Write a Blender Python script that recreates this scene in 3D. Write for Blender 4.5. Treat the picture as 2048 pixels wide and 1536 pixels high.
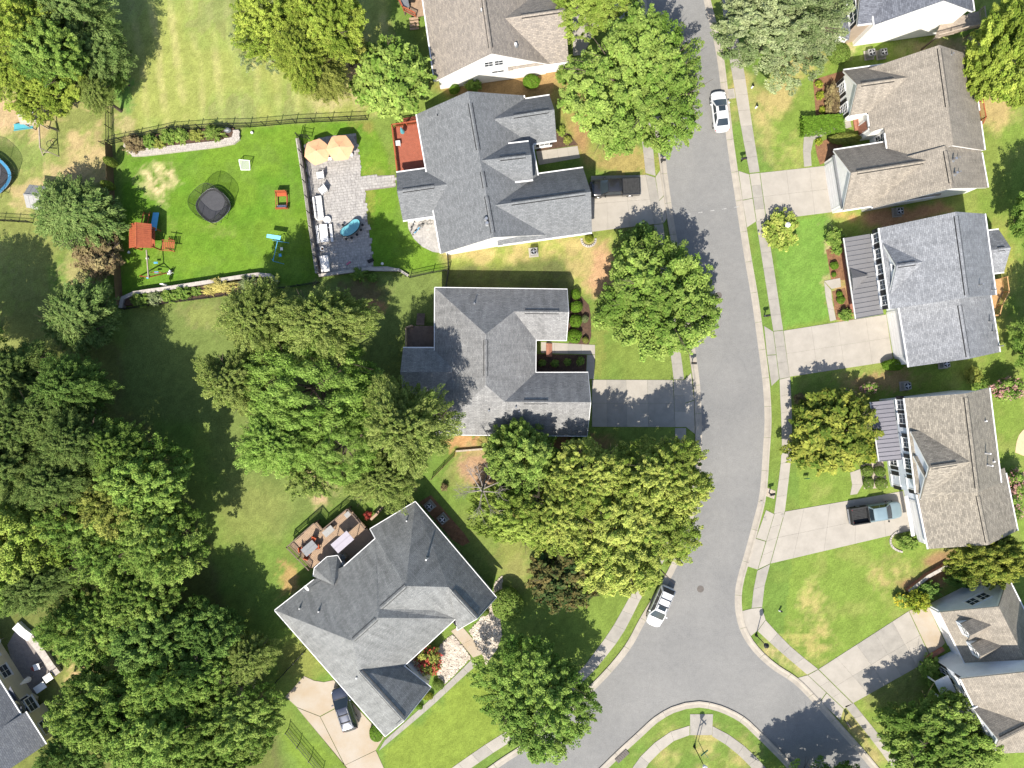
import bpy, math, random
import numpy as np
from mathutils import Vector, Matrix
R = math.radians
for o in list(bpy.data.objects): bpy.data.objects.remove(o)
scene = bpy.context.scene
COL = scene.collection
SC = 17.5          # photo pixels per metre on the ground
HC = 81.1          # flying height of the camera, metres

# ---------------------------------------------------------------- camera, sky, sun, exposure
cd = bpy.data.cameras.new('camera'); cam = bpy.data.objects.new('camera', cd); COL.objects.link(cam)
cam.location = (0, 0, HC); cam.rotation_euler = (0, 0, 0)
cd.sensor_width = 36.0; cd.lens = 36.0 * SC * HC / 2048.0; cd.clip_end = 3000; cd.clip_start = 0.5
scene.camera = cam
SUN_EL = R(50); SDX, SDY = -0.24, -0.97          # horizontal direction towards the sun
world = bpy.data.worlds.new('World'); scene.world = world; world.use_nodes = True
wn = world.node_tree.nodes; wl = world.node_tree.links
sky = wn.new('ShaderNodeTexSky'); sky.sky_type = 'NISHITA'; sky.sun_disc = False
sky.sun_elevation = SUN_EL; sky.sun_rotation = math.atan2(SDX, SDY); sky.dust_density = 1.2
bg = wn['Background']; bg.inputs[1].default_value = 0.12
wl.new(sky.outputs[0], bg.inputs[0])
sd = bpy.data.lights.new('sun', 'SUN'); sd.energy = 4.6; sd.angle = R(0.5); sd.color = (1.0, 0.945, 0.855)
sun = bpy.data.objects.new('sun', sd); COL.objects.link(sun)
dv = Vector((SDX, SDY, 0)).normalized() * math.cos(SUN_EL) + Vector((0, 0, math.sin(SUN_EL)))
sun.rotation_euler = dv.to_track_quat('Z', 'Y').to_euler(); sun.location = dv * 120
vs = scene.view_settings
vs.view_transform = 'Standard'; vs.look = 'None'; vs.exposure = 1.02; vs.gamma = 1.0; vs.use_curve_mapping = False
scene.render.resolution_x = 1024; scene.render.resolution_y = 768
scene.render.engine = 'CYCLES'

# ---------------------------------------------------------------- helpers
def W(px, py, z=0.0):
    k = (1 - z / HC) / SC
    return Vector(((px - 1024) * k, (768 - py) * k, z))

def tag(o, label=None, cat=None, group=None, kind=None):
    if label: o['label'] = label
    if cat: o['category'] = cat
    if group: o['group'] = group
    if kind: o['kind'] = kind
    return o

def thing(name, label, cat, loc=(0, 0, 0), rz=0.0, group=None):
    o = bpy.data.objects.new(name, None); COL.objects.link(o)
    o.empty_display_size = 0.2
    o.location = loc; o.rotation_euler = (0, 0, rz)
    return tag(o, label, cat, group)

def setting(name):
    o = bpy.data.objects.new(name, None); COL.objects.link(o); o['kind'] = 'structure'; return o

def top_of(o):
    while o.parent: o = o.parent
    return o

class MB:
    def __init__(s): s.v = []; s.f = []
    def poly(s, pts):
        b = len(s.v); s.v += [tuple(p) for p in pts]; s.f.append(tuple(range(b, b + len(pts)))); return s
    def box(s, c, size, rz=0.0, ry=0.0, taper=1.0):
        m = Matrix.Rotation(rz, 3, 'Z') @ Matrix.Rotation(ry, 3, 'Y'); b = len(s.v); c = Vector(c)
        for z in (-.5, .5):
            t = taper if z > 0 else 1.0
            for x, y in ((-.5, -.5), (.5, -.5), (.5, .5), (-.5, .5)):
                s.v.append(tuple(c + m @ Vector((x * size[0] * t, y * size[1] * t, z * size[2]))))
        for f in ((0, 3, 2, 1), (4, 5, 6, 7), (0, 1, 5, 4), (1, 2, 6, 5), (2, 3, 7, 6), (3, 0, 4, 7)):
            s.f.append(tuple(b + i for i in f))
        return s
    def beam(s, p0, p1, w, h):
        p0 = Vector(p0); p1 = Vector(p1); d = (p1 - p0)
        if d.length < 1e-6: return s
        d.normalize()
        side = d.cross(Vector((0, 0, 1)))
        if side.length < 1e-3: side = Vector((1, 0, 0))
        side.normalize(); up = side.cross(d); b = len(s.v)
        for p in (p0, p1):
            for a, c in ((-.5, -.5), (.5, -.5), (.5, .5), (-.5, .5)):
                s.v.append(tuple(p + side * (a * w) + up * (c * h)))
        for f in ((0, 3, 2, 1), (4, 5, 6, 7), (0, 1, 5, 4), (1, 2, 6, 5), (2, 3, 7, 6), (3, 0, 4, 7)):
            s.f.append(tuple(b + i for i in f))
        return s
    def tube(s, p0, p1, r0, r1=None, n=8, cap=True):
        r1 = r0 if r1 is None else r1
        p0 = Vector(p0); p1 = Vector(p1); d = (p1 - p0)
        if d.length < 1e-6: return s
        d.normalize(); a = d.cross(Vector((0, 0, 1)))
        if a.length < 1e-3: a = Vector((1, 0, 0))
        a.normalize(); c = d.cross(a); b = len(s.v)
        for p, r in ((p0, r0), (p1, r1)):
            for i in range(n):
                t = 2 * math.pi * i / n
                s.v.append(tuple(p + a * (math.cos(t) * r) + c * (math.sin(t) * r)))
        for i in range(n):
            j = (i + 1) % n; s.f.append((b + i, b + j, b + n + j, b + n + i))
        if cap:
            s.f.append(tuple(b + i for i in range(n))[::-1]); s.f.append(tuple(b + n + i for i in range(n)))
        return s
    def lathe(s, c, prof, n=16, sx=1.0, sy=1.0):
        c = Vector(c); b = len(s.v)
        for r, z in prof:
            for i in range(n):
                t = 2 * math.pi * i / n; s.v.append((c.x + r * sx * math.cos(t), c.y + r * sy * math.sin(t), c.z + z))
        for k in range(len(prof) - 1):
            for i in range(n):
                j = (i + 1) % n; s.f.append((b + k * n + i, b + k * n + j, b + (k + 1) * n + j, b + (k + 1) * n + i))
        s.f.append(tuple(b + i for i in range(n))[::-1]); s.f.append(tuple(b + (len(prof) - 1) * n + i for i in range(n)))
        return s
    def slab(s, pts, th):
        n = len(pts); b = len(s.v)
        s.v += [tuple(p) for p in pts] + [(p[0], p[1], p[2] - th) for p in pts]
        s.f.append(tuple(b + i for i in range(n))); s.f.append(tuple(b + n + i for i in range(n))[::-1])
        for i in range(n):
            j = (i + 1) % n; s.f.append((b + i, b + n + i, b + n + j, b + j))
        return s
    def build(s, name, mat, parent=None, smooth=False, uv=False, local=False, bevel=0.0):
        me = bpy.data.meshes.new(name)
        off = Vector((0, 0, 0))
        if parent is not None and not local: off = Vector(top_of(parent).location)
        vv = [(x - off.x, y - off.y, z - off.z) for x, y, z in s.v]
        me.from_pydata(vv, [], s.f)
        if uv:
            ul = me.uv_layers.new(name='UVMap')
            for p in me.polygons:
                n = p.normal
                if abs(n.z) > .995: h = Vector((1, 0, 0)); q = Vector((0, 1, 0))
                else:
                    if n.z < 0: n = -n
                    h = Vector((0, 0, 1)).cross(n).normalized(); q = n.cross(h)
                for li in p.loop_indices:
                    co = me.vertices[me.loops[li].vertex_index].co
                    ul.data[li].uv = (co.dot(h), co.dot(q))
        if smooth:
            for p in me.polygons: p.use_smooth = True
        me.materials.append(mat); me.update()
        o = bpy.data.objects.new(name, me); COL.objects.link(o)
        if parent is not None: o.parent = parent
        if bevel:
            md = o.modifiers.new('bevel', 'BEVEL'); md.width = bevel; md.segments = 2; md.limit_method = 'ANGLE'
        return o

def copy_tree(o, parent=None):
    c = o.copy(); COL.objects.link(c); c.parent = parent
    for ch in list(o.children): copy_tree(ch, c)
    return c

# ---------------------------------------------------------------- materials
def newmat(name):
    m = bpy.data.materials.new(name); m.use_nodes = True
    nt = m.node_tree; return m, nt.nodes, nt.links, nt.nodes['Principled BSDF']

def c4(c): return (c[0], c[1], c[2], 1)

def pm(name, c1, c2=None, scale=2.0, rough=.75, bump=0.0, metal=0.0, fine=0.12, fscale=40.0, spec=.3, stretch=None):
    m, n, l, p = newmat(name)
    c2 = c2 or tuple(x * .82 for x in c1)
    tc = n.new('ShaderNodeTexCoord'); src = tc.outputs['Object']
    if stretch:
        mp = n.new('ShaderNodeMapping'); mp.inputs['Scale'].default_value = stretch; l.new(src, mp.inputs[0]); src = mp.outputs[0]
    a = n.new('ShaderNodeTexNoise'); a.inputs['Scale'].default_value = scale; a.inputs['Detail'].default_value = 6
    a.inputs['Roughness'].default_value = .65
    l.new(src, a.inputs['Vector'])
    mx = n.new('ShaderNodeMix'); mx.data_type = 'RGBA'
    mr = n.new('ShaderNodeMapRange'); mr.inputs[1].default_value = .34; mr.inputs[2].default_value = .66
    l.new(a.outputs[0], mr.inputs[0]); l.new(mr.outputs[0], mx.inputs[0])
    mx.inputs[6].default_value = c4(c1); mx.inputs[7].default_value = c4(c2)
    b = n.new('ShaderNodeTexNoise'); b.inputs['Scale'].default_value = fscale; b.inputs['Detail'].default_value = 3
    l.new(src, b.inputs['Vector'])
    r2 = n.new('ShaderNodeMapRange'); r2.inputs[1].default_value = .3; r2.inputs[2].default_value = .7
    r2.inputs[3].default_value = 1 - fine; r2.inputs[4].default_value = 1 + fine
    l.new(b.outputs[0], r2.inputs[0])
    mu = n.new('ShaderNodeVectorMath'); mu.operation = 'SCALE'
    l.new(mx.outputs[2], mu.inputs[0]); l.new(r2.outputs[0], mu.inputs['Scale'])
    l.new(mu.outputs[0], p.inputs['Base Color'])
    p.inputs['Roughness'].default_value = rough; p.inputs['Metallic'].default_value = metal
    p.inputs['Specular IOR Level'].default_value = spec
    if bump:
        bp = n.new('ShaderNodeBump'); bp.inputs['Strength'].default_value = bump; bp.inputs['Distance'].default_value = .03
        l.new(b.outputs[0], bp.inputs['Height']); l.new(bp.outputs[0], p.inputs['Normal'])
    return m

def shingle(name, c1, c2, streak=.25, contrast=.75):
    m, n, l, p = newmat(name)
    uv = n.new('ShaderNodeUVMap')
    br = n.new('ShaderNodeTexBrick'); br.inputs['Scale'].default_value = 1.0
    br.inputs['Brick Width'].default_value = .36; br.inputs['Row Height'].default_value = .17
    br.inputs['Mortar Size'].default_value = .012; br.inputs['Mortar Smooth'].default_value = .6
    br.offset = .5; br.inputs['Bias'].default_value = 0
    br.inputs['Color1'].default_value = c4(c1); br.inputs['Color2'].default_value = c4(c2)
    br.inputs['Mortar'].default_value = c4(tuple(x * contrast * .8 for x in c2))
    l.new(uv.outputs[0], br.inputs['Vector'])
    mp = n.new('ShaderNodeMapping'); mp.inputs['Scale'].default_value = (1.1, .22, 1); l.new(uv.outputs[0], mp.inputs[0])
    ns = n.new('ShaderNodeTexNoise'); ns.inputs['Scale'].default_value = 1.3; ns.inputs['Detail'].default_value = 7; ns.inputs['Roughness'].default_value = .62
    l.new(mp.outputs[0], ns.inputs['Vector'])
    r1 = n.new('ShaderNodeMapRange'); r1.inputs[1].default_value = .3; r1.inputs[2].default_value = .7
    r1.inputs[3].default_value = 1 - streak; r1.inputs[4].default_value = 1 + streak * .6; l.new(ns.outputs[0], r1.inputs[0])
    nf = n.new('ShaderNodeTexNoise'); nf.inputs['Scale'].default_value = 7.5; nf.inputs['Detail'].default_value = 2; l.new(uv.outputs[0], nf.inputs['Vector'])
    r2 = n.new('ShaderNodeMapRange'); r2.inputs[1].default_value = .3; r2.inputs[2].default_value = .7
    r2.inputs[3].default_value = .82; r2.inputs[4].default_value = 1.16; l.new(nf.outputs[0], r2.inputs[0])
    mm = n.new('ShaderNodeMath'); mm.operation = 'MULTIPLY'; l.new(r1.outputs[0], mm.inputs[0]); l.new(r2.outputs[0], mm.inputs[1])
    mu = n.new('ShaderNodeVectorMath'); mu.operation = 'SCALE'; l.new(br.outputs[0], mu.inputs[0]); l.new(mm.outputs[0], mu.inputs['Scale'])
    l.new(mu.outputs[0], p.inputs['Base Color']); p.inputs['Roughness'].default_value = .85; p.inputs['Specular IOR Level'].default_value = .25
    bp = n.new('ShaderNodeBump'); bp.inputs['Strength'].default_value = .5; bp.inputs['Distance'].default_value = .02
    l.new(br.outputs['Fac'], bp.inputs['Height']); bp.invert = True; l.new(bp.outputs[0], p.inputs['Normal'])
    return m

def siding(name, c, lap=.15):
    m, n, l, p = newmat(name)
    tc = n.new('ShaderNodeTexCoord'); sx = n.new('ShaderNodeSeparateXYZ'); l.new(tc.outputs['Object'], sx.inputs[0])
    d = n.new('ShaderNodeMath'); d.operation = 'DIVIDE'; d.inputs[1].default_value = lap; l.new(sx.outputs[2], d.inputs[0])
    fr = n.new('ShaderNodeMath'); fr.operation = 'FRACT'; l.new(d.outputs[0], fr.inputs[0])
    mr = n.new('ShaderNodeMapRange'); mr.inputs[1].default_value = 0; mr.inputs[2].default_value = .14; mr.inputs[3].default_value = .62; mr.inputs[4].default_value = 1
    l.new(fr.outputs[0], mr.inputs[0])
    ns = n.new('ShaderNodeTexNoise'); ns.inputs['Scale'].default_value = .9; ns.inputs['Detail'].default_value = 5; l.new(tc.outputs['Object'], ns.inputs['Vector'])
    r2 = n.new('ShaderNodeMapRange'); r2.inputs[1].default_value = .3; r2.inputs[2].default_value = .7; r2.inputs[3].default_value = .88; r2.inputs[4].default_value = 1.04
    l.new(ns.outputs[0], r2.inputs[0])
    mm = n.new('ShaderNodeMath'); mm.operation = 'MULTIPLY'; l.new(mr.outputs[0], mm.inputs[0]); l.new(r2.outputs[0], mm.inputs[1])
    mu = n.new('ShaderNodeVectorMath'); mu.operation = 'SCALE'; mu.inputs[0].default_value = c; l.new(mm.outputs[0], mu.inputs['Scale'])
    l.new(mu.outputs[0], p.inputs['Base Color']); p.inputs['Roughness'].default_value = .55
    bp = n.new('ShaderNodeBump'); bp.inputs['Strength'].default_value = .4; bp.inputs['Distance'].default_value = .02
    l.new(fr.outputs[0], bp.inputs['Height']); l.new(bp.outputs[0], p.inputs['Normal'])
    return m

def leafmat(name, a, b, trans=.30):
    m, n, l, p = newmat(name)
    at = n.new('ShaderNodeAttribute'); at.attribute_name = 'Col'; sp = n.new('ShaderNodeSeparateColor'); l.new(at.outputs['Color'], sp.inputs[0])
    mx = n.new('ShaderNodeMix'); mx.data_type = 'RGBA'; mx.inputs[6].default_value = c4(a); mx.inputs[7].default_value = c4(b)
    l.new(sp.outputs[1], mx.inputs[0])
    mu = n.new('ShaderNodeVectorMath'); mu.operation = 'SCALE'; l.new(mx.outputs[2], mu.inputs[0]); l.new(sp.outputs[0], mu.inputs['Scale'])
    l.new(mu.outputs[0], p.inputs['Base Color']); p.inputs['Roughness'].default_value = .65; p.inputs['Specular IOR Level'].default_value = .12
    p.inputs['Specular IOR Level'].default_value = .05
    tr = n.new('ShaderNodeBsdfTranslucent'); l.new(mu.outputs[0], tr.inputs[0])
    ms = n.new('ShaderNodeMixShader'); ms.inputs[0].default_value = trans
    l.new(p.outputs[0], ms.inputs[1]); l.new(tr.outputs[0], ms.inputs[2]); l.new(ms.outputs[0], n['Material Output'].inputs[0])
    return m

def glassy(name, c, rough=.08):
    m, n, l, p = newmat(name)
    p.inputs['Base Color'].default_value = c4(c); p.inputs['Roughness'].default_value = rough; p.inputs['Specular IOR Level'].default_value = .6
    return m

def paint(name, c, rough=.25, coat=.6, metal=0.0):
    m = pm(name, c, tuple(x * .93 for x in c), 3, rough, 0, metal, .03, 30, .5)
    p = m.node_tree.nodes['Principled BSDF']; p.inputs['Coat Weight'].default_value = coat; p.inputs['Coat Roughness'].default_value = .05
    return m

def netmat(name, c, alpha):
    m, n, l, p = newmat(name)
    p.inputs['Base Color'].default_value = c4(c); p.inputs['Roughness'].default_value = .9
    t = n.new('ShaderNodeBsdfTransparent'); ms = n.new('ShaderNodeMixShader'); ms.inputs[0].default_value = alpha
    l.new(t.outputs[0], ms.inputs[1]); l.new(p.outputs[0], ms.inputs[2]); l.new(ms.outputs[0], n['Material Output'].inputs[0])
    return m

def asphalt_mat():
    m = pm('asphalt', (.192, .187, .175), (.158, .155, .148), .13, .9, .2, 0, .11, 9, .2)
    n = m.node_tree.nodes; l = m.node_tree.links; p = n['Principled BSDF']
    src = p.inputs['Base Color'].links[0].from_socket
    tc = next(x for x in n if x.bl_idname == 'ShaderNodeTexCoord')
    nz = n.new('ShaderNodeTexNoise'); nz.inputs['Scale'].default_value = .5; nz.inputs['Detail'].default_value = 4; l.new(tc.outputs['Object'], nz.inputs['Vector'])
    ad = n.new('ShaderNodeVectorMath'); ad.operation = 'MULTIPLY_ADD'; ad.inputs[1].default_value = (1.6, 1.6, 0); l.new(nz.outputs['Color'], ad.inputs[0]); l.new(tc.outputs['Object'], ad.inputs[2])
    vo = n.new('ShaderNodeTexVoronoi'); vo.feature = 'DISTANCE_TO_EDGE'; vo.inputs['Scale'].default_value = .17; l.new(ad.outputs[0], vo.inputs['Vector'])
    r1 = n.new('ShaderNodeMapRange'); r1.inputs[1].default_value = .0; r1.inputs[2].default_value = .009; r1.inputs[3].default_value = .95; r1.inputs[4].default_value = 1; l.new(vo.outputs['Distance'], r1.inputs[0])
    n2 = n.new('ShaderNodeTexNoise'); n2.inputs['Scale'].default_value = 1.7; n2.inputs['Detail'].default_value = 6; n2.inputs['Roughness'].default_value = .7; l.new(tc.outputs['Object'], n2.inputs['Vector'])
    r2 = n.new('ShaderNodeMapRange'); r2.inputs[1].default_value = .3; r2.inputs[2].default_value = .7; r2.inputs[3].default_value = .92; r2.inputs[4].default_value = 1.08; l.new(n2.outputs[0], r2.inputs[0])
    mm = n.new('ShaderNodeMath'); mm.operation = 'MULTIPLY'; l.new(r1.outputs[0], mm.inputs[0]); l.new(r2.outputs[0], mm.inputs[1])
    mu = n.new('ShaderNodeVectorMath'); mu.operation = 'SCALE'; l.new(src, mu.inputs[0]); l.new(mm.outputs[0], mu.inputs['Scale']); l.new(mu.outputs[0], p.inputs['Base Color'])
    return m
M = dict(
    asphalt=asphalt_mat(),
    chalk=pm('worn_paint', (.36, .35, .33), (.24, .235, .225), 4, .9, 0, 0, .2, 12),
    concrete=pm('concrete', (.325, .295, .252), (.275, .25, .212), .7, .85, .15, 0, .06, 25, .2),
    concrete_b=pm('concrete_old', (.282, .26, .225), (.225, .208, .18), .9, .85, .15, 0, .08, 25, .2),
    concrete_c=pm('concrete_clay_stained', (.335, .292, .235), (.31, .245, .168), .35, .85, .15, 0, .06, 25, .2),
    kerb=pm('kerb_concrete', (.33, .295, .243), (.255, .228, .19), 1.0, .85, .15, 0, .08, 25, .2),
    paver=pm('paver', (.34, .32, .295), (.26, .245, .23), 1.2, .85, .2, 0, .18, 4, .2),
    stonecap=pm('stone_cap', (.42, .38, .33), (.30, .27, .24), 2.5, .85, .2, 0, .12, 14, .2),
    wallblock=pm('wall_block', (.22, .19, .17), (.16, .14, .13), 2.5, .9, .3, 0, .15, 12, .2),
    gravel=pm('gravel_base', (.42, .36, .28), (.25, .21, .17), 6, .9, .4, 0, .2, 25, .2),
    mulch=pm('mulch', (.055, .036, .026), (.10, .062, .042), 3, .95, .5, 0, .35, 22, .1),
    straw=pm('pine_straw', (.22, .115, .06), (.13, .07, .04), 2.5, .95, .4, 0, .3, 18, .1),
    roof_tan=shingle('shingle_tan', (.29, .25, .205), (.20, .175, .15), .12, .8),
    roof_slate=shingle('shingle_slate', (.176, .181, .184), (.126, .131, .134), .14),
    roof_c=shingle('shingle_grey_weathered', (.232, .228, .220), (.168, .166, .162), .26),
    roof_d=shingle('shingle_cool_grey', (.214, .216, .208), (.162, .165, .160), .30),
    roof_e=shingle('shingle_pale_grey', (.20, .205, .21), (.145, .15, .16), .14),
    roof_f=shingle('shingle_blue_grey', (.15, .158, .18), (.085, .09, .105), .15),
    roof_g=shingle('shingle_beige', (.275, .24, .193), (.205, .18, .147), .24),
    roof_h=shingle('shingle_light_grey', (.245, .25, .26), (.165, .17, .18), .22),
    roof_i=shingle('shingle_mottled_tan', (.28, .248, .198), (.165, .147, .12), .12),
    metal_roof=pm('metal_roof', (.16, .155, .155), (.145, .14, .14), .8, .45, 0, .3, .04, 10, .5),
    metal_roof_b=pm('metal_roof_violet', (.15, .145, .165), (.13, .128, .145), .8, .45, 0, .3, .04, 10, .5),
    white=pm('white_trim', (.66, .65, .635), (.60, .59, .575), 1.5, .5, 0, 0, .03, 20, .4),
    whitesiding=siding('white_siding', (.80, .785, .74)),
    creamsiding=siding('cream_siding', (.62, .56, .40)),
    greysiding=siding('pale_grey_siding', (.62, .63, .64)),
    bluesiding=siding('pale_blue_siding', (.62, .65, .70)),
    tansiding=siding('tan_siding', (.33, .26, .20)),
    brick=pm('brick', (.30, .135, .085), (.22, .10, .07), 4, .9, .3, 0, .2, 14, .2),
    glass=glassy('window_glass', (.035, .045, .055), .05),
    glass_blue=glassy('car_glass', (.02, .028, .034), .04),
    shutter=pm('shutter_black', (.015, .015, .018), (.022, .022, .024), 4, .5),
    black=pm('black_metal', (.014, .014, .014), (.02, .02, .02), 4, .5, 0, .2),
    darkrub=pm('rubber', (.016, .016, .017), (.024, .024, .024), 4, .8),
    grey=pm('grey_metal', (.17, .175, .18), (.14, .145, .15), 4, .5, 0, .2),
    steel=pm('galvanised', (.5, .5, .5), (.42, .42, .42), 4, .35, 0, .8),
    acgrey=pm('ac_casing', (.27, .265, .25), (.22, .215, .205), 4, .6),
    red_wood=pm('redwood_stain', (.33, .085, .035), (.25, .062, .028), 3, .7, .1, 0, .12, 15),
    deck_red=pm('deck_redbrown', (.30, .088, .050), (.24, .07, .04), 2, .7, .1, 0, .1, 15),
    deck_tan=pm('deck_tan', (.34, .235, .15), (.26, .18, .12), 2, .7, .1, 0, .12, 15),
    deck_dark=pm('deck_dark', (.14, .10, .075), (.10, .07, .05), 2, .7, .1, 0, .12, 15),
    deck_pine=pm('deck_pine', (.45, .28, .12), (.38, .22, .095), 2, .7, .1, 0, .12, 15),
    oldwood=pm('weathered_wood', (.36, .30, .235), (.27, .22, .175), 3, .8, .1, 0, .12, 15),
    fencewood=pm('fence_wood', (.155, .10, .05), (.11, .075, .04), 2, .85, .1, 0, .15, 12),
    orange=pm('orange_cushion', (.42, .09, .03), (.34, .07, .025), 4, .8),
    peach=pm('peach_canvas', (.60, .345, .19), (.55, .31, .165), 1.5, .85),
    cushion=pm('white_cushion', (.66, .64, .61), (.58, .56, .54), 2, .85),
    teal=pm('teal_plastic', (.075, .30, .33), (.06, .25, .285), 2, .35),
    blueplastic=pm('blue_plastic', (.10, .38, .62), (.08, .30, .52), 2, .4),
    lilac=pm('lilac_canvas', (.33, .305, .335), (.30, .28, .31), 1, .85),
    green=pm('sign_green', (.01, .14, .075), (.01, .11, .06), 3, .5),
    iron=pm('cast_iron', (.135, .118, .105), (.10, .088, .078), 6, .8, .3, .2),
    pink=pm('pink_plastic', (.55, .15, .22), (.5, .12, .2), 3, .5),
    bark=pm('bark', (.10, .075, .055), (.06, .045, .034), 4, .95, .5, 0, .25, 10),
    deadwood=pm('dead_wood', (.26, .225, .20), (.17, .145, .125), 4, .95, .4, 0, .2, 10),
    car_white=paint('car_white', (.60, .60, .595)),
    car_black=paint('car_black', (.016, .016, .018)),
    car_navy=paint('car_dark_blue', (.045, .052, .075), .25, .7, .4),
    car_blue=paint('car_pale_blue', (.20, .265, .285), .3, .6, .2),
    bedliner=pm('bed_liner', (.02, .02, .02), (.035, .035, .035), 4, .8),
    lampred=paint('tail_lamp', (.35, .02, .02)),
    lampclear=paint('head_lamp', (.6, .62, .64)),
    tmat=pm('trampoline_mat', (.060, .060, .064), (.048, .048, .052), 3, .7),
    net=netmat('safety_net', (.012, .014, .014), .42),
    whitenet=netmat('goal_net', (.75, .75, .75), .25),
    sand=pm('sand', (.50, .38, .23), (.44, .33, .20), 2, .95, .2),
    rock=pm('pale_rock', (.50, .44, .36), (.32, .27, .22), 1.1, .9, .2, 0, .2, 3),
    water=pm('clear_teal_top', (.125, .335, .365), (.10, .29, .325), 1.5, .12, 0, 0, .05, 8, .6),
)
# ================================================================ GROUND (colour of grass, straw, soil and one painted shade band per vertex)
rng = np.random.default_rng(7)
def vnoise(x, y, s, seed):
    g = np.random.default_rng(seed).random((160, 160))
    u = (x / s) % 158.0; v = (y / s) % 158.0
    i = u.astype(int); j = v.astype(int); fu = u - i; fv = v - j
    fu = fu * fu * (3 - 2 * fu); fv = fv * fv * (3 - 2 * fv)
    return (g[i, j] * (1 - fu) + g[i + 1, j] * fu) * (1 - fv) + (g[i, j + 1] * (1 - fu) + g[i + 1, j + 1] * fu) * fv
def fbm(x, y, s, seed):
    return .5 * vnoise(x, y, s, seed) + .28 * vnoise(x, y, s * .47, seed + 1) + .22 * vnoise(x, y, s * .21, seed + 2)

def make_ground():
    st = .29
    xs = np.concatenate([[-1500, -700, -300, -150, -95], np.arange(-72, 72.01, st), [95, 150, 300, 700, 1500]])
    ys = np.concatenate([[-1500, -700, -300, -150, -85], np.arange(-58, 58.01, st), [85, 150, 300, 700, 1500]])
    nx, ny = len(xs), len(ys)
    X, Y = np.meshgrid(xs, ys)
    PX = X * SC + 1024; PY = 768 - Y * SC
    jx = (fbm(PX + 5000, PY + 5000, 60, 11) - .5) * 46; jy = (fbm(PX + 5000, PY + 5000, 60, 31) - .5) * 46
    jx = jx + (fbm(PX + 7000, PY + 7000, 17, 51) - .5) * 26 + (rng.random(X.shape) - .5) * 13; jy = jy + (fbm(PX + 7000, PY + 7000, 17, 61) - .5) * 26 + (rng.random(X.shape) - .5) * 13
    QX = PX + jx; QY = PY + jy
    def inpoly(poly, raw=False):
        a, b = (PX, PY) if raw else (QX, QY)
        r = np.zeros(a.shape, bool); n = len(poly)
        for i in range(n):
            x1, y1 = poly[i]; x2, y2 = poly[(i + 1) % n]
            c = ((y1 > b) != (y2 > b)) & (a < (x2 - x1) * (b - y1) / (y2 - y1 + 1e-9) + x1); r ^= c
        return r.astype(float)
    def soft(m, k):
        for _ in range(k):
            m = (m + np.roll(m, 1, 0) + np.roll(m, -1, 0) + np.roll(m, 1, 1) + np.roll(m, -1, 1)) / 5
        return m
    def blob(cx, cy, rx, ry, p=1.6):
        d = np.sqrt(((QX - cx) / rx) ** 2 + ((QY - cy) / ry) ** 2)
        return np.clip((1.25 - d) * p, 0, 1)
    n1 = fbm(PX + 9000, PY + 9000, 120, 3); n2 = fbm(PX + 9000, PY + 9000, 38, 5); n3 = fbm(PX + 9000, PY + 9000, 13, 8)
    C = np.zeros(X.shape + (3,)); C[:] = (.105, .185, .028)
    def mix(mask, col, amt=1.0):
        a = (np.clip(mask, 0, 1) * amt)[..., None]; C[:] = C * (1 - a) + np.array(col) * a
    mix(np.clip((n1 - .42) * 4, 0, 1), (.15, .205, .035), .55)
    # far land
    # forest floor on the left, darker litter
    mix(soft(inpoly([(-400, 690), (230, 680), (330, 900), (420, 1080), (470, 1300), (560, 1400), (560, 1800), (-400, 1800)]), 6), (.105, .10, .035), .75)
    mix(blob(20, 1180, 70, 40), (.11, .20, .03))
    mix(blob(170, 1370, 60, 60), (.15, .19, .04)); mix(blob(165, 1365, 34, 40) * np.clip((n3 - .35) * 4, 0, 1), (.36, .24, .13), .9)
    # middle backyard
    mix(soft(inpoly([(250, 600), (640, 560), (880, 540), (890, 880), (560, 1080), (430, 1000), (420, 860), (240, 820)]), 4), (.115, .17, .035))
    mix(blob(430, 630, 70, 30), (.17, .185, .055), .8)
    mix(blob(500, 1030, 70, 70), (.16, .20, .045), .7)
    mix(blob(640, 965, 34, 44) * np.clip((n3 - .3) * 4, 0, 1), (.36, .25, .15), .9)
    mix(blob(745, 608, 30, 12), (.30, .15, .08), .9); mix(blob(720, 580, 60, 22), (.13, .085, .05), .8)
    # field behind
    fld = soft(inpoly([(225, -500), (780, -500), (780, 200), (738, 238), (500, 250), (345, 262), (222, 285)]), 2)
    mix(fld, (.215, .235, .062))
    ang = (PX - 230) + (PY) * -.12
    stripe = .5 + .5 * np.sin(ang / 6.1 + 2.6 * n2 + 1.5 * n1)
    mix(fld * np.clip((stripe - .45) * 2.2, 0, 1) * np.clip((n2 - .25) * 2.5, 0, 1), (.34, .31, .125), .62)
    mix(fld * np.clip((n1 - .5) * 5, 0, 1), (.13, .20, .045), .6)
    mix(blob(240, 190, 26, 40), (.105, .215, .035)); mix(blob(245, 250, 22, 22), (.30, .25, .12), .8)
    mix(blob(712, 120, 30, 60), (.33, .235, .13), .85); mix(blob(680, 190, 70, 26), (.31, .26, .13), .7)
    # left neighbour yard: dry
    ly = soft(inpoly([(-400, 180), (60, 190), (214, 215), (214, 400), (100, 540), (120, 640), (90, 700), (-400, 700)]), 2)
    mix(ly, (.155, .195, .045))
    mix(ly * np.clip((n2 - .46) * 5, 0, 1) * np.clip((560 - PY) / 120, .15, 1), (.34, .255, .13), .85)
    mix(blob(20, 220, 60, 40), (.38, .26, .15), .8); mix(blob(170, 330, 50, 40), (.35, .26, .13), .7); mix(blob(150, 570, 26, 60), (.32, .23, .12), .6)
    mix(blob(40, 310, 60, 34), (.14, .21, .04), .9); mix(blob(60, 470, 90, 70), (.15, .19, .04), .6)
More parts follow.
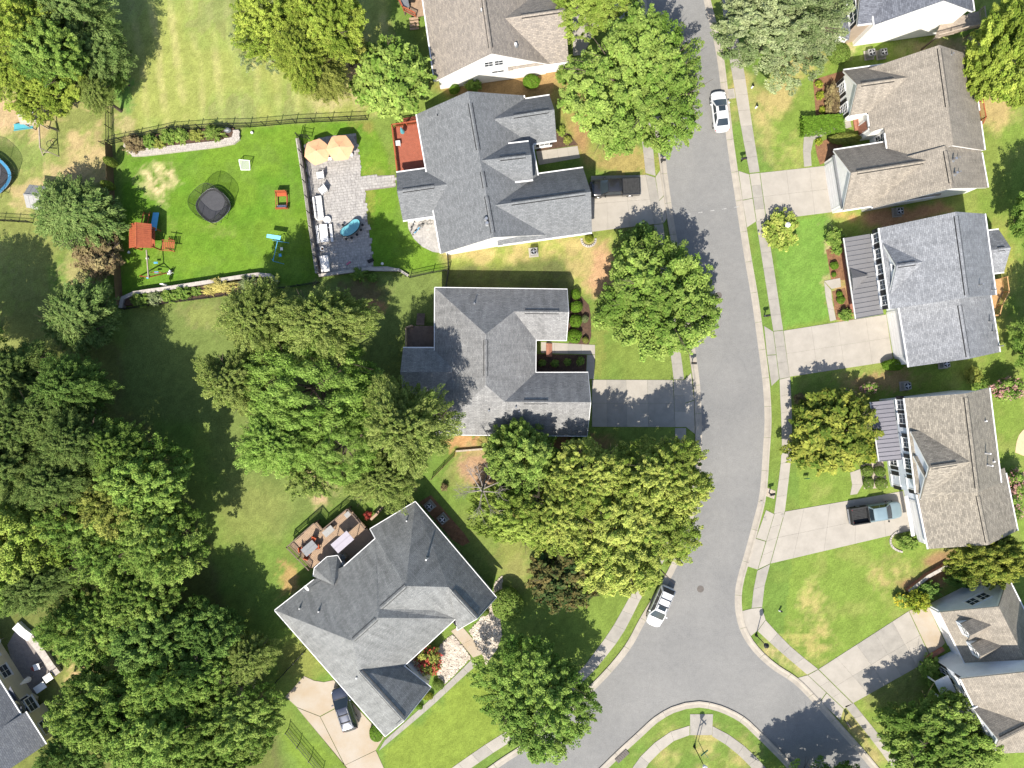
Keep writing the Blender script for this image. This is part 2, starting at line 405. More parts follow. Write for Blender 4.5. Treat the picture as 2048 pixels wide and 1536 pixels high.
    # turf yard, bright and even
    tf = soft(inpoly([(243, 310), (300, 310), (470, 290), (490, 252), (560, 250), (592, 246), (742, 242), (792, 350), (800, 440), (880, 505), (890, 540), (760, 540), (735, 540), (600, 290), (640, 550), (600, 575), (500, 556), (340, 580), (246, 615)], True), 1)
    mix(tf, (.085, .170, .016))
    mix(tf * np.clip((n1 - .45) * 5, 0, 1), (.125, .195, .022), .6)
    mix(tf * np.clip((n2 - .5) * 5, 0, 1), (.105, .165, .030), .45); mix(tf * blob(320, 470, 40, 60) * np.clip((n3 - .4) * 3, 0, 1), (.15, .18, .04), .45); mix(tf * blob(430, 455, 46, 16) * np.clip((n3 - .35) * 3, 0, 1), (.16, .18, .05), .5)
    mix(tf * blob(315, 362, 30, 32, 1.1) * np.clip((n3 - .22) * 3, 0, 1), (.46, .36, .20), .95)
    mix(tf * blob(760, 245, 60, 18), (.20, .17, .05), .8); mix(tf * blob(790, 300, 10, 60), (.24, .20, .08), .6); mix(tf * blob(745, 400, 12, 60), (.19, .19, .04), .6)
    # between houses A and B / sides
    mix(soft(inpoly([(860, 160), (1140, 120), (1180, 250), (1180, 350), (1110, 210), (920, 200)]), 3), (.27, .16, .075), .9)
    mix(blob(1130, 200, 30, 60), (.19, .19, .05), .7)
    # strip between B and C
    sb = soft(inpoly([(890, 500), (1185, 465), (1240, 455), (1230, 560), (1130, 580), (890, 590)]), 2)
    mix(sb, (.155, .205, .035)); mix(sb * np.clip((n2 - .38) * 4, 0, 1), (.34, .25, .115), .75)
    mix(soft(inpoly([(888, 532), (1140, 532), (1150, 585), (888, 592)]), 2), (.085, .105, .030), .9)  # shadow band of house C painted into the grass as darker green
    mix(blob(1205, 535, 34, 46), (.36, .215, .12), .9); mix(blob(1230, 440, 60, 22), (.19, .13, .06), .6)
    mix(blob(1290, 470, 40, 30), (.13, .11, .05), .6)
    # yard in front of C / tree beds
    mix(blob(1240, 320, 60, 30), (.28, .20, .08), .8); mix(blob(1320, 330, 14, 26), (.25, .20, .07), .8)
    mix(blob(1190, 690, 14, 90), (.17, .20, .04), .6)
    # south of C
    mix(blob(925, 885, 40, 16), (.34, .19, .09), .9); mix(blob(960, 940, 50, 46), (.33, .20, .125), .9)
    mix(blob(1150, 890, 70, 22), (.27, .14, .075), .9); mix(blob(1040, 990, 60, 60), (.22, .15, .075), .8)
    mix(blob(910, 960, 30, 30), (.17, .20, .05), .7)
    mix(blob(920, 1110, 70, 80), (.13, .17, .04), .5); mix(blob(1030, 1120, 40, 60), (.20, .18, .06), .6)
    # D lawns
    mix(soft(inpoly([(760, 1510), (960, 1330), (1000, 1400), (1000, 1480), (900, 1545), (780, 1600)]), 1), (.145, .215, .028))
    mix(soft(inpoly([(590, 1440), (690, 1540), (600, 1560), (580, 1500)]), 1), (.125, .205, .025))
    mix(blob(600, 1320, 50, 46), (.17, .195, .04), .7); mix(blob(575, 1160, 20, 40), (.36, .20, .10), .7)
    mix(soft(inpoly([(1240, 1160), (1280, 1185), (1200, 1290), (1170, 1330), (1090, 1280), (1080, 1200)]), 2), (.12, .19, .028))
    mix(blob(1040, 1140, 40, 30), (.22, .20, .075), .5)
    mix(blob(1400, 1500, 120, 40) * np.clip((n2 - .38) * 4, 0, 1), (.33, .255, .11), .75)
    # right verge and lawns
    rl = inpoly([(1500, -300), (2500, -300), (2500, 1800), (1500, 1800), (1600, 1000), (1560, 500)], True)
    mix(rl, (.135, .215, .03), .85); mix(rl * np.clip((n2 - .5) * 5, 0, 1), (.19, .23, .05), .55)
    mix(soft(inpoly([(1440, 100), (1510, 160), (1640, 130), (1640, 170), (1530, 230), (1470, 240)]), 2) * np.clip((n2 - .25) * 3, 0, 1), (.33, .25, .11), .8)
    mix(blob(1560, 240, 60, 90) * np.clip((n2 - .46) * 5, 0, 1), (.31, .25, .10), .65)
    mix(soft(inpoly([(1545, 450), (1660, 425), (1690, 600), (1650, 640), (1570, 655)], True), 1), (.105, .225, .03), .8)
    mix(blob(1660, 520, 14, 60), (.34, .25, .14), .75); mix(blob(1690, 600, 22, 70), (.33, .18, .10), .8)
    mix(soft(inpoly([(1650, 430), (1780, 405), (1900, 400), (1900, 425), (1780, 455), (1700, 440)]), 2), (.37, .19, .105), .9)
    mix(blob(1990, 200, 40, 70), (.36, .24, .12), .75); mix(blob(1985, 330, 34, 60), (.15, .21, .035), .9); mix(blob(2000, 560, 30, 120), (.27, .215, .065), .6)
    mix(blob(1760, 760, 90, 20), (.26, .15, .085), .75); mix(blob(1700, 90, 30, 22), (.38, .29, .17), .7)
    mix(blob(1900, 100, 90, 24), (.33, .24, .14), .8); mix(blob(1610, 120, 50, 30), (.32, .25, .10), .8)
    mix(blob(1630, 1240, 30, 80) * np.clip((n3 - .3) * 3, 0, 1), (.31, .24, .10), .75); mix(blob(1590, 1290, 70, 40) * np.clip((n3 - .36) * 4, 0, 1), (.27, .225, .08), .7)
    mix(blob(1780, 1150, 40, 30) * np.clip((n3 - .3) * 3, 0, 1), (.30, .22, .10), .7)
    mix(soft(inpoly([(1515, 1280), (1540, 1290), (1610, 1350), (1590, 1360), (1520, 1310)]), 1) * np.clip((n3 - .25) * 3, 0, 1), (.31, .25, .115), .8)
    mix(soft(inpoly([(1690, 1420), (1760, 1510), (1770, 1560), (1740, 1540), (1680, 1450)]), 2), (.32, .23, .115), .7)
    mix(soft(inpoly([(1790, 1170), (1900, 1100), (1960, 1110), (1850, 1190)]), 2), (.24, .13, .08), .85)
    mix(blob(1790, 1360, 60, 70), (.15, .12, .06), .5)
    # fine mottling of the sward
    lawn = (C[..., 1] > C[..., 0] * 1.2)[..., None] * (1 - tf)[..., None]
    C *= 1 - lawn * (1 - np.array([1.02, .90, 1.15]))
    C *= (.80 + .40 * n3)[..., None]
    C *= (.88 + .24 * rng.random(X.shape))[..., None]
    far = (np.abs(X) > 72.5) | (np.abs(Y) > 58.5); C[far] = (.12, .16, .035)
    V = np.stack([X.ravel(), Y.ravel(), np.zeros(X.size)], 1)
    I = np.arange(nx * ny).reshape(ny, nx)
    F = np.stack([I[:-1, :-1].ravel(), I[:-1, 1:].ravel(), I[1:, 1:].ravel(), I[1:, :-1].ravel()], 1)
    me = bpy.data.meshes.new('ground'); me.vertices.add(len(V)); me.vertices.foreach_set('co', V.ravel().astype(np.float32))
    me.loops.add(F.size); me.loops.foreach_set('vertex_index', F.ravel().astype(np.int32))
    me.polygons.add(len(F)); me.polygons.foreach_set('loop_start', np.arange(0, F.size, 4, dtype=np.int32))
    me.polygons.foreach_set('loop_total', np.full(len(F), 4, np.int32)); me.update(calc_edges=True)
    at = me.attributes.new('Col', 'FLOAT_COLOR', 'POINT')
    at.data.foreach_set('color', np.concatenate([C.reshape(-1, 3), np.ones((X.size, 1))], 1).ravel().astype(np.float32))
    m, n, l, p = newmat('grass_ground')
    a = n.new('ShaderNodeAttribute'); a.attribute_name = 'Col'
    tc = n.new('ShaderNodeTexCoord')
    n1_ = n.new('ShaderNodeTexNoise'); n1_.inputs['Scale'].default_value = 6.5; n1_.inputs['Detail'].default_value = 5; n1_.inputs['Roughness'].default_value = .75
    l.new(tc.outputs['Object'], n1_.inputs['Vector'])
    r = n.new('ShaderNodeMapRange'); r.inputs[1].default_value = .28; r.inputs[2].default_value = .72; r.inputs[3].default_value = .62; r.inputs[4].default_value = 1.36
    l.new(n1_.outputs[0], r.inputs[0])
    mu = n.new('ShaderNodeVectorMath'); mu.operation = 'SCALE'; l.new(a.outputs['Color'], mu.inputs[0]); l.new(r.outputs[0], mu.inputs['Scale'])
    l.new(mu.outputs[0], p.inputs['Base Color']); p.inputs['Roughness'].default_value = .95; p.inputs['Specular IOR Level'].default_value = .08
    bp = n.new('ShaderNodeBump'); bp.inputs['Strength'].default_value = .55; bp.inputs['Distance'].default_value = .06
    l.new(n1_.outputs[0], bp.inputs['Height']); l.new(bp.outputs[0], p.inputs['Normal'])
    me.materials.append(m)
    o = bpy.data.objects.new('ground', me); COL.objects.link(o); o['kind'] = 'structure'
make_ground()

# ================================================================ ROAD, KERBS, PAVEMENTS, DRIVES
def smooth_line(pts, step=14):
    out = []; n = len(pts)
    for i in range(n - 1):
        p0 = pts[max(i - 1, 0)]; p1 = pts[i]; p2 = pts[i + 1]; p3 = pts[min(i + 2, n - 1)]
        L = math.hypot(p2[0] - p1[0], p2[1] - p1[1]); k = max(1, int(L / step))
        for j in range(k):
            t = j / k
            out.append(tuple(.5 * (2 * p1[c] + (p2[c] - p0[c]) * t + (2 * p0[c] - 5 * p1[c] + 4 * p2[c] - p3[c]) * t * t + (3 * p1[c] - p0[c] - 3 * p2[c] + p3[c]) * t ** 3) for c in (0, 1)))
    out.append(tuple(pts[-1])); return out

right_edge = smooth_line([(1385, -110), (1408, 0), (1434, 112), (1454, 280), (1472, 402), (1488.5, 508), (1504.5, 602), (1518, 700), (1526.5, 770), (1530, 840), (1527, 895), (1520, 987), (1507, 1043), (1491, 1103), (1476, 1155), (1470.5, 1190), (1472, 1225), (1480, 1258), (1496, 1288), (1520, 1316), (1550, 1341), (1588, 1366), (1628, 1406), (1673.5, 1457), (1716, 1505), (1742, 1536), (1800, 1605)])
left_edge = smooth_line([(1258, -110), (1285, 0), (1327, 294), (1333.7, 347), (1345.7, 433), (1355, 487), (1368, 570), (1381, 645), (1391, 710), (1399, 770), (1402.5, 840), (1402.5, 890), (1399, 950), (1391, 1010), (1377, 1070), (1354, 1130), (1325, 1185), (1291, 1241), (1267, 1286), (1240, 1323.5), (1200, 1367.6), (1130, 1434), (1053, 1497), (1005, 1529), (920, 1590)])
island_edge = smooth_line([(1150, 1600), (1216, 1536), (1248, 1505), (1280, 1476), (1315, 1444), (1347, 1425), (1372, 1417), (1398, 1414), (1437, 1422), (1480, 1443), (1512, 1472), (1538, 1497), (1575, 1536), (1630, 1605)])
road_poly = left_edge + island_edge + right_edge[::-1]
MB().poly([W(x, y, .006) for x, y in road_poly]).build('road', M['asphalt'])['kind'] = 'structure'

def offset_line(pts, d):
    out = []
    for i, p in enumerate(pts):
        a = pts[max(i - 1, 0)]; b = pts[min(i + 1, len(pts) - 1)]
        tx, ty = b[0] - a[0], b[1] - a[1]; L = math.hypot(tx, ty) or 1
        out.append((p[0] - ty / L * d, p[1] + tx / L * d))
    return out

def kerb(name, line, sgn, gap=None):
    root = setting(name)
    prof = [(-1, .009), (6.0, .012), (8.2, .06), (9.4, .115), (12.4, .125), (12.6, -.02)]
    rows = [offset_line(line, sgn * d) for d, z in prof]
    per = 4; i = 0; n = len(line); k = 0
    while i < n - 1:
        j = min(i + per, n - 1); mb = MB(); w = len(prof); b = 0
        for q in range(i, j + 1):
            for c, (d, z) in enumerate(prof):
                x, y = rows[c][q]
                if q == i or q == j:
                    o = line[min(q + 1, n - 1)] if q == i else line[max(q - 1, 0)]
                    L = math.hypot(o[0] - line[q][0], o[1] - line[q][1]) or 1
                    x += (o[0] - line[q][0]) / L * .28; y += (o[1] - line[q][1]) / L * .28
                p = W(x, y); mb.v.append((p.x, p.y, z))
        for q in range(j - i):
            for c in range(w - 1):
                a = q * w + c; mb.f.append((a, a + 1, a + w + 1, a + w))
        mb.build('kerb_stone', M['kerb'], root); i = j; k += 1
    return root
kerb('kerb_right', right_edge, -1); kerb('kerb_left', left_edge, 1); kerb('kerb_corner', island_edge, -1)

def slab4(parent, q, mat, z=.045, gap=.13, name='slab', th=.06):
    c = (sum(p[0] for p in q) / len(q), sum(p[1] for p in q) / len(q)); pts = []
    for x, y in q:
        L = math.hypot(x - c[0], y - c[1]) or 1; g = gap * 1.3
        pts.append(W(x + (c[0] - x) / L * g, y + (c[1] - y) / L * g)); pts[-1].z = z
    return MB().slab(pts, th).build(name, mat, parent)

def grid(parent, q, nu, nv, mats, z=.045, gap=.13, seed=1, us=None, vs_=None):
    rr = random.Random(seed)
    us = us or [i / nu for i in range(nu + 1)]; vs_ = vs_ or [i / nv for i in range(nv + 1)]
    def B(u, v):
        return tuple((q[0][c] * (1 - u) + q[1][c] * u) * (1 - v) + (q[3][c] * (1 - u) + q[2][c] * u) * v for c in (0, 1))
    for i in range(len(us) - 1):
        for j in range(len(vs_) - 1):
            slab4(parent, [B(us[i], vs_[j]), B(us[i + 1], vs_[j]), B(us[i + 1], vs_[j + 1]), B(us[i], vs_[j + 1])], rr.choice(mats), z, gap)

def walk(name, a, b, mats, step=27, z=.045, seed=1, root=None):
    root = root or setting(name); rr = random.Random(seed)
    A = smooth_line(a, step); n = len(A)
    # resample b to same count by arclength
    def rs(line, n):
        d = [0]
        for i in range(1, len(line)): d.append(d[-1] + math.hypot(line[i][0] - line[i - 1][0], line[i][1] - line[i - 1][1]))
        out = []
        for k in range(n):
            t = d[-1] * k / (n - 1); i = max(1, next((q for q in range(1, len(d)) if d[q] >= t - 1e-9), len(d) - 1))
            f = (t - d[i - 1]) / (d[i] - d[i - 1] + 1e-9); out.append(tuple(line[i - 1][c] + (line[i][c] - line[i - 1][c]) * f for c in (0, 1)))
        return out
    A = rs(smooth_line(a, 4), max(2, n)); B = rs(smooth_line(b, 4), max(2, n))
    for i in range(len(A) - 1):
        slab4(root, [A[i], A[i + 1], B[i + 1], B[i]], rr.choice(mats), z)
    return root
CO, CB, CC = M['concrete'], M['concrete_b'], M['concrete_c']
sw = walk('pavement_right', [(1438, -60), (1450, 60), (1466, 160), (1481, 250), (1499, 346)], [(1464, -60), (1474, 60), (1491, 160), (1504, 250), (1519, 344)], [CO, CB], seed=2)
walk('', [(1512, 443), (1524, 520), (1546.5, 662)], [(1532, 441), (1545, 520), (1566, 660)], [CB], seed=3, root=sw)
walk('', [(1559, 759), (1560, 790), (1563, 860), (1562, 920), (1548, 1027)], [(1580, 754), (1582, 790), (1584, 860), (1582, 915), (1569.5, 1023)], [CO], seed=4, root=sw)
walk('', [(1514.5, 1141), (1505, 1190), (1503, 1216)], [(1540, 1128), (1527, 1180), (1524, 1214)], [CO, CB], seed=5, root=sw)
walk('', [(1515, 1262), (1560, 1303), (1614, 1349)], [(1531, 1240), (1580, 1292), (1636, 1338)], [CO, CB], seed=6, root=sw)
walk('', [(1689.5, 1412), (1726, 1458), (1770, 1515), (1800, 1560)], [(1706.5, 1406), (1742, 1450), (1790, 1510), (1820, 1555)], [CO, CB], seed=7, root=sw)
for q in ([(1484, 1222), (1503, 1217), (1524, 1215), (1527, 1226), (1531, 1239), (1515, 1261), (1499, 1274), (1491, 1258)],):
    slab4(sw, q, CO, .04)
sl = walk('pavement_left', [(1262, 130), (1280, 250), (1291, 346)], [(1282, 130), (1301, 250), (1311, 352)], [CB, CO], seed=8)
walk('', [(1308, 450), (1325, 600), (1341.5, 711), (1347, 759)], [(1326, 448), (1345, 600), (1362, 711), (1368, 759)], [CB], seed=9, root=sl)
walk('', [(1350, 856), (1347, 960), (1326, 1070), (1290, 1145), (1263, 1187), (1222, 1259), (1180, 1316), (1152, 1350), (1060, 1432), (975, 1486), (890, 1545)], [(1372, 856), (1369, 960), (1347, 1075), (1312, 1150), (1287, 1187), (1245, 1268), (1200, 1327), (1172, 1357), (1074, 1448), (990, 1503), (905, 1562)], [CB, CO], seed=10, root=sl)
isl = setting('pavement_corner')
slab4(isl, [(1380, 1428), (1426, 1428), (1424, 1470), (1380, 1470)], CB, .04)
walk('', [(1379, 1451), (1345, 1461), (1312, 1483), (1285, 1508), (1258, 1545), (1240, 1580)], [(1379, 1470), (1352, 1479), (1324, 1500), (1300, 1523), (1280, 1555), (1265, 1585)], [CB, CO], seed=11, root=isl)
walk('', [(1425, 1452), (1462, 1472), (1500, 1502), (1540, 1545), (1560, 1575)], [(1424, 1472), (1450, 1488), (1484, 1516), (1515, 1550), (1535, 1580)], [CB], seed=12, root=isl)

dv_ = setting('driveway_black_pickup')
grid(dv_, [(1182, 352), (1291, 350), (1308, 448), (1182, 464)], 3, 2, [CO], us=[0, .27, .62, 1], seed=1)
slab4(dv_, [(1291, 349), (1310, 355), (1326, 447), (1308, 449)], CB); slab4(dv_, [(1311, 354), (1320, 341), (1327.5, 391), (1318, 401)], CO, .043); slab4(dv_, [(1318, 402), (1328, 392), (1334, 436), (1327, 447)], CO, .043)
dv_ = setting('driveway_shaded')
grid(dv_, [(1184, 759.5), (1346, 760), (1350, 854), (1184, 853.5)], 4, 2, [CO, CB], us=[0, .18, .42, .68, 1], seed=3)
grid(dv_, [(1347, 760), (1369, 760), (1372, 854), (1350, 854)], 1, 3, [CO, CB], seed=4)
slab4(dv_, [(1369, 760), (1382, 746), (1388, 800), (1370, 806)], CO, .043); slab4(dv_, [(1370, 807), (1388, 801), (1390, 868), (1372, 854)], CO, .043)
cw = setting('walkway_courtyard')
grid(cw, [(1082, 684), (1190, 690), (1190, 709), (1082, 706)], 4, 1, [CO, CB]); grid(cw, [(1174, 710), (1190, 710), (1188, 758), (1172, 758)], 1, 3, [CO])
dv_ = setting('driveway_beige_house')
grid(dv_, [(1520, 346), (1657, 331), (1667, 424), (1533, 441)], 3, 2, [CO], us=[0, .38, .72, 1], seed=5)
grid(dv_, [(1499, 348), (1519, 346), (1532, 441), (1513, 443)], 1, 4, [CO, CB], seed=6); slab4(dv_, [(1477, 342), (1498, 349), (1505, 396), (1485, 400)], CO, .043); slab4(dv_, [(1485, 401), (1505, 397), (1512, 443), (1494, 455)], CO, .043)
walk('walkway_beige_house', [(1608, 334), (1606, 275), (1622, 262), (1660, 252), (1700, 240)], [(1623, 332), (1622, 290), (1634, 275), (1668, 265), (1703, 254)], [CB], 24)
dv_ = setting('driveway_porch_house')
grid(dv_, [(1567, 661.5), (1772, 629), (1786, 722), (1579, 753.5)], 4, 2, [CO], us=[0, .27, .53, .8, 1], seed=7)
grid(dv_, [(1547, 663), (1566, 661), (1579, 754), (1559, 758)], 1, 3, [CB], seed=8); slab4(dv_, [(1528, 652), (1546, 663), (1552, 709), (1534, 710)], CB, .043); slab4(dv_, [(1534, 711), (1552, 710), (1558, 758), (1543, 772)], CB, .043)
walk('walkway_porch_house', [(1660, 643), (1648, 575), (1648, 564)], [(1672, 640), (1662, 590), (1662, 580)], [CO], 24); grid(bpy.data.objects['walkway_porch_house'], [(1648, 562), (1680, 556), (1682, 574), (1663, 578)], 1, 1, [CO])
dv_ = setting('driveway_blue_pickup')
grid(dv_, [(1570, 1023), (1806, 982), (1822, 1061), (1541, 1127)], 5, 2, [CO], us=[0, .16, .38, .6, .82, 1], seed=9)
grid(dv_, [(1549, 1027), (1569, 1023), (1540, 1127), (1516, 1138)], 1, 4, [CO], seed=10); slab4(dv_, [(1532, 1020), (1548, 1028), (1532, 1082), (1512, 1076)], CO, .043); slab4(dv_, [(1511, 1077), (1531, 1083), (1515, 1139), (1493, 1132)], CO, .043)
walk('walkway_gable_house', [(1700, 990), (1706, 987), (1700, 945)], [(1714, 988), (1727, 984), (1720, 938)], [CO], 25)
dv_ = setting('driveway_corner_house')
grid(dv_, [(1637, 1338), (1817, 1222), (1862, 1318), (1706, 1406)], 5, 2, [CB, CO], us=[0, .2, .42, .62, .82, 1], seed=11)
grid(dv_, [(1616, 1350), (1636, 1339), (1705, 1407), (1688, 1417)], 1, 3, [CO], seed=12); slab4(dv_, [(1594, 1356), (1615, 1350), (1652, 1385), (1640, 1402)], CO, .043); slab4(dv_, [(1641, 1403), (1653, 1386), (1687, 1418), (1680, 1440)], CO, .043)
slab4(dv_, [(1818, 1221), (1856, 1213), (1890, 1285), (1863, 1316)], CC)
dv_ = setting('driveway_dark_suv')
for q in ([(608, 1352), (628, 1361), (648, 1364), (668, 1360), (700, 1400), (640, 1432), (594, 1414), (571, 1393)], [(641, 1433), (701, 1401), (768, 1474), (752, 1500), (690, 1530)], [(640, 1433), (689, 1531), (752, 1501), (772, 1545), (790, 1590), (740, 1590), (694, 1536), (594, 1415)]):
    slab4(dv_, q, CC, .045, .18)
walk('walkway_grey_house', [(770, 1480), (850, 1408), (905, 1357), (945, 1317)], [(757, 1502), (860, 1415), (915, 1364), (958, 1326)], [CB], 24)
walk('walkway_stone_bed', [(902, 1262), (930, 1295), (946, 1315)], [(922, 1250), (950, 1283), (965, 1308)], [CC, CO], 22)
slab4(setting('driveway_top_house'), [(1144, 0), (1172, -8), (1290, -30), (1296, 30), (1200, 45), (1166, 110), (1146, 112)], CO)
grid(setting('walkway_slate_house'), [(1072, 303), (1155, 292), (1160, 316), (1078, 330)], 4, 1, [CO])

# road details
for i, (x, y, lb) in enumerate([(1437, 591, 'round iron manhole cover in road beside the bright maple'), (1401, 1178, 'round iron manhole cover in road near the parked white wagon')]):
    t = thing('manhole_cover', lb, 'manhole cover', W(x, y), 0, 'manhole covers'); p = W(x, y)
    MB().lathe((p.x, p.y, .006), [(.40, 0), (.40, .010), (.36, .011)], 20).build('ring', M['iron'], t)
    MB().lathe((p.x, p.y, .012), [(.35, 0), (.35, .012), (.26, .012), (.25, .006), (.14, .006), (.13, .012), (.01, .012)], 20).build('lid', M['iron'], t)
for i, (x, y, w, h, a, lb) in enumerate([(1461, 188, .95, 1.1, .17, 'pale concrete utility lid in verge beside the white sedan'), (1565, 1031, .3, .4, .3, 'small meter lid at the pavement edge by the pale blue pickup drive'), (1530, 1038, .35, .45, .3, 'small white meter lid on the apron by the pale blue pickup drive'), (1524, 1006, .3, .55, .3, 'white valve lid on kerb edge below the stone mailbox bed')]):
    p = W(x, y); t = thing('utility_lid', lb, 'utility lid', p, a)
    MB().box((0, 0, .035), (w, h, .08)).build('frame', CO, t, local=True); MB().box((0, 0, .08), (w * .7, h * .75, .02)).build('lid', CB, t, local=True)
t = thing('storm_drain', 'rusty storm drain inlet in the corner kerb at bottom', 'storm drain', W(1244, 1512), R(43))
MB().box((0, 0, .05), (1.7, .62, .1)).build('frame', M['iron'], t, local=True)
for k in range(6): MB().box((-.62 + k * .25, 0, .11), (.11, .5, .03)).build('bar', M['iron'], t, local=True)
mb = MB()
for k in range(5):
    x = 1372 + k * 24; y = 428.5 - k * 3.6; a = [W(x, y), W(x + 9, y - 1.4), W(x + 9, y), W(x, y + 1.4)]
    for v in a: v.z = .011
    mb.poly(a)
tag(mb.build('road_marking', M['chalk']), kind='structure')
# ================================================================ HOUSES
class House:
    def __init__(s, name, label, at, roofmat, wallmat, trim='white'):
        s.root = thing(name, label, 'house', W(*at)); s.rm = roofmat; s.wm = M[wallmat]; s.trim = M[trim]; s.blocks = []
        s.roof = MB(); s.walls = MB(); s.vents = []; s.slots = []; s.th = .14
    def gable(s, A, B, zr, L, Rr=None, openA=False, openB=False, vent=True, oh=.4, ohe=.28, clip=None, wall=True, wallmat=None, z0=0, trim=True, rake=True):
        A = W(A[0], A[1], zr); B = W(B[0], B[1], zr); d = (B - A); ln = d.length; d.normalize(); n = Vector((-d.y, d.x, 0))
        def off(p):
            q = W(*p) - A; return q.dot(n), p[2]
        a, za = off(L)
        if Rr is None: b, zb = -a, za
        else: b, zb = off(Rr)
        if a < b: a, za, b, zb = b, zb, a, za
        if clip: B = A + d * ln * clip[1]; A = A + d * ln * clip[0]
        bl = dict(A=A, B=B, d=d, n=n, a=a, b=b, za=za, zb=zb, zr=zr, oh=oh, ohe=ohe); s.blocks.append(bl)
        def P(base, o, z): return Vector((base.x + n.x * o, base.y + n.y * o, z))
        s.roof.slab([A, P(A, a, za), P(B, a, za), B][::-1], s.th)
        s.roof.slab([A, B, P(B, b, zb), P(A, b, zb)][::-1], s.th)
        # trim: gutters on eaves, fascia on rakes
        for o_, z_ in (((a, za), (b, zb)) if trim else ()):
            sg = 1 if o_ > 0 else -1
            q0 = P(A, o_ + sg * .06, z_ - .06); q1 = P(B, o_ + sg * .06, z_ - .06)
            if openA: q0 = q0 + d * .6
            if openB: q1 = q1 - d * .6
            MB().beam(q0, q1, .13, .13).build('gutter', s.trim, s.root)
        for base, op, sg in ((A, openA, -1), (B, openB, 1)):
            if op or not rake: continue
            e = d * (sg * -.035)
            for o_, z_ in ((a, za), (b, zb)):
                MB().beam(Vector((base.x, base.y, base.z - .23)) + e, P(base, o_, z_ - .23) + e, .05, .26).build('fascia', s.trim, s.root)
        # walls
        if wall:
            def under(o):
                z, m = (za, a) if o > 0 else (zb, b)
                return zr + (z - zr) * (o / m) - s.th - .03
            wa, wb = a - oh, b + oh
            eA = A + d * (0 if openA else ohe); eB = B - d * (0 if openB else ohe)
            mb = MB() if wallmat else s.walls
            for e in (eA, eB):
                mb.poly([P(e, wb, z0), P(e, wa, z0), P(e, wa, under(wa)), P(e, 0, zr - s.th - .03), P(e, wb, under(wb))])
            for o_ in (wa, wb):
                mb.poly([P(eA, o_, z0), P(eB, o_, z0), P(eB, o_, under(o_)), P(eA, o_, under(o_))])
            bl['wa'], bl['wb'], bl['eA'], bl['eB'] = wa, wb, eA, eB
            if wallmat: mb.build('wall', M[wallmat], s.root)
        if vent:
            t0 = (0.7 if openA else .6) / (B - A).length; t1 = 1 - (2.0 if openB else .6) / (B - A).length
            if openA: t0 = 2.0 / (B - A).length
            if vent is not True: t0, t1 = vent
            if t1 > t0 + .02: s.vent(A + (B - A) * t0, A + (B - A) * t1, (za - zr) / a, (zb - zr) / -b, n)
        return bl
    def vent(s, p, q, sa, sb, n):
        mb = MB(); w = .17; h = .065
        for sg, sl in ((1, sa), (-1, sb)):
            o = n * (sg * w); up = Vector((0, 0, h))
            mb.slab([p + up, q + up, q + up + o + Vector((0, 0, sl * w)), p + up + o + Vector((0, 0, sl * w))], .055)
        s.vents.append(mb)
        for sg, sl in ((1, sa), (-1, sb)):
            o = n * (sg * (w + .03)); dz = Vector((0, 0, sl * (w + .03) + .03)); k = MB(); k.beam(p + o + dz, q + o + dz, .085, .05); s.slots.append(k)
    def face(s, pts):
        V = [W(*p) for p in pts]; s.roof.slab(V, s.th); return V
    def edge(s, p, q, w=.12, out=0.0):
        a = W(*p); b = W(*q); a.z -= .06; b.z -= .06
        MB().beam(a, b, w, .14).build('gutter', s.trim, s.root)
    def prism(s, pts, ztop, mat=None, z0=0, name='wall'):
        mb = MB(); V = [Vector((p.x, p.y, 0)) for p in pts]; zt = ztop if isinstance(ztop, (list, tuple)) else [ztop] * len(V)
        for i in range(len(V)):
            j = (i + 1) % len(V)
            mb.poly([(V[i].x, V[i].y, z0), (V[j].x, V[j].y, z0), (V[j].x, V[j].y, zt[j]), (V[i].x, V[i].y, zt[i])])
        return mb.build(name, M[mat] if mat else s.wm, s.root)
    def done(s):
        if s.walls.f: s.walls.build('wall', s.wm, s.root)
        r = s.roof.build('roof', s.rm, s.root, uv=True); s.roofo = r
        for v in s.vents: v.build('ridge_vent', s.rm, r, uv=True)
        for v in s.slots: v.build('vent_slot', M['black'], r)
        return r
    def roofz(s, x, y):
        best = None
        if not hasattr(s, 'tris'):
            off = Vector(s.root.location); s.tris = []
            for f in s.roof.f:
                v = [Vector(s.roof.v[k]) for k in f]
                for k in range(1, len(v) - 1): s.tris.append((v[0], v[k], v[k + 1]))
        for a, b, c in s.tris:
            d = (b.y - c.y) * (a.x - c.x) + (c.x - b.x) * (a.y - c.y)
            if abs(d) < 1e-6: continue
            u = ((b.y - c.y) * (x - c.x) + (c.x - b.x) * (y - c.y)) / d; v = ((c.y - a.y) * (x - c.x) + (a.x - c.x) * (y - c.y)) / d; w = 1 - u - v
            if min(u, v, w) >= -1e-4:
                z = u * a.z + v * b.z + w * c.z
                if best is None or z > best: best = z
        return best
    def pipe(s, px, py, z, r=.06, h=.45, mat='white', boot=True):
        for _ in range(4):
            p = W(px, py, z); zz = s.roofz(p.x, p.y)
            if zz is not None: z = zz
        p = W(px, py, z)
        o = MB().tube(p - Vector((0, 0, .2)), p + Vector((0, 0, h)), r).build('vent_pipe', M[mat], s.roofo)
        if boot: MB().lathe((p.x, p.y, p.z - .1), [(r * 2.4, 0), (r * 1.8, .16), (r * 1.1, .2)], 10).build('flashing', M['grey'], s.roofo)
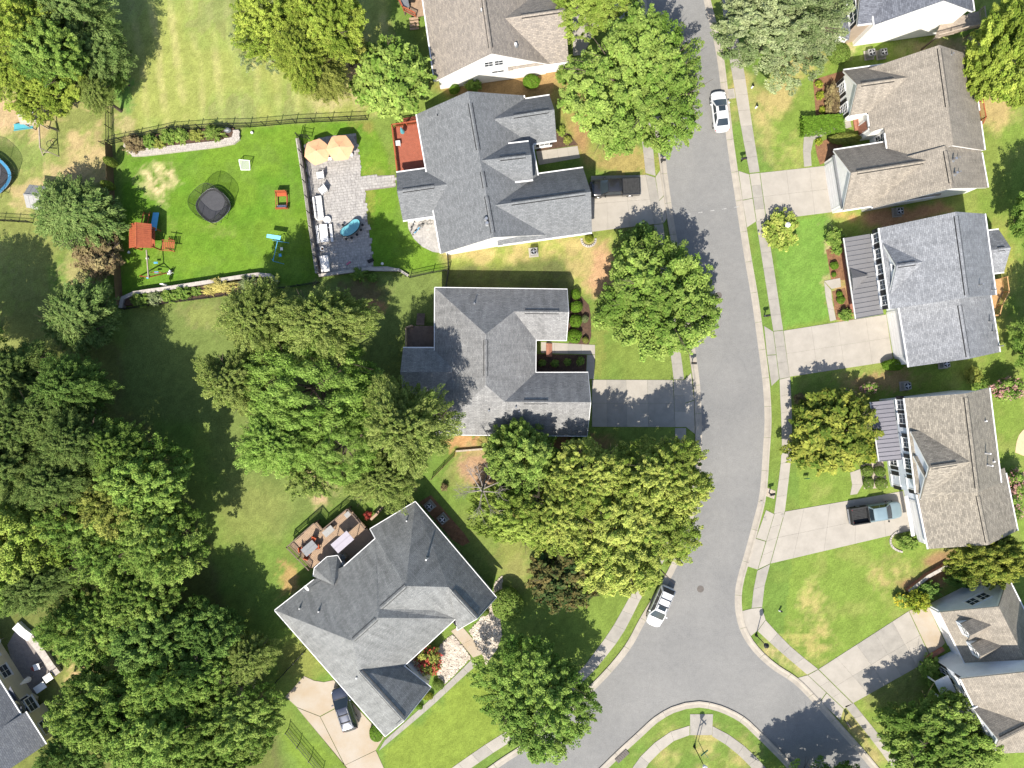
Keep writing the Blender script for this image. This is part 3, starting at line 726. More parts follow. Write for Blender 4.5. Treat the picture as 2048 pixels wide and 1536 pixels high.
    def window(s, c, nrm, w, h, sh=0, cols=2, rows=2, frame='white'):
        """c centre on the wall plane, nrm 2D outward normal"""
        n = Vector((nrm[0], nrm[1], 0)).normalized(); t = Vector((-n.y, n.x, 0)); rz = math.atan2(t.y, t.x); c = Vector(c)
        fr = MB(); f = .09
        for sg in (-1, 1):
            fr.box(c + t * (sg * (w / 2 + f / 2)) + n * .04, (f, .10, h + 2 * f), rz)
            fr.box(c + Vector((0, 0, sg * (h / 2 + f / 2))) + n * .04, (w, .10, f), rz)
        o = fr.build('window', M[frame], s.root)
        MB().box(c + n * .02, (w, .03, h), rz).build('pane', M['glass'], o)
        mu = MB()
        for k in range(1, cols): mu.box(c + t * (w * (k / cols - .5)) + n * .045, (.035, .03, h), rz)
        for k in range(1, rows): mu.box(c + Vector((0, 0, h * (k / rows - .5))) + n * .049, (w, .03, .035), rz)
        if mu.f: mu.build('glazing_bar', M[frame], o)
        MB().box(c + Vector((0, 0, -h / 2 - f - .03)) + n * .08, (w + .3, .16, .05), rz).build('sill', M[frame], o)
        if sh:
            for sg in (-1, 1):
                MB().box(c + t * (sg * (w / 2 + f + sh / 2 + .02)) + n * .035, (sh, .05, h + .1), rz).build('shutter', M['shutter'], s.root)
    def door(s, c, nrm, w, h, mat='white', panels=0, name='door'):
        n = Vector((nrm[0], nrm[1], 0)).normalized(); t = Vector((-n.y, n.x, 0)); rz = math.atan2(t.y, t.x); c = Vector(c)
        o = MB().box(c + n * .03, (w, .06, h), rz).build(name, M[mat], s.root)
        for k in range(panels):
            MB().box(c + Vector((0, 0, h * ((k + .5) / panels - .5))) + n * .065, (w - .06, .03, h / panels - .04), rz).build('panel', M[mat], o)
        if not panels: MB().tube(c + t * (w * .38) + n * .06, c + t * (w * .38) + n * .14, .03).build('handle', M['steel'], o)
        fr = MB()
        for sg in (-1, 1): fr.box(c + t * (sg * (w / 2 + .06)) + n * .03, (.12, .1, h + .12), rz)
        fr.box(c + Vector((0, 0, h / 2 + .06)) + n * .035, (w + .24, .1, .12), rz)
        fr.build('door_frame', M['white'], o)

def end_pt(b, side, s_, z):
    e = b['eA'] if side == 'A' else b['eB']; nn = -b['d'] if side == 'A' else b['d']
    p = e + b['n'] * s_; return Vector((p.x, p.y, z)), (nn.x, nn.y)
def side_pt(b, side, t, z):
    o = b['wa'] if side == 'L' else b['wb']; nn = b['n'] if side == 'L' else -b['n']
    p = b['A'] + b['d'] * t + b['n'] * o; return Vector((p.x, p.y, z)), (nn.x, nn.y)

# --- A : tan roof at the top
hA = House('house', 'white house with tan shingle roof and white gable, top centre', (985, 60), M['roof_tan'], 'whitesiding')
a1 = hA.gable((983, 106), (946, -150), 7.6, (869, 160, 3.0), openB=True)
a2 = hA.gable((1131, 19), (1005, 37), 6.2, (1133.5, 124, 3.0), None, openB=True)
hA.done()
for s_, z in ((-.35, 4.6), (.75, 4.6)): c, n = end_pt(a1, 'A', -s_, z); hA.window(c, n, .85, 1.15)
c, n = end_pt(a1, 'A', -.6, 2.5); hA.window(c, n, 1.3, .55, rows=1)
hA.pipe(1031, 90, 5, .14, .35); hA.pipe(963, 22, 6, .06)
# --- B : slate grey roof, many gables
hB = House('house', 'white house with slate grey roof of many gables and red deck', (985, 350), M['roof_slate'], 'whitesiding')
b1 = hB.gable((936.1, 182.5), (987.4, 474.2), 6.8, (868.9, 432, 3.2), vent=(.08, .40)); 
hB.vent(b1['A'] + (b1['B'] - b1['A']) * .55, b1['A'] + (b1['B'] - b1['A']) * .66, -.55, -.55, b1['n']); hB.vent(b1['A'] + (b1['B'] - b1['A']) * .72, b1['A'] + (b1['B'] - b1['A']) * .97, -.55, -.55, b1['n'])
b2 = hB.gable((1108.6, 219), (990, 237.5), 5.54, (1099, 190.5, 3.2), (1111.6, 280.5, 3.2), openB=True)
b3 = hB.gable((1062.6, 309.5), (962, 321), 6.75, (1054.6, 283.3, 4.8), (1066, 359.2, 4.8), openB=True)
b4 = hB.gable((1181.8, 383.8), (985, 411), 6.36, (1165.6, 335.7, 3.0), (1183.8, 464.7, 3.0), openB=True)
b5 = hB.gable((794.1, 382.4), (905, 367), 4.46, (790.3, 345.5, 2.9), (803.9, 441.2, 2.9), openB=True)
hB.done()
c, n = end_pt(b1, 'B', -.7, 3.0); hB.window(c, n, 1.0, .35, rows=1)
c, n = side_pt(b2, 'L', 1.2, 1.6); hB.window(c, n, 1.0, 1.4, .3)
c, n = end_pt(b4, 'A', 0, 1.1); hB.door(c, n, 4.8, 2.2, 'white', 4, 'garage_door')
for p in ((970, 436, .05), (973, 438, .16), (974.5, 447, .16), (875, 232, .05)): hB.pipe(p[0], p[1], 6, p[2], .4, 'steel' if p[2] > .1 else 'black')
# --- C : hipped grey roof in the middle
hC = House('house', 'hipped grey roof house with courtyard, in the middle of the picture', (990, 725), M['roof_c'], 'tansiding')
NW, NE = (869.5, 575.0, 2.9), (1134.5, 578.5, 2.9); NRe, NRw = (1137.5, 624.1, 5.0), (1027.9, 623, 5.0); NSE = (1133, 681, 2.9); NV = (1072, 680, 2.9)
RN, RS = (971.5, 668, 7.0), (971.5, 770.2, 7.0); SV = (1071.3, 745, 3.05); SNE = (1176.2, 744.8, 3.1); SRe, SRw = (1181.7, 804.5, 5.7), (1009, 803.4, 5.7); SSE, SWc = (1174.5, 872, 2.9), (868, 869.5, 2.9)
hC.face([NW, NE, NRe, NRw, RN]); hC.face([NW, RN, RS, SWc]); hC.face([SWc, RS, SRw, SRe, SSE]); hC.face([RN, NRw, NV, SV, SRw, RS]); hC.face([NRw, NRe, NSE, NV]); hC.face([SRw, SV, SNE, SRe])
for p, q in ((NW, NE), (NW, SWc), (SWc, SSE), (NV, NSE), (SV, SNE), (NV, SV)): hC.edge(p, q)
for p, q in ((NE, NRe), (NRe, NSE), (SNE, SRe), (SRe, SSE)): hC.edge(p, q, .05)
for p, q in (((971.5, 680, 7.0), (971.5, 752, 7.0)),): hC.vent(W(*p), W(*q), -.73, -.73, Vector((1, 0, 0)))
hC.vent(W(1050, 623.2, 5.0), W(1118, 623.9, 5.0), -.75, -.75, Vector((0, 1, 0))); hC.vent(W(1048, 803.8, 5.7), W(1096, 804, 5.7), -.75, -.75, Vector((0, 1, 0)))
c5 = hC.gable((800.5, 744), (905, 744), 4.7, (803, 696, 2.7), None, openB=True, vent=False)
def ins(p, dx, dy): v = W(*p); return Vector((v.x + dx, v.y + dy, 0))
cw_ = [ins(NW, .4, -.4), ins(NE, -.3, -.4), ins(NSE, -.3, .4), ins(NV, -.4, .4), ins(SV, -.4, -.4), ins(SNE, -.3, -.4), ins(SSE, -.3, .4), ins(SWc, .4, .4)]
hC.prism(cw_, 2.95)
mb = MB()
for tri in ((NE, NRe, NSE), (SNE, SRe, SSE)):
    v = [W(*p) for p in tri]; v = [Vector((q.x - .3, q.y, q.z - .2)) for q in v]; mb.poly([v[0] + Vector((0, -.3, .0)), v[1], v[2] + Vector((0, .3, 0))])
mb.build('gable_wall', M['tansiding'], hC.root)
hC.done()
for p in ((949, 607), (1032, 814), (1038, 823), (978, 821)): hC.pipe(p[0], p[1], 5, .07, .45, 'steel')
e = W(*SSE); hC.door((e.x - .27, (W(*SSE).y + W(*SNE).y) / 2, 1.1), (1, 0), 4.8, 2.2, 'white', 4, 'garage_door')
e = W(*SV); hC.door((e.x - .37, (W(*SV).y + W(*NV).y) / 2 + 1.3, 1.2), (1, 0), 1.0, 2.1, 'brick')
e = W(*NE); hC.window((e.x - .27, (W(*NE).y + W(*NSE).y) / 2, 1.7), (1, 0), 1.6, 1.4, .35, 4)
for k in range(4):
    p = W(1086 + k * 2.2, 690); MB().box((p.x + .5 - 0.0, p.y - .6, .30 - .07 * k), (.3, 1.5, .6 - .14 * k)).build('step', M['brick'], hC.root)
# --- D : rotated grey house
hD = House('house', 'diagonal cool grey hipped house with deck behind it, bottom left of centre', (770, 1260), M['roof_d'], 'greysiding')
Wc, Nc = (549.3, 1220.7, 3), (830.4, 1003.3, 3); K0, J0, J1, J2 = (628, 1159, 3), (687.7, 1132.7, 4.0), (750.7, 1077, 4.0), (740, 1058, 3.2)
P1, P1e, P3, P4 = (811.5, 1172, 8.1), (759.5, 1217.5, 8.1), (755.7, 1235.6, 8.6), (704.3, 1282, 8.6)
X1 = (911.7, 1237.3, 3.0); X2 = (808, 1332, 3.6); NWr, NWe = (897, 1174.2, 5.8), (954.9, 1237.3, 5.8); NEc, NEs = (993, 1195, 3.0), (915, 1260.5, 2.7)
GR, GE = (717.5, 1340, 6.9), (808.8, 1441.4, 6.9); GS, GN = (770.7, 1473, 3), (862, 1375, 3.7); SA = (868.6, 1220.6, 4.5)
hD.face([Wc, P4, P3, J0, K0]); hD.face([P3, P1e, J1, J0]); hD.face([P1e, P1, Nc, J2, J1])
hD.face([Wc, GS, GE, GR, P4]); hD.face([P4, GR, X2, X1, P3]); hD.face([GR, GE, GN, X2])
hD.face([Nc, P1, NWr, NWe, NEc]); hD.face([P1, P1e, SA, X1, NWr]); hD.face([NWr, X1, NEs, NWe]); hD.face([P1e, P3, X1, SA])
for p, q in ((Wc, K0), (J0, J1), (J1, J2), (J2, Nc), (Nc, NEc), (Wc, GS), (X1, X2), (X2, GN), (X1, NEs)): hD.edge(p, q, .13)
for p, q in ((NEc, NWe), (NWe, NEs), (GS, GE), (GE, GN)): hD.edge(p, q, .05)
nD = Vector((.655, -.756, 0))
hD.vent(W(*P1), W(762, 1215.5, 8.1), -.83, -.83, nD); hD.vent(W(752, 1239, 8.6), W(706, 1280.5, 8.6), -.83, -.83, nD)
nE = Vector((.756, .655, 0)); hD.vent(W(905, 1183, 5.8), W(953, 1235, 5.8), -1, -1, nE); hD.vent(W(721, 1344, 6.9), W(806, 1438, 6.9), -.9, -.9, nE)
# bay roof on the back
bay = [(626.3, 1152.7, 3.2), (628.6, 1136, 3.2), (653.5, 1113.8, 3.2), (675, 1111, 3.2), (687.7, 1132.7, 3.2)]; ap = (668, 1171, 5.1)
for i in range(4): hD.face([bay[i], bay[i + 1], ap]); hD.edge(bay[i], bay[i + 1], .1)
def toward(p, c, d):
    v = W(*p); u = (Vector(c) - v); u.z = 0; u.normalize(); v = v + u * d; v.z = 0; return v
cc = W(770, 1240)
gc = W(786, 1395); ec = W(905, 1190)
loop = [toward(Wc, cc, .55), toward(K0, cc, .4), toward(J0, cc, .45), toward(J1, cc, .45), toward(J2, cc, .45), toward(Nc, cc, .6), toward(NEc, ec, .55), toward(NEs, ec, .5), toward(X1, cc, .6), toward(X2, cc, .5), toward(GN, gc, .5), toward(GS, gc, .55)]
hD.prism(loop, 3.0)
mb = MB()
for a_, b_, c_ in ((NEc, NWe, NEs), (GN, GE, GS)):
    cc2 = ec if a_ is NEc else gc; mb.poly([toward(p, cc2, .5) + Vector((0, 0, p[2] - .15)) for p in (a_, b_, c_)])
mb.build('gable_wall', hD.wm, hD.root)
hD.prism([toward(p, W(668, 1171), .35) for p in bay] + [toward(ap, cc, .3)], 3.1)
hD.done()
for p, r, h in (((814, 1041), .07, .4), ((854, 1116), .09, .9), ((600, 1216), .06, .35), ((638, 1222), .06, .35), ((714, 1354), .08, .4)): hD.pipe(p[0], p[1], 5, r, h)
for i, t_ in enumerate((.3, .68)):
    q0, q1 = loop[11], loop[0]; q = q0.lerp(q1, .12 + .22 * i); nn = Vector((-.756, -.655, 0)); hD.door((q.x, q.y, 1.1), (nn.x, nn.y), 2.6, 2.2, 'white', 4, 'garage_door')
q = loop[8].lerp(loop[9], .12); hD.door((q.x, q.y, 1.1), (.655, -.756), 1.0, 2.1, 'brick')
for t_ in (.4, .7): q = loop[8].lerp(loop[9], t_); hD.window((q.x, q.y, 1.6), (.655, -.756), 1.0, 1.4)
# --- E : pale grey roof bottom left, cream walls
hE = House('house', 'cream house with pale grey roof at the bottom left corner', (40, 1460), M['roof_e'], 'creamsiding')
def espan(A, B, zr, p0, p1):
    a = W(A[0], A[1], zr); d = W(B[0], B[1], zr) - a; L = d.length; d.normalize(); return tuple((W(*p) - a).dot(d) / L for p in (p0, p1))
EA, EB = (-150, 1390), (-43, 1560)
e1 = hE.gable(EA, EB, 7.2, (20, 1395.5, 3.4), openA=True, oh=.35, clip=espan(EA, EB, 7.2, (-60, 1262, 3.4), (43.2, 1432.9, 3.4)), vent=False)
e2 = hE.gable((-98, 1520), (-43, 1607), 7.4, (70, 1454, 3.3), oh=.35, clip=espan((-98, 1520), (-43, 1607), 7.4, (51.4, 1423.6, 3.3), (92.5, 1488.4, 3.3)), vent=False)
hE.done()
for px, py, w, z in ((8, 1340, 1.6, 1.6), (24, 1357, 1.0, 1.9), (74, 1434, 1.7, 1.6), (98, 1466, 1.2, 1.5)):
    pass
for t_, w in ((1.0, 1.6), (3.2, 1.0), (5.0, .6)):
    L_ = (e1['B'] - e1['A']).length; c, n = side_pt(e1, 'L', L_ - 1.2 - t_ * 1.05 - 3.0, 1.7); hE.window(c, n, w * .85, 1.15)
L_ = (e2['B'] - e2['A']).length
for t_ in (4.6, 1.6): c, n = side_pt(e2, 'L', L_ - t_, 1.7); hE.window(c, n, 1.5, 1.15)
ndir = e1['n'] if e1['n'].x > 0 else -e1['n']; ddir = e1['d']
bc = side_pt(e1, 'L', L_ * 0, 0)[0]; q = W(48, 1400); bays = []
base0 = W(30, 1393); base1 = W(60, 1424)
pts = [W(38, 1387), W(62, 1383), W(77, 1393), W(75, 1412), W(60, 1428)]
hE.prism(pts, 2.6)
mb = MB(); apx = [W(18, 1375, 3.3), W(44, 1417, 3.3)]
rim = [W(13, 1378, 2.85), W(40, 1378, 2.75), W(53, 1396, 2.75), W(48, 1422, 2.85)]
rim = [Vector((p.x, p.y, 2.7)) + ndir * .3 for p in pts]
t0_ = W(20, 1372, 3.35) ; t1_ = W(42, 1412, 3.35)
mb.poly([t0_, rim[0], rim[1]]); mb.poly([t0_, rim[1], rim[2], t1_]); mb.poly([t1_, rim[2], rim[3]]); mb.poly([t1_, rim[3], rim[4]])
mb.build('bay_roof', M['roof_f'], hE.root, uv=True)
for i in range(1, 4):
    a_, b_ = pts[i], pts[(i + 1) % 5]; mid = (a_ + b_) / 2; dd = (b_ - a_).normalized(); nn = Vector((dd.y, -dd.x, 0))
    if nn.dot(ndir) < 0: nn = -nn
    hE.window((mid.x, mid.y, 1.55), (nn.x, nn.y), (b_ - a_).length * .72, 1.2, cols=2, rows=1)
# --- F : blue grey roof top right
hF = House('house', 'tall white gable wall house with blue grey roof, top right edge', (1800, 60), M['roof_f'], 'whitesiding')
f1 = hF.gable((1889, 0), (1867, -158), 9.0, (1748.6, 47.8, 5.5), (1947.8, 19.9, 5.5), openB=True, vent=False)
f2 = hF.gable((1725, -42), (1790, -50), 7.2, (1742, 46, 5.2), None, openB=True, vent=False, wallmat='tansiding')
hF.done()
for t_, z in ((-.9, 4.1),): c, n = end_pt(f2, 'A', t_, z); hF.window(c, n, 1.3, 1.6); c, n = end_pt(f2, 'A', -2.3, z); hF.window(c, n, 1.2, 1.6, .35)
q, n = end_pt(f2, 'A', -2.7, 0); nv_ = Vector((n[0], n[1], 0)); tv = Vector((-nv_.y, nv_.x, 0))
bp_ = [q + tv * 1.3, q + tv * .8 + nv_ * .8, q - tv * .8 + nv_ * .8, q - tv * 1.3]
hF.prism(bp_, 2.5, 'white'); mb = MB(); mb.poly([bp_[0] + Vector((0, 0, 2.55)) + tv * .2, bp_[1] + Vector((0, 0, 2.5)) + nv_ * .2, q + tv * .5 + Vector((0, 0, 3.3))]); mb.poly([bp_[1] + Vector((0, 0, 2.5)) + nv_ * .2, bp_[2] + Vector((0, 0, 2.5)) + nv_ * .2, q - tv * .5 + Vector((0, 0, 3.3)), q + tv * .5 + Vector((0, 0, 3.3))]); mb.poly([bp_[2] + Vector((0, 0, 2.5)) + nv_ * .2, bp_[3] + Vector((0, 0, 2.55)) - tv * .2, q - tv * .5 + Vector((0, 0, 3.3))]); mb.build('bay_roof', M['roof_f'], hF.root, uv=True)
mid = (bp_[1] + bp_[2]) / 2; hF.window((mid.x, mid.y, 1.5), n, 1.3, 1.3); mid = (bp_[2] + bp_[3]) / 2; dd = (bp_[3] - bp_[2]).normalized(); hF.window((mid.x, mid.y, 1.5), (dd.y, -dd.x) if Vector((dd.y, -dd.x, 0)).dot(nv_) > 0 else (-dd.y, dd.x), .6, 1.3, cols=1)
# --- G : beige roof
hG = House('house', 'white house with beige roof and two front gables, right row upper', (1820, 260), M['roof_g'], 'whitesiding')
Rd = W(1907.2, 290, 7.35) - W(1878.6, 89.8, 7.35); tsp = (W(1742, 262.8, 3.2) - W(1878.6, 89.8, 7.35)).dot(Rd.normalized()) / Rd.length
g1 = hG.gable((1878.6, 89.8), (1907.2, 290), 7.35, (1941.2, 101.6, 3.2), (1736.1, 228.9, 3.2), clip=(0, tsp), openB=True, vent=(.05, .96))
g1b = hG.gable((1878.6, 89.8), (1907.2, 290), 7.35, (1941.2, 101.6, 3.2), (1768.9, 256.3, 4.0), clip=(tsp + .0005, 1.0), openA=True, vent=False)
g2 = hG.gable((1889.7, 291.5), (1904.9, 375.8), 7.1, (1961.1, 292.8, 3.2), None, openA=True, vent=(.12, .88))
g3 = hG.gable((1715.5, 168.6), (1850, 149.5), 5.6, (1686.9, 140.5, 3.2), (1700.5, 231.2, 3.2), openB=True, vent=(.06, .55))
g4 = hG.gable((1702.8, 345.4), (1905, 313.5), 6.1, (1667.7, 300.3, 3.2), (1685.7, 421, 3.2), openB=True, vent=(.06, .75))
hG.done()
for s_ in (-1.15, 1.15): c, n = end_pt(g3, 'A', s_, 1.65); hG.window(c, n, .95, 1.5, .38, 3, 4)
c, n = end_pt(g4, 'A', 0, 1.1); hG.door(c, n, 4.9, 2.2, 'white', 4, 'garage_door'); MB().box(c + Vector((n[0], n[1], 0)) * .12 + Vector((0, 0, 1.5)), (.2, 6.0, .12), math.atan2(n[1], n[0])).build('pent_ledge', M['grey'], hG.root)
c, n = side_pt(g1b, 'R', .8, 1.7); 
bR = 'L' if g1b['n'].x < 0 else 'R'
c, n = side_pt(g1b, bR, .9, 2.3); hG.window(c, n, 1.2, 1.9, 0, 3, 4)
bR = 'L' if g1['n'].x < 0 else 'R'; L_ = (g1['B'] - g1['A']).length
c, n = side_pt(g1, bR, L_ - 1.1, 1.1); hG.door(c, n, 1.0, 2.1, 'brick')
q = W(1722, 247); o = MB(); 
for k in range(3): MB().box((q.x - .35 * k, q.y - .04 * k, .24 - .07 * k), (.36, 1.5, .5 - .15 * k), .14).build('step', M['brick'], hG.root)
for p in ((1903, 109, .06, .4), (1905, 320, .13, .7), (1914, 317, .06, .5), (1908, 348, .13, .6), (1916, 345, .06, .5)): hG.pipe(p[0], p[1], 6, p[2], p[3], 'steel')
# --- H : light grey roof with metal porch
hH = House('house', 'light grey roof house with dark metal porch roof, right row middle', (1850, 590), M['roof_h'], 'greysiding')
h1 = hH.gable((1912.3, 423.3), (1935.6, 594.8), 10.0, (1969.4, 425.9, 6.0), (1758.5, 456.5, 6.0), vent=(.05, .97), oh=.3)
h2 = hH.gable((1914.5, 577), (1937.8, 717.7), 5.95, (1982, 597.7, 3.4), (1799.9, 624.7, 3.4), openA=True, vent=(.24, .97))
h3 = hH.gable((1793.2, 531.3), (1870, 520.5), 8.05, (1762.9, 484.1, 6.03), (1781.3, 591.5, 6.03), openB=True, trim=False, vent=(.05, .5))
h4 = hH.gable((2021.9, 495.2), (1960, 503), 4.4, (2003, 458.3, 2.9), (2015.2, 542.8, 2.9), openB=True)
hH.done()
sd_ = 'L' if h1['n'].x < 0 else 'R'; L_ = (h1['B'] - h1['A']).length
for k in range(5): c, n = side_pt(h1, sd_, L_ * (.095 + .195 * k), 4.75); hH.window(c, n, .9, 1.35, .42, 2, 2)
c, n = end_pt(h3, 'A', 0, 7.1); hH.window(c, n, .5, .5, 0, 1, 1)
c, n = side_pt(h2, 'L' if h2['n'].x < 0 else 'R', (h2['B'] - h2['A']).length * .5, 1.1); hH.door(c, n, 4.9, 2.2, 'white', 4, 'garage_door')
for p in ((1957, 570), (1983, 580), (1978, 643), (1984, 663), (1997, 692)): hH.pipe(p[0], p[1], 5.5, .07, .75, 'steel')
# --- I : mottled tan roof, blue-white gables
hI = House('house', 'pale blue house with mottled tan roof and tall windowed gables, right row lower', (1880, 930), M['roof_i'], 'bluesiding')
i1 = hI.gable((1932.2, 787), (1956.5, 985), 9.0, (1809.1, 798.1, 5.8), (1977.9, 770, 5.8), vent=(.04, .96), oh=.3)
i2 = hI.gable((1950, 960), (1976.7, 1090), 6.0, (1845, 1040, 3.5), None, openA=True, vent=(.25, .96))
i3 = hI.gable((1859.5, 935.2), (1950, 922), 8.8, (1815, 864.9, 6.4), (1834.9, 998.5, 6.4), openB=True, trim=False, vent=(.05, .6))
i4 = hI.gable((1851.5, 957), (1905, 949), 7.85, (1821, 914.1, 6.35), (1833.5, 999.5, 6.35), openB=True, trim=False, vent=False)
hI.done()
sd_ = 'L' if i1['n'].x < 0 else 'R'; L_ = (i1['B'] - i1['A']).length
for t_ in (.075, .225): c, n = side_pt(i1, sd_, L_ * t_, 4.45); hI.window(c, n, .95, 1.4, .38, 2, 2)
c, n = end_pt(i3, 'A', 2.2 if i3['n'].y > 0 else -2.2, 4.7); hI.window(c, n, .95, 1.35, .38, 2, 2)
sg = 1 if i4['n'].y > 0 else -1
for s_ in (1.15, -1.1):
    for z in (1.5, 4.6): c, n = end_pt(i4, 'A', sg * s_, z); hI.window(c, n, 1.0, 1.45, .42, 3, 2)
c, n = side_pt(i2, 'L' if i2['n'].x < 0 else 'R', (i2['B'] - i2['A']).length * .62, 1.1); hI.door(c, n, 4.6, 2.2, 'white', 4, 'garage_door')
q = W(1817, 1030, 2.75); MB().beam(W(1812, 992, 2.7), W(1826, 1072, 2.7), .35, .12).build('pent_ledge', M['white'], hI.root)
for p, h_ in (((1970, 906), .9), ((1974, 930), .9), ((1970, 842), .3), ((1986, 923), .3)): hI.pipe(p[0], p[1], 7, .08, h_)
# --- J : corner house, bottom right
def ED(e_, d_, z):
    x = (e_ * .894 + d_ * .447); y = (-e_ * .447 + d_ * .894); return Vector((x / SC, -y / SC, z))
def EDP(e_, d_, z):
    v = ED(e_, d_, z); k = (1 - z / HC) / SC; return (1024 + v.x / k, 768 - v.y / k)
hJ = House('house', 'white corner house with two dormers over the garage, bottom right', (1960, 1330), M['roof_g'], 'bluesiding')
j1 = hJ.gable(EDP(614, 762, 7), EDP(614, 900, 7), 7.0, EDP(540, 800, 3) + (3,), openB=True, vent=False)
j2 = hJ.gable(EDP(600, 866, 9.6), EDP(600, 1022, 9.6), 9.6, EDP(502, 900, 5.5) + (5.5,), vent=False)
j3 = hJ.gable(EDP(498, 968, 8.0), EDP(590, 968, 8.0), 8.0, EDP(530, 925, 5.7) + (5.7,), openB=True, vent=(.05, .7))
for k, d_ in enumerate((797, 840)):
    jd = hJ.gable(EDP(552, d_, 6.0), EDP(606, d_, 6.0), 6.0, EDP(570, d_ - 17, 5.0) + (5.0,), openB=True, vent=False, oh=.15, ohe=.15, trim=False, rake=False)
    hJ.blocks[-1]['dorm'] = 1
hJ.done()
for b in hJ.blocks:
    if 'dorm' in b: c, n = end_pt(b, 'A', 0, 4.85); hJ.window(c, n, .7, .85, 0, 2, 2)
sd_ = 'L' if j1['n'].x < 0 else 'R'; c, n = side_pt(j1, sd_, 3.0, 1.1); hJ.door(c, n, 4.6, 2.2, 'white', 4, 'garage_door')
c, n = end_pt(j1, 'A', .6, 3.6); hJ.window(c, n, 1.0, 1.3); c, n = end_pt(j1, 'A', -.7, 3.6); hJ.window(c, n, 1.0, 1.3)
sd_ = 'L' if j2['n'].x < 0 else 'R'
for t_ in (1.1, 2.9, 4.6, 6.3, 8.0):
    c, n = side_pt(j2, sd_, t_, 4.5); hJ.window(c, n, .8, 1.3, .36)
    c, n = side_pt(j2, sd_, t_, 1.5); hJ.window(c, n, .8, 1.5, .36)
# porch in front of J with columns
o = MB(); pr = [ED(502, 880, 2.8), ED(474, 882, 2.6), ED(474, 1010, 2.6), ED(502, 1010, 2.8)]
MB().slab(pr, .1).build('porch_roof', M['white'], hJ.root)
for d_ in (886, 927, 968, 1006): q = ED(477, d_, 0); MB().tube(q, q + Vector((0, 0, 2.5)), .11, .09, 10).build('column', M['white'], hJ.root)

# standing-seam porch roofs
def metal_porch(h, c, n, mat, nm='porch_roof'):
    """c: outer A, inner A, inner B, outer B in (px,py,z)"""
    V = [W(*p) for p in c]; root = MB().slab([v - Vector((0, 0, .05)) for v in V], .08).build(nm, mat, h.root)
    for k in range(n):
        t0, t1 = k / n, (k + 1) / n
        a0 = V[0].lerp(V[3], t0); a1 = V[0].lerp(V[3], t1); b0 = V[1].lerp(V[2], t0); b1 = V[1].lerp(V[2], t1)
        g = (a1 - a0) * .03
        MB().slab([a0 + g, b0 + g, b1 - g, a1 - g], .03).build('roof_panel', mat, root)
        MB().beam(a1 + Vector((0, 0, .03)), b1 + Vector((0, 0, .03)), .05, .09).build('seam', mat, root)
    MB().beam(V[0] - Vector((0, 0, .09)), V[3] - Vector((0, 0, .09)), .14, .16).build('gutter', M['white'], h.root)
    return root
metal_porch(hH, [(1688.1, 476, 2.7), (1739.7, 467.5, 3.5), (1767.3, 628, 3.5), (1712, 637.5, 2.7)], 17, M['metal_roof'])
metal_porch(hI, [(1741.1, 804.4, 2.6), (1786, 799.7, 3.25), (1803, 918.8, 3.25), (1758.7, 923, 2.6)], 14, M['metal_roof_b'])
# porch gable of H
g0, ga, gb, gr = W(1700.5, 536.2, 2.85), W(1706.5, 581.5, 2.85), W(1737.5, 550.5, 3.62), W(1704.8, 556.5, 3.62)
mb = MB(); mb.slab([g0, gb, gr], .06); mb.slab([gr, gb, ga], .06); pg = mb.build('porch_gable', M['metal_roof'], hH.root)
MB().poly([g0 + Vector((.06, 0, -.07)), gr + Vector((.06, 0, -.07)), ga + Vector((.06, 0, -.07))]).build('gable_panel', M['white'], pg)
for x, y in ((1697, 487), (1702, 548), (1705, 578), (1716, 628)): p = W(x - 6, y + 1); MB().box((p.x + .4, p.y, 1.3), (.2, .2, 2.6), .13).build('column', M['white'], hH.root)
mb = MB(); q = [W(1679, 482), W(1716, 476), W(1738, 622), W(1700, 630)]; [setattr(v, 'z', .3) for v in q]; mb.slab(q, .3); mb.build('porch_floor', M['brick'], hH.root)
for x, y in ((1737, 806), (1747, 862), (1755, 912)): p = W(x, y); MB().box((p.x + .3, p.y, 1.35), (.2, .2, 2.7), .13).build('column', M['white'], hI.root)
# ================================================================ TREES AND SHRUBS
def quads_mesh(name, P, N, L, Wd, rnd, T=None, bri=None, hue=None):
    n = len(P)
    N = N / (np.linalg.norm(N, axis=1, keepdims=True) + 1e-9)
    if T is None: T = rnd.normal(size=(n, 3))
    T = T - N * (T * N).sum(1, keepdims=True); T /= (np.linalg.norm(T, axis=1, keepdims=True) + 1e-9)
    B = np.cross(N, T)
    l = (L * (.7 + .6 * rnd.random(n)))[:, None] * .5; w = (Wd * (.7 + .6 * rnd.random(n)))[:, None] * .5
    fold = N * (l * .35)
    V = np.stack([P - T * l, P + B * w + fold * .5, P + T * l, P - B * w + fold * .5], 1).reshape(-1, 3)
    F = np.arange(4 * n, dtype=np.int32)
    me = bpy.data.meshes.new(name); me.vertices.add(4 * n); me.vertices.foreach_set('co', V.ravel().astype(np.float32))
    me.loops.add(4 * n); me.loops.foreach_set('vertex_index', F)
    me.polygons.add(n); me.polygons.foreach_set('loop_start', np.arange(0, 4 * n, 4, dtype=np.int32)); me.polygons.foreach_set('loop_total', np.full(n, 4, np.int32))
    me.update(calc_edges=True)
    c = np.stack([bri, hue, np.zeros(n), np.ones(n)], 1); c = np.repeat(c, 4, 0)
    at = me.attributes.new('Col', 'FLOAT_COLOR', 'POINT'); at.data.foreach_set('color', c.ravel().astype(np.float32))
    return me

def dirs(rnd, n, zmin):
    z = zmin + (1 - zmin) * rnd.random(n); a = 2 * np.pi * rnd.random(n); r = np.sqrt(np.maximum(0, 1 - z * z))
    return np.stack([r * np.cos(a), r * np.sin(a), z], 1)

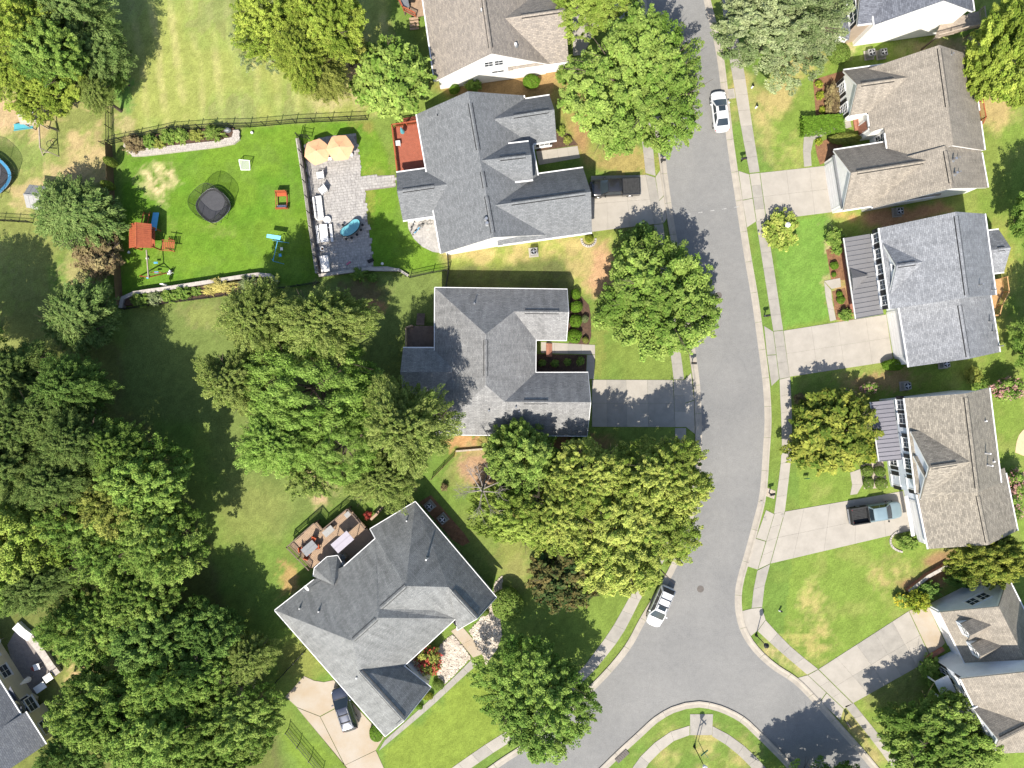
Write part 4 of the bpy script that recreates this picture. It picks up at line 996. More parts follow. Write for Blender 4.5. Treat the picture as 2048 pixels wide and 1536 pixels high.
def lump(D, seed, amp):
    r = np.random.default_rng(seed); s = np.zeros(len(D))
    for k in range(9):
        v = r.normal(size=3); v /= np.linalg.norm(v); s += np.sin(D @ v * (3 + 4 * r.random()) + 6.28 * r.random())
    return 1 + amp * s / 3

def crown_broad(name, seed, ncl, per, leaf, lw, cr, amp=.14, zmin=-.35, inner=.22, flat=.55, el=1.25):
    r = np.random.default_rng(seed); D = dirs(r, ncl, zmin); rad = lump(D, seed, amp) * (.70 + .30 * r.random(ncl) ** .5)
    k = r.random(ncl) < inner; rad[k] *= .35 + .45 * r.random(k.sum())
    Cn = D * rad[:, None] * (1 - cr * .9)
    crs = cr * (.55 + .8 * r.random(ncl))
    out = Cn / (np.linalg.norm(Cn, axis=1, keepdims=True) + 1e-6)
    ax = out * .9 + np.array([0, 0, .30]) + r.normal(size=(ncl, 3)) * .40; ax /= np.linalg.norm(ax, axis=1, keepdims=True)
    ci = np.repeat(np.arange(ncl), per); n = len(ci)
    d = r.normal(size=(n, 3)); d -= ax[ci] * (d * ax[ci]).sum(1, keepdims=True); d /= (np.linalg.norm(d, axis=1, keepdims=True) + 1e-6)
    u = r.random(n) * 2 - 1
    P = Cn[ci] + ax[ci] * (u * el * crs[ci])[:, None] + d * (crs[ci] * .72 * (1 - .62 * np.clip(u, 0, 1)) * r.random(n) ** .6)[:, None] * np.array([1, 1, flat + .25])
    N = d * .30 + np.array([0, 0, .70]) + out[ci] * .55 + r.normal(size=(n, 3)) * .45
    T = ax[ci] * .8 + d * .6 + r.normal(size=(n, 3)) * .5
    big = lump(Cn / (np.abs(Cn).max() + 1e-6), seed + 50, .5) - 1
    bri = 1.14 * ((.82 + .36 * r.random(ncl)) * (1 + .22 * big))[ci] * (.74 + .52 * r.random(n)); hue = np.clip((.5 + .5 * r.normal(size=ncl) * .5 + .45 * big)[ci] + .25 * r.normal(size=n), 0, 1)
    return quads_mesh(name, P, N, leaf, lw, r, T, bri, hue)

def crown_spray(name, seed, nbr, per, leaf, lw, amp=.16, tall=1.0, droop=.0):
    r = np.random.default_rng(seed)
    h = r.random(nbr) ** .8 * 1.5 - .6                       # height of the branch on the stem
    prof = np.clip(1 - np.maximum(0, h) ** 1.6 / .95, .08, 1) * (1 - .2 * np.clip(-h, 0, 1))
    a = 2 * np.pi * r.random(nbr)
    Ldir = np.stack([np.cos(a), np.sin(a), .12 + .55 * np.clip(h, 0, 1) - droop], 1); Ldir /= np.linalg.norm(Ldir, axis=1, keepdims=True)
    ln = prof * (.72 + .38 * r.random(nbr)) * lump(Ldir, seed, amp)
    ci = np.repeat(np.arange(nbr), per); n = len(ci)
    t = .22 + .78 * r.random(n) ** .7
    side = np.stack([-np.sin(a), np.cos(a), np.zeros(nbr)], 1)
    sp = (r.random(n) - .5) * .40 * (1.12 - t) * (.35 + ln[ci])
    P = np.stack([np.zeros(n), np.zeros(n), h[ci]], 1) + Ldir[ci] * (t * ln[ci])[:, None] + side[ci] * sp[:, None]
    P[:, 2] += (r.random(n) - .5) * .10 + .05 * np.sin(t * 9)
    T = Ldir[ci] + side[ci] * (np.sign(sp) * .7 * r.random(n))[:, None] + r.normal(size=(n, 3)) * .25
    N = np.array([0, 0, .85]) + Ldir[ci] * .35 + r.normal(size=(n, 3)) * .45
    bri = (.78 + .44 * r.random(nbr))[ci] * (.72 + .56 * r.random(n)); hue = np.clip((.5 + .5 * r.normal(size=nbr) * .5)[ci] + .25 * r.normal(size=n) + .25 * (t - .6), 0, 1)
    return quads_mesh(name, P, N, leaf, lw, r, T, bri, hue)

def crown_puff(name, seed, ncl, per, leaf, lw, cr):
    r = np.random.default_rng(seed); D = dirs(r, ncl, -.3); rad = lump(D, seed, .12) * (.55 + .45 * r.random(ncl) ** .4)
    Cn = D * rad[:, None] * (1 - cr * .6); ci = np.repeat(np.arange(ncl), per); n = len(ci)
    d = dirs(r, n, -.4); crs = cr * (.55 + .8 * r.random(ncl))
    P = Cn[ci] + d * (crs[ci] * (.35 + .65 * r.random(n)))[:, None] * np.array([1, 1, .75])
    N = r.normal(size=(n, 3)) * .5 + d * .5 + np.array([0, 0, .5]); T = d + r.normal(size=(n, 3)) * .3
    bri = (.82 + .36 * r.random(ncl))[ci] * (.75 + .5 * r.random(n)); hue = np.clip((.5 + .3 * r.normal(size=ncl))[ci] + .2 * r.normal(size=n) + .25 * d[:, 2], 0, 1)
    return quads_mesh(name, P, N, leaf, lw, r, T, bri, hue)

def crown_globe(name, seed, n, leaf, lw, amp=.05, zmin=-.8, box=False):
    r = np.random.default_rng(seed)
    if box:
        P = r.random((n, 3)) * 2 - 1; ax = r.choice([0, 1, 2, 2], n); s = np.where(r.random(n) < .5, -1., 1.)
        s[ax == 2] = 1; N = np.zeros((n, 3)); N[np.arange(n), ax] = s; P[np.arange(n), ax] = s * (1 - .10 * r.random(n))
        P *= 1 + .04 * r.normal(size=(n, 1))
    else:
        D = dirs(r, n, zmin); P = D * (lump(D, seed, amp) * (1 - .16 * r.random(n) ** 2))[:, None]; N = D.copy()
    N = N + r.normal(size=(n, 3)) * .5 + np.array([0, 0, .2])
    cell = np.sin(P @ np.array([7., 3., 5.]) * 1.7) * .5 + .5
    return quads_mesh(name, P, N, leaf, lw, r, None, (.8 + .2 * cell) * (.7 + .6 * r.random(n)), np.clip(.5 + .3 * r.normal(size=n), 0, 1))

PR = dict(
    broadA=crown_broad('crown', 1, 430, 145, .044, .027, .12), broadB=crown_broad('crown', 2, 370, 160, .046, .028, .135, .18),
    broadC=crown_broad('crown', 3, 580, 130, .035, .022, .10, .17), oak=crown_broad('crown', 4, 740, 135, .031, .020, .085, .20, -.3, .28),
    coarse=crown_broad('crown', 5, 230, 60, .10, .055, .15, .10, -.45, .2), open=crown_broad('crown', 6, 330, 90, .042, .026, .105, .24, -.4, .45, .4),
    sprayA=crown_spray('crown', 7, 460, 165, .048, .0150), sprayB=crown_spray('crown', 8, 360, 195, .052, .0160, .24), sprayC=crown_spray('crown', 9, 480, 110, .075, .021, .12),
    puff=crown_puff('crown', 10, 480, 150, .042, .0125, .09),
    bush=crown_broad('foliage', 11, 90, 55, .13, .085, .26, .10, -.5, .2, .8), bushB=crown_broad('foliage', 12, 120, 50, .12, .06, .22, .16, -.5, .2, .8),
    globe=crown_globe('foliage', 13, 5200, .115, .075), globeS=crown_globe('foliage', 14, 2000, .17, .11, .07), hedge=crown_globe('foliage', 15, 6000, .12, .08, box=True),
    blades=crown_spray('foliage', 16, 60, 22, .42, .06, .1), flowers=crown_broad('foliage', 17, 70, 16, .10, .09, .22, .14, -.1, .05, .8),
)
LM = dict(
    magn2=leafmat('leaf_magnolia_gold', (.075, .120, .018), (.240, .250, .045)),
    cedard=leafmat('leaf_pine_shaded', (.068, .122, .026), (.170, .225, .060)),  # darker cedar leaf, shade inside the left wood put into its colour
    maple=leafmat('leaf_maple', (0.104, 0.180, 0.029), (0.212, 0.278, 0.062)), maple2=leafmat('leaf_spring_green', (0.124, 0.208, 0.033), (0.237, 0.306, 0.070)),
    yellow=leafmat('leaf_yellow_green', (0.155, 0.223, 0.029), (0.285, 0.332, 0.057)), lime=leafmat('leaf_lime', (0.155, 0.228, 0.033), (0.264, 0.322, 0.067)),
    dark=leafmat('leaf_dark', (0.071, 0.138, 0.027), (0.144, 0.217, 0.049)), mid=leafmat('leaf_mid', (0.098, 0.179, 0.030), (0.198, 0.275, 0.057)),
    cedar=leafmat('leaf_cedar', (0.126, 0.187, 0.035), (0.258, 0.304, 0.082)), cedar2=leafmat('leaf_cedar_blue', (0.103, 0.175, 0.043), (0.213, 0.284, 0.086)),
    pine=leafmat('leaf_pine', (0.138, 0.248, 0.035), (0.264, 0.380, 0.082)), silver=leafmat('leaf_silver', (.115, .160, .055), (.255, .285, .140)),
    oak=leafmat('leaf_oak', (0.155, 0.224, 0.035), (0.345, 0.368, 0.086)), magn=leafmat('leaf_magnolia', (0.035, 0.070, 0.019), (0.122, 0.099, 0.035)),
    gold=leafmat('leaf_gold', (0.115, 0.175, 0.018), (0.310, 0.319, 0.039)), bronze=leafmat('leaf_bronze', (0.133, 0.093, 0.052), (0.232, 0.191, 0.087)),
    pinkf=leafmat('leaf_pink_flower', (0.394, 0.209, 0.186), (0.487, 0.313, 0.267)), redf=leafmat('leaf_red_flower', (0.394, 0.052, 0.046), (0.487, 0.116, 0.081)), yellowf=leafmat('leaf_yellow_flower', (0.557, 0.464, 0.035), (0.638, 0.580, 0.116)),
    clip=leafmat('leaf_clipped', (0.098, 0.199, 0.019), (0.160, 0.265, 0.031)), olive=leafmat('leaf_olive', (0.160, 0.193, 0.036), (0.275, 0.287, 0.068)),
    straw=leafmat('leaf_dry_grass', (0.390, 0.338, 0.097), (0.505, 0.446, 0.146)),
)
TB = {}
def trunk_mesh(seed, h, r, hc, R, bare=False):
    rr = random.Random(seed); mb = MB()
    lean = Vector((rr.uniform(-.03, .03) * h, rr.uniform(-.03, .03) * h, 0)); top = Vector((0, 0, h)) + lean; prev = Vector((0, 0, -.1)); n = 4
    for k in range(n):
        q = Vector((0, 0, 0)).lerp(top, (k + 1) / n) + Vector((rr.uniform(-.05, .05), rr.uniform(-.05, .05), 0))
        mb.tube(prev, q, r * (1 - .75 * k / n), r * (1 - .75 * (k + 1) / n), 7, False); prev = q
    for k in range(16 if bare else 11):
        a = 2.4 * k + rr.uniform(-.4, .4); z0 = hc + (h - hc) * rr.random() * .8; s = Vector((0, 0, z0)) + lean * (z0 / h)
        L = R * rr.uniform(.7, 1.02); e = s + Vector((math.cos(a) * L, math.sin(a) * L, L * rr.uniform(.2, .7)))
        m = s.lerp(e, .5) + Vector((0, 0, -.12 * L)); mb.tube(s, m, r * .36, r * .22, 5, False); mb.tube(m, e, r * .22, r * .06, 5, False)
        for j in range(5 if bare else 3):
            b = m.lerp(e, rr.uniform(.1, .8)); a2 = a + rr.uniform(-1.1, 1.1); l2 = L * rr.uniform(.25, .5)
            t_ = b + Vector((math.cos(a2) * l2, math.sin(a2) * l2, l2 * rr.uniform(.1, .7))); mb.tube(b, t_, r * .12, r * .03, 4, False)
            if bare:
                for _ in range(3):
                    a3 = a2 + rr.uniform(-1, 1); b3 = b.lerp(t_, rr.uniform(.3, .9)); mb.tube(b3, b3 + Vector((math.cos(a3), math.sin(a3), .5)) * (l2 * .5), r * .05, r * .02, 3, False)
    return mb

tcount = [0]
def tree(px, py, rx, ry, zt, proto, mat, label, rz=None, group=None, name='tree', rot=None):
    tcount[0] += 1; i = tcount[0]; rr = random.Random(i * 13)
    Rm = (rx + ry) / 2 / SC
    rz = rz or min(.90 * Rm, zt * .48); zc = zt - rz
    p = W(px, py, zc); k = (1 - zc / HC) / SC
    t = thing(name, label, 'tree', (p.x, p.y, 0), 0, group)
    R_ = Rm * (1 - zc / HC)
    trunk_mesh(i, zc + rz * .45, .06 + .028 * R_ + .012 * zt, max(.8, zc - rz * .7), R_ * .85).build('trunk', M['bark'], t, local=True)
    c = bpy.data.objects.new('crown', PR[proto]); COL.objects.link(c); c.parent = t
    a = rot if rot is not None else rr.uniform(0, 6.28)
    # the crown is turned first, then stretched along the picture axes through a rotated scale
    c.location = (0, 0, zc); c.rotation_euler = (0, 0, a)
    cs, sn = abs(math.cos(a)), abs(math.sin(a))
    sx = math.hypot(rx * cs, ry * sn) * k; sy = math.hypot(rx * sn, ry * cs) * k
    c.scale = (sx, sy, rz)
    set_mat(c, LM[mat]); return t
def set_mat(o, m):
    if not o.data.materials: o.data.materials.append(m)
    o.material_slots[0].link = 'OBJECT'; o.material_slots[0].material = m

def shrub(px, py, rx, ry, h, proto, mat, label, cat='shrub', rot=0.0, extra=None, group=None, z0=0.0):
    tcount[0] += 1
    if 'bed' in label and ('top bed' in label or 'lower bed' in label): rx, ry, h = rx * 1.3, ry * 1.25, h * 1.3
    zc = h * .52 + z0; p = W(px, py, zc); k = (1 - zc / HC) / SC
    t = thing('shrub' if proto != 'hedge' else 'hedge', label, cat, (p.x, p.y, z0), 0, group)
    mb = MB()
    for j in range(4):
        a = 1.57 * j + tcount[0]; mb.tube((0, 0, -.05), (math.cos(a) * rx * k * .45, math.sin(a) * ry * k * .45, h * .55), .03, .012, 5, False)
    mb.build('stem', M['bark'], t, local=True)
    c = bpy.data.objects.new('foliage', PR[proto]); COL.objects.link(c); c.parent = t; c.location = (0, 0, h * .5); c.scale = (rx * k, ry * k, h * .5)
    c.rotation_euler = (0, 0, rot if proto == 'hedge' or rot else (0 if abs(rx - ry) > 2 else tcount[0] * 1.3)); set_mat(c, LM[mat])
    if extra:
        f = bpy.data.objects.new('flowers', PR['flowers']); COL.objects.link(f); f.parent = t; f.location = (0, 0, h * .5); f.scale = (rx * k * 1.03, ry * k * 1.03, h * .53); set_mat(f, LM[extra]); f.rotation_euler = (0, 0, rot)
    return t

# ---- top left wood
gW = 'trees of the wood along the left side'
for a in [
    (38, 40, 82, 80, 13, 'broadC', 'yellow', 'yellow green tree in the extreme top left corner'),
    (150, 30, 88, 78, 11, 'sprayB', 'cedar2', 'blue green conifer at the top edge beside the mown field'),
    (205, 110, 56, 72, 8, 'sprayA', 'cedar2', 'blue green conifer at the field edge, below the one at the top edge'),
    (95, 110, 70, 60, 12, 'broadB', 'mid', 'mid green tree in the middle of the top left wood'),
    (30, 140, 66, 62, 9, 'broadC', 'yellow', 'yellow green tree at left edge above the canopied swing set'),
    (120, 170, 64, 52, 8, 'broadA', 'yellow', 'low yellow green tree just right of the canopied swing set'),
    (75, 205, 46, 34, 6, 'broadC', 'yellow', 'small yellow green tree overhanging the canopied swing set'),
    (196, 190, 34, 42, 6.5, 'sprayA', 'cedar', 'small dark conifer at the corner of the black fence and field'),
    (238, 155, 20, 34, 3.5, 'bushB', 'maple2', 'bright green bush at the left edge of the mown field'),
]: tree(*a)
# ---- top centre trees
for a in [
    (552, 40, 92, 72, 12, 'broadC', 'yellow', 'yellow green tree at the top edge right of the mown field'),
    (662, 48, 82, 66, 13, 'broadA', 'yellow', 'yellow green tree at the top edge left of the tan roofed house'),
    (520, 85, 50, 54, 7, 'open', 'silver', 'hazy grey green tree at the right edge of the mown field'),
    (605, 120, 60, 66, 12, 'sprayB', 'yellow', 'pointed yellow green conifer in the top centre group'),
    (640, 150, 70, 56, 9, 'sprayA', 'olive', 'olive conifer at the lower tip of the top centre group'),
    (720, 100, 26, 38, 4, 'bushB', 'olive', 'thin olive bush beside the round bright tree'),
]: tree(*a)
tree(785, 160, 83, 82, 7.5, 'coarse', 'maple2', 'round dense bright green tree left of the tan roofed house', rz=3.4)
tree(1268, 178, 140, 162, 11.5, 'oak', 'maple2', 'huge light green shade tree between the slate roofed house and road', rz=5)
tree(1190, 0, 84, 58, 9, 'broadC', 'lime', 'lime green tree at the top edge right of the tan roofed house')
tree(1562, 48, 136, 98, 10, 'broadC', 'silver', 'wide silvery green tree at top right beside the pavement', rz=4)
tree(2015, 110, 78, 120, 9, 'broadA', 'yellow', 'yellow green tree in the top right corner behind the beige roof', rz=4)
# ---- left side
for a in [
    (152, 434, 98, 78, 5.4, 'sprayC', 'cedar2', 'broad grey green conifer covering the grey shed'),
    (200, 508, 52, 62, 4.0, 'bushB', 'bronze', 'bronze leaved small tree below the broad grey green conifer'),
    (166, 640, 82, 72, 6.5, 'sprayC', 'cedar2', 'dark shaggy conifer below the bronze tree at left'),
    (45, 755, 88, 74, 11, 'sprayB', 'cedard', 'olive pine at left edge, top of the big wood'),
    (150, 775, 82, 70, 12, 'sprayA', 'dark', 'dark pine below the shaggy conifer'),
    (55, 850, 84, 70, 12.5, 'sprayB', 'cedard', 'olive pine at left edge in the middle of the big wood'),
    (165, 880, 80, 72, 13, 'sprayA', 'cedard', 'open olive pine in the middle of the big wood'),
    (290, 955, 92, 76, 12, 'broadB', 'mid', 'broadleaf tree at the right front of the big wood'),
    (215, 1010, 70, 66, 11.5, 'open', 'olive', 'thin olive tree in the heart of the big wood'),
    (52, 1060, 86, 92, 12, 'broadB', 'lime', 'bright lime tree at left edge of the big wood'),
    (325, 1075, 84, 92, 11.5, 'broadC', 'maple', 'tall green tree at right edge of the big wood, beside the lawn'),
    (210, 1110, 80, 66, 10, 'open', 'mid', 'gappy green tree above the white pool of light in the wood'),
    (95, 1155, 92, 62, 9, 'sprayA', 'cedard', 'feathery olive tree at left, above the cream house patio'),
    (290, 1185, 78, 62, 9.5, 'broadA', 'maple', 'green tree at right edge of the wood, second from the lawn corner'),
    (180, 1255, 96, 68, 8.5, 'broadC', 'mid', 'green tree right of the cream house patio'),
    (300, 1275, 88, 66, 9, 'broadB', 'dark', 'dark tree left of the beige shed'),
    (415, 1255, 70, 60, 8, 'broadA', 'dark', 'dark shaded tree above the beige shed'),
    (505, 1310, 56, 54, 6.5, 'sprayA', 'cedar', 'pale feathery tree right of the beige shed'),
    (330, 1365, 92, 64, 9.5, 'broadC', 'mid', 'green tree below left of the beige shed'),
    (205, 1420, 104, 76, 10, 'broadA', 'maple', 'leafy green tree right of the pale grey roof at bottom left'),
    (320, 1460, 96, 78, 10, 'broadB', 'mid', 'green tree at the bottom edge, left of the climbing fence'),
    (470, 1440, 104, 72, 8, 'broadC', 'maple', 'bright green tree below the beige shed beside the drive'),
    (430, 1510, 90, 46, 7, 'broadA', 'maple2', 'light green tree at the bottom edge below the shed'),
    (150, 1512, 70, 44, 7, 'broadC', 'dark', 'dark tree at bottom edge beside the pale grey roof'),
    (105, 828, 76, 64, 12, 'sprayA', 'cedard', 'olive pine between the dark pine and the left edge pines'),
    (28, 935, 84, 70, 12.5, 'sprayB', 'cedard', 'olive pine at left edge just above the bright lime tree'),
    (125, 958, 82, 70, 12.5, 'sprayA', 'cedard', 'olive pine right above the bright lime tree'),
    (235, 895, 62, 60, 12, 'sprayB', 'mid', 'green pine at the inner corner of the big wood'),
    (150, 1055, 70, 62, 11, 'open', 'mid', 'gappy green tree right of the bright lime tree'),
    (405, 1345, 62, 50, 8, 'broadA', 'mid', 'green tree directly left of the beige shed'),
    (-92, 650, 88, 80, 11, 'broadB', 'mid', 'tree beyond the left edge shading the dry lawn'),
    (-60, 745, 84, 70, 12, 'sprayB', 'cedar', 'conifer beyond the left edge beside the top of the big wood'),
    (20, 1180, 50, 40, 7, 'broadB', 'mid', 'small tree at left edge above the white garden wall'),
]: tree(*a, group=None)
# ---- middle conifers
for a in [
    (520, 640, 78, 88, 11, 'sprayA', 'cedar', 'pale olive conifer just left of the paved patio end'),
    (655, 642, 104, 84, 14.5, 'sprayB', 'cedar', 'spiky olive conifer directly below the paved patio'),
    (470, 765, 80, 76, 10, 'sprayB', 'cedar', 'ragged olive conifer at the left of the central clump'),
    (630, 775, 158, 96, 12.5, 'puff', 'pine', 'large bright pine with round tufts left of the hipped house'),
    (560, 880, 90, 80, 11, 'sprayA', 'pine', 'green conifer at the lower left of the bright pine'),
    (812, 848, 104, 98, 15, 'sprayB', 'cedar', 'dark feathery conifer touching the hipped house roof'),
    (690, 890, 96, 72, 11, 'puff', 'pine', 'bright tufted pine below the large bright pine'),
    (770, 950, 88, 70, 8.5, 'sprayA', 'cedar', 'feathery conifer over the tip of the diagonal house'),
    (620, 945, 70, 46, 8, 'open', 'cedar', 'thin conifer beside the bare patch of lawn'),
]: tree(*a)
# ---- centre and right of centre
for a in [
    (1050, 915, 78, 76, 9, 'broadB', 'maple', 'green tree touching the bottom of the hipped roof'),
    (1030, 1030, 92, 62, 7.5, 'broadC', 'lime', 'bright lime tree between the bare tree and the great oak'),
    (1175, 950, 92, 70, 10, 'oak', 'oak', 'upper left part tree of the yellowing oaks by the road'),
    (1325, 955, 104, 84, 10.5, 'oak', 'oak', 'yellowing oak overhanging the road bend'),
    (1265, 1070, 150, 92, 10, 'oak', 'oak', 'great yellowing oak above the parked white wagon'),
    (1118, 1030, 84, 80, 9.2, 'oak', 'oak', 'yellow green tree joining the lime tree to the great oak'),
    (1130, 1150, 84, 72, 6.5, 'coarse', 'magn', 'dark bronze magnolia left of the great oak'),
    (1314, 598, 124, 120, 9, 'broadA', 'maple2', 'bright green maple overhanging the road in front of the hipped house'),
    (1278, 478, 44, 34, 3.5, 'bushB', 'dark', 'dark small tree in shade above the bright green maple'),
    (1075, 1395, 122, 100, 9, 'broadC', 'mid', 'broad green tree at the bottom centre over the pavement'),
    (1664, 865, 98, 86, 6, 'coarse', 'magn2', 'green and gold magnolia in front of the pale blue house'),
    (1980, 1120, 84, 52, 7, 'broadB', 'magn2', 'green and gold tree at right edge below the pale blue house'),
    (1880, 1478, 128, 92, 7.5, 'broadA', 'maple', 'leafy green tree at the bottom right in front of the corner house'),
    (2100, 420, 70, 80, 9, 'broadB', 'mid', 'tree beyond the right edge casting shade beside the beige roofed house'),
    (2108, 700, 60, 100, 9, 'broadC', 'mid', 'tree beyond the right edge casting shade beside the light grey house'),
    (1640, 1590, 110, 66, 8, 'broadB', 'mid', 'tree below the bottom edge casting shade on the side street'),
    (1870, 430 - 300, 1, 1, 1, 'bush', 'mid', 'x'),
][:-1]: tree(*a)
tree(1740, 905, 20, 24, 2.2, 'bush', 'gold', 'low gold shrub tucked under the magnolia by the porch')
# bare tree
p = W(968, 962); t = thing('tree', 'bare leafless grey tree standing below the hipped roof', 'tree', p)
trunk_mesh(77, 9.0, .20, 3.5, 3.0, True).build('trunk', M['deadwood'], t, local=True)

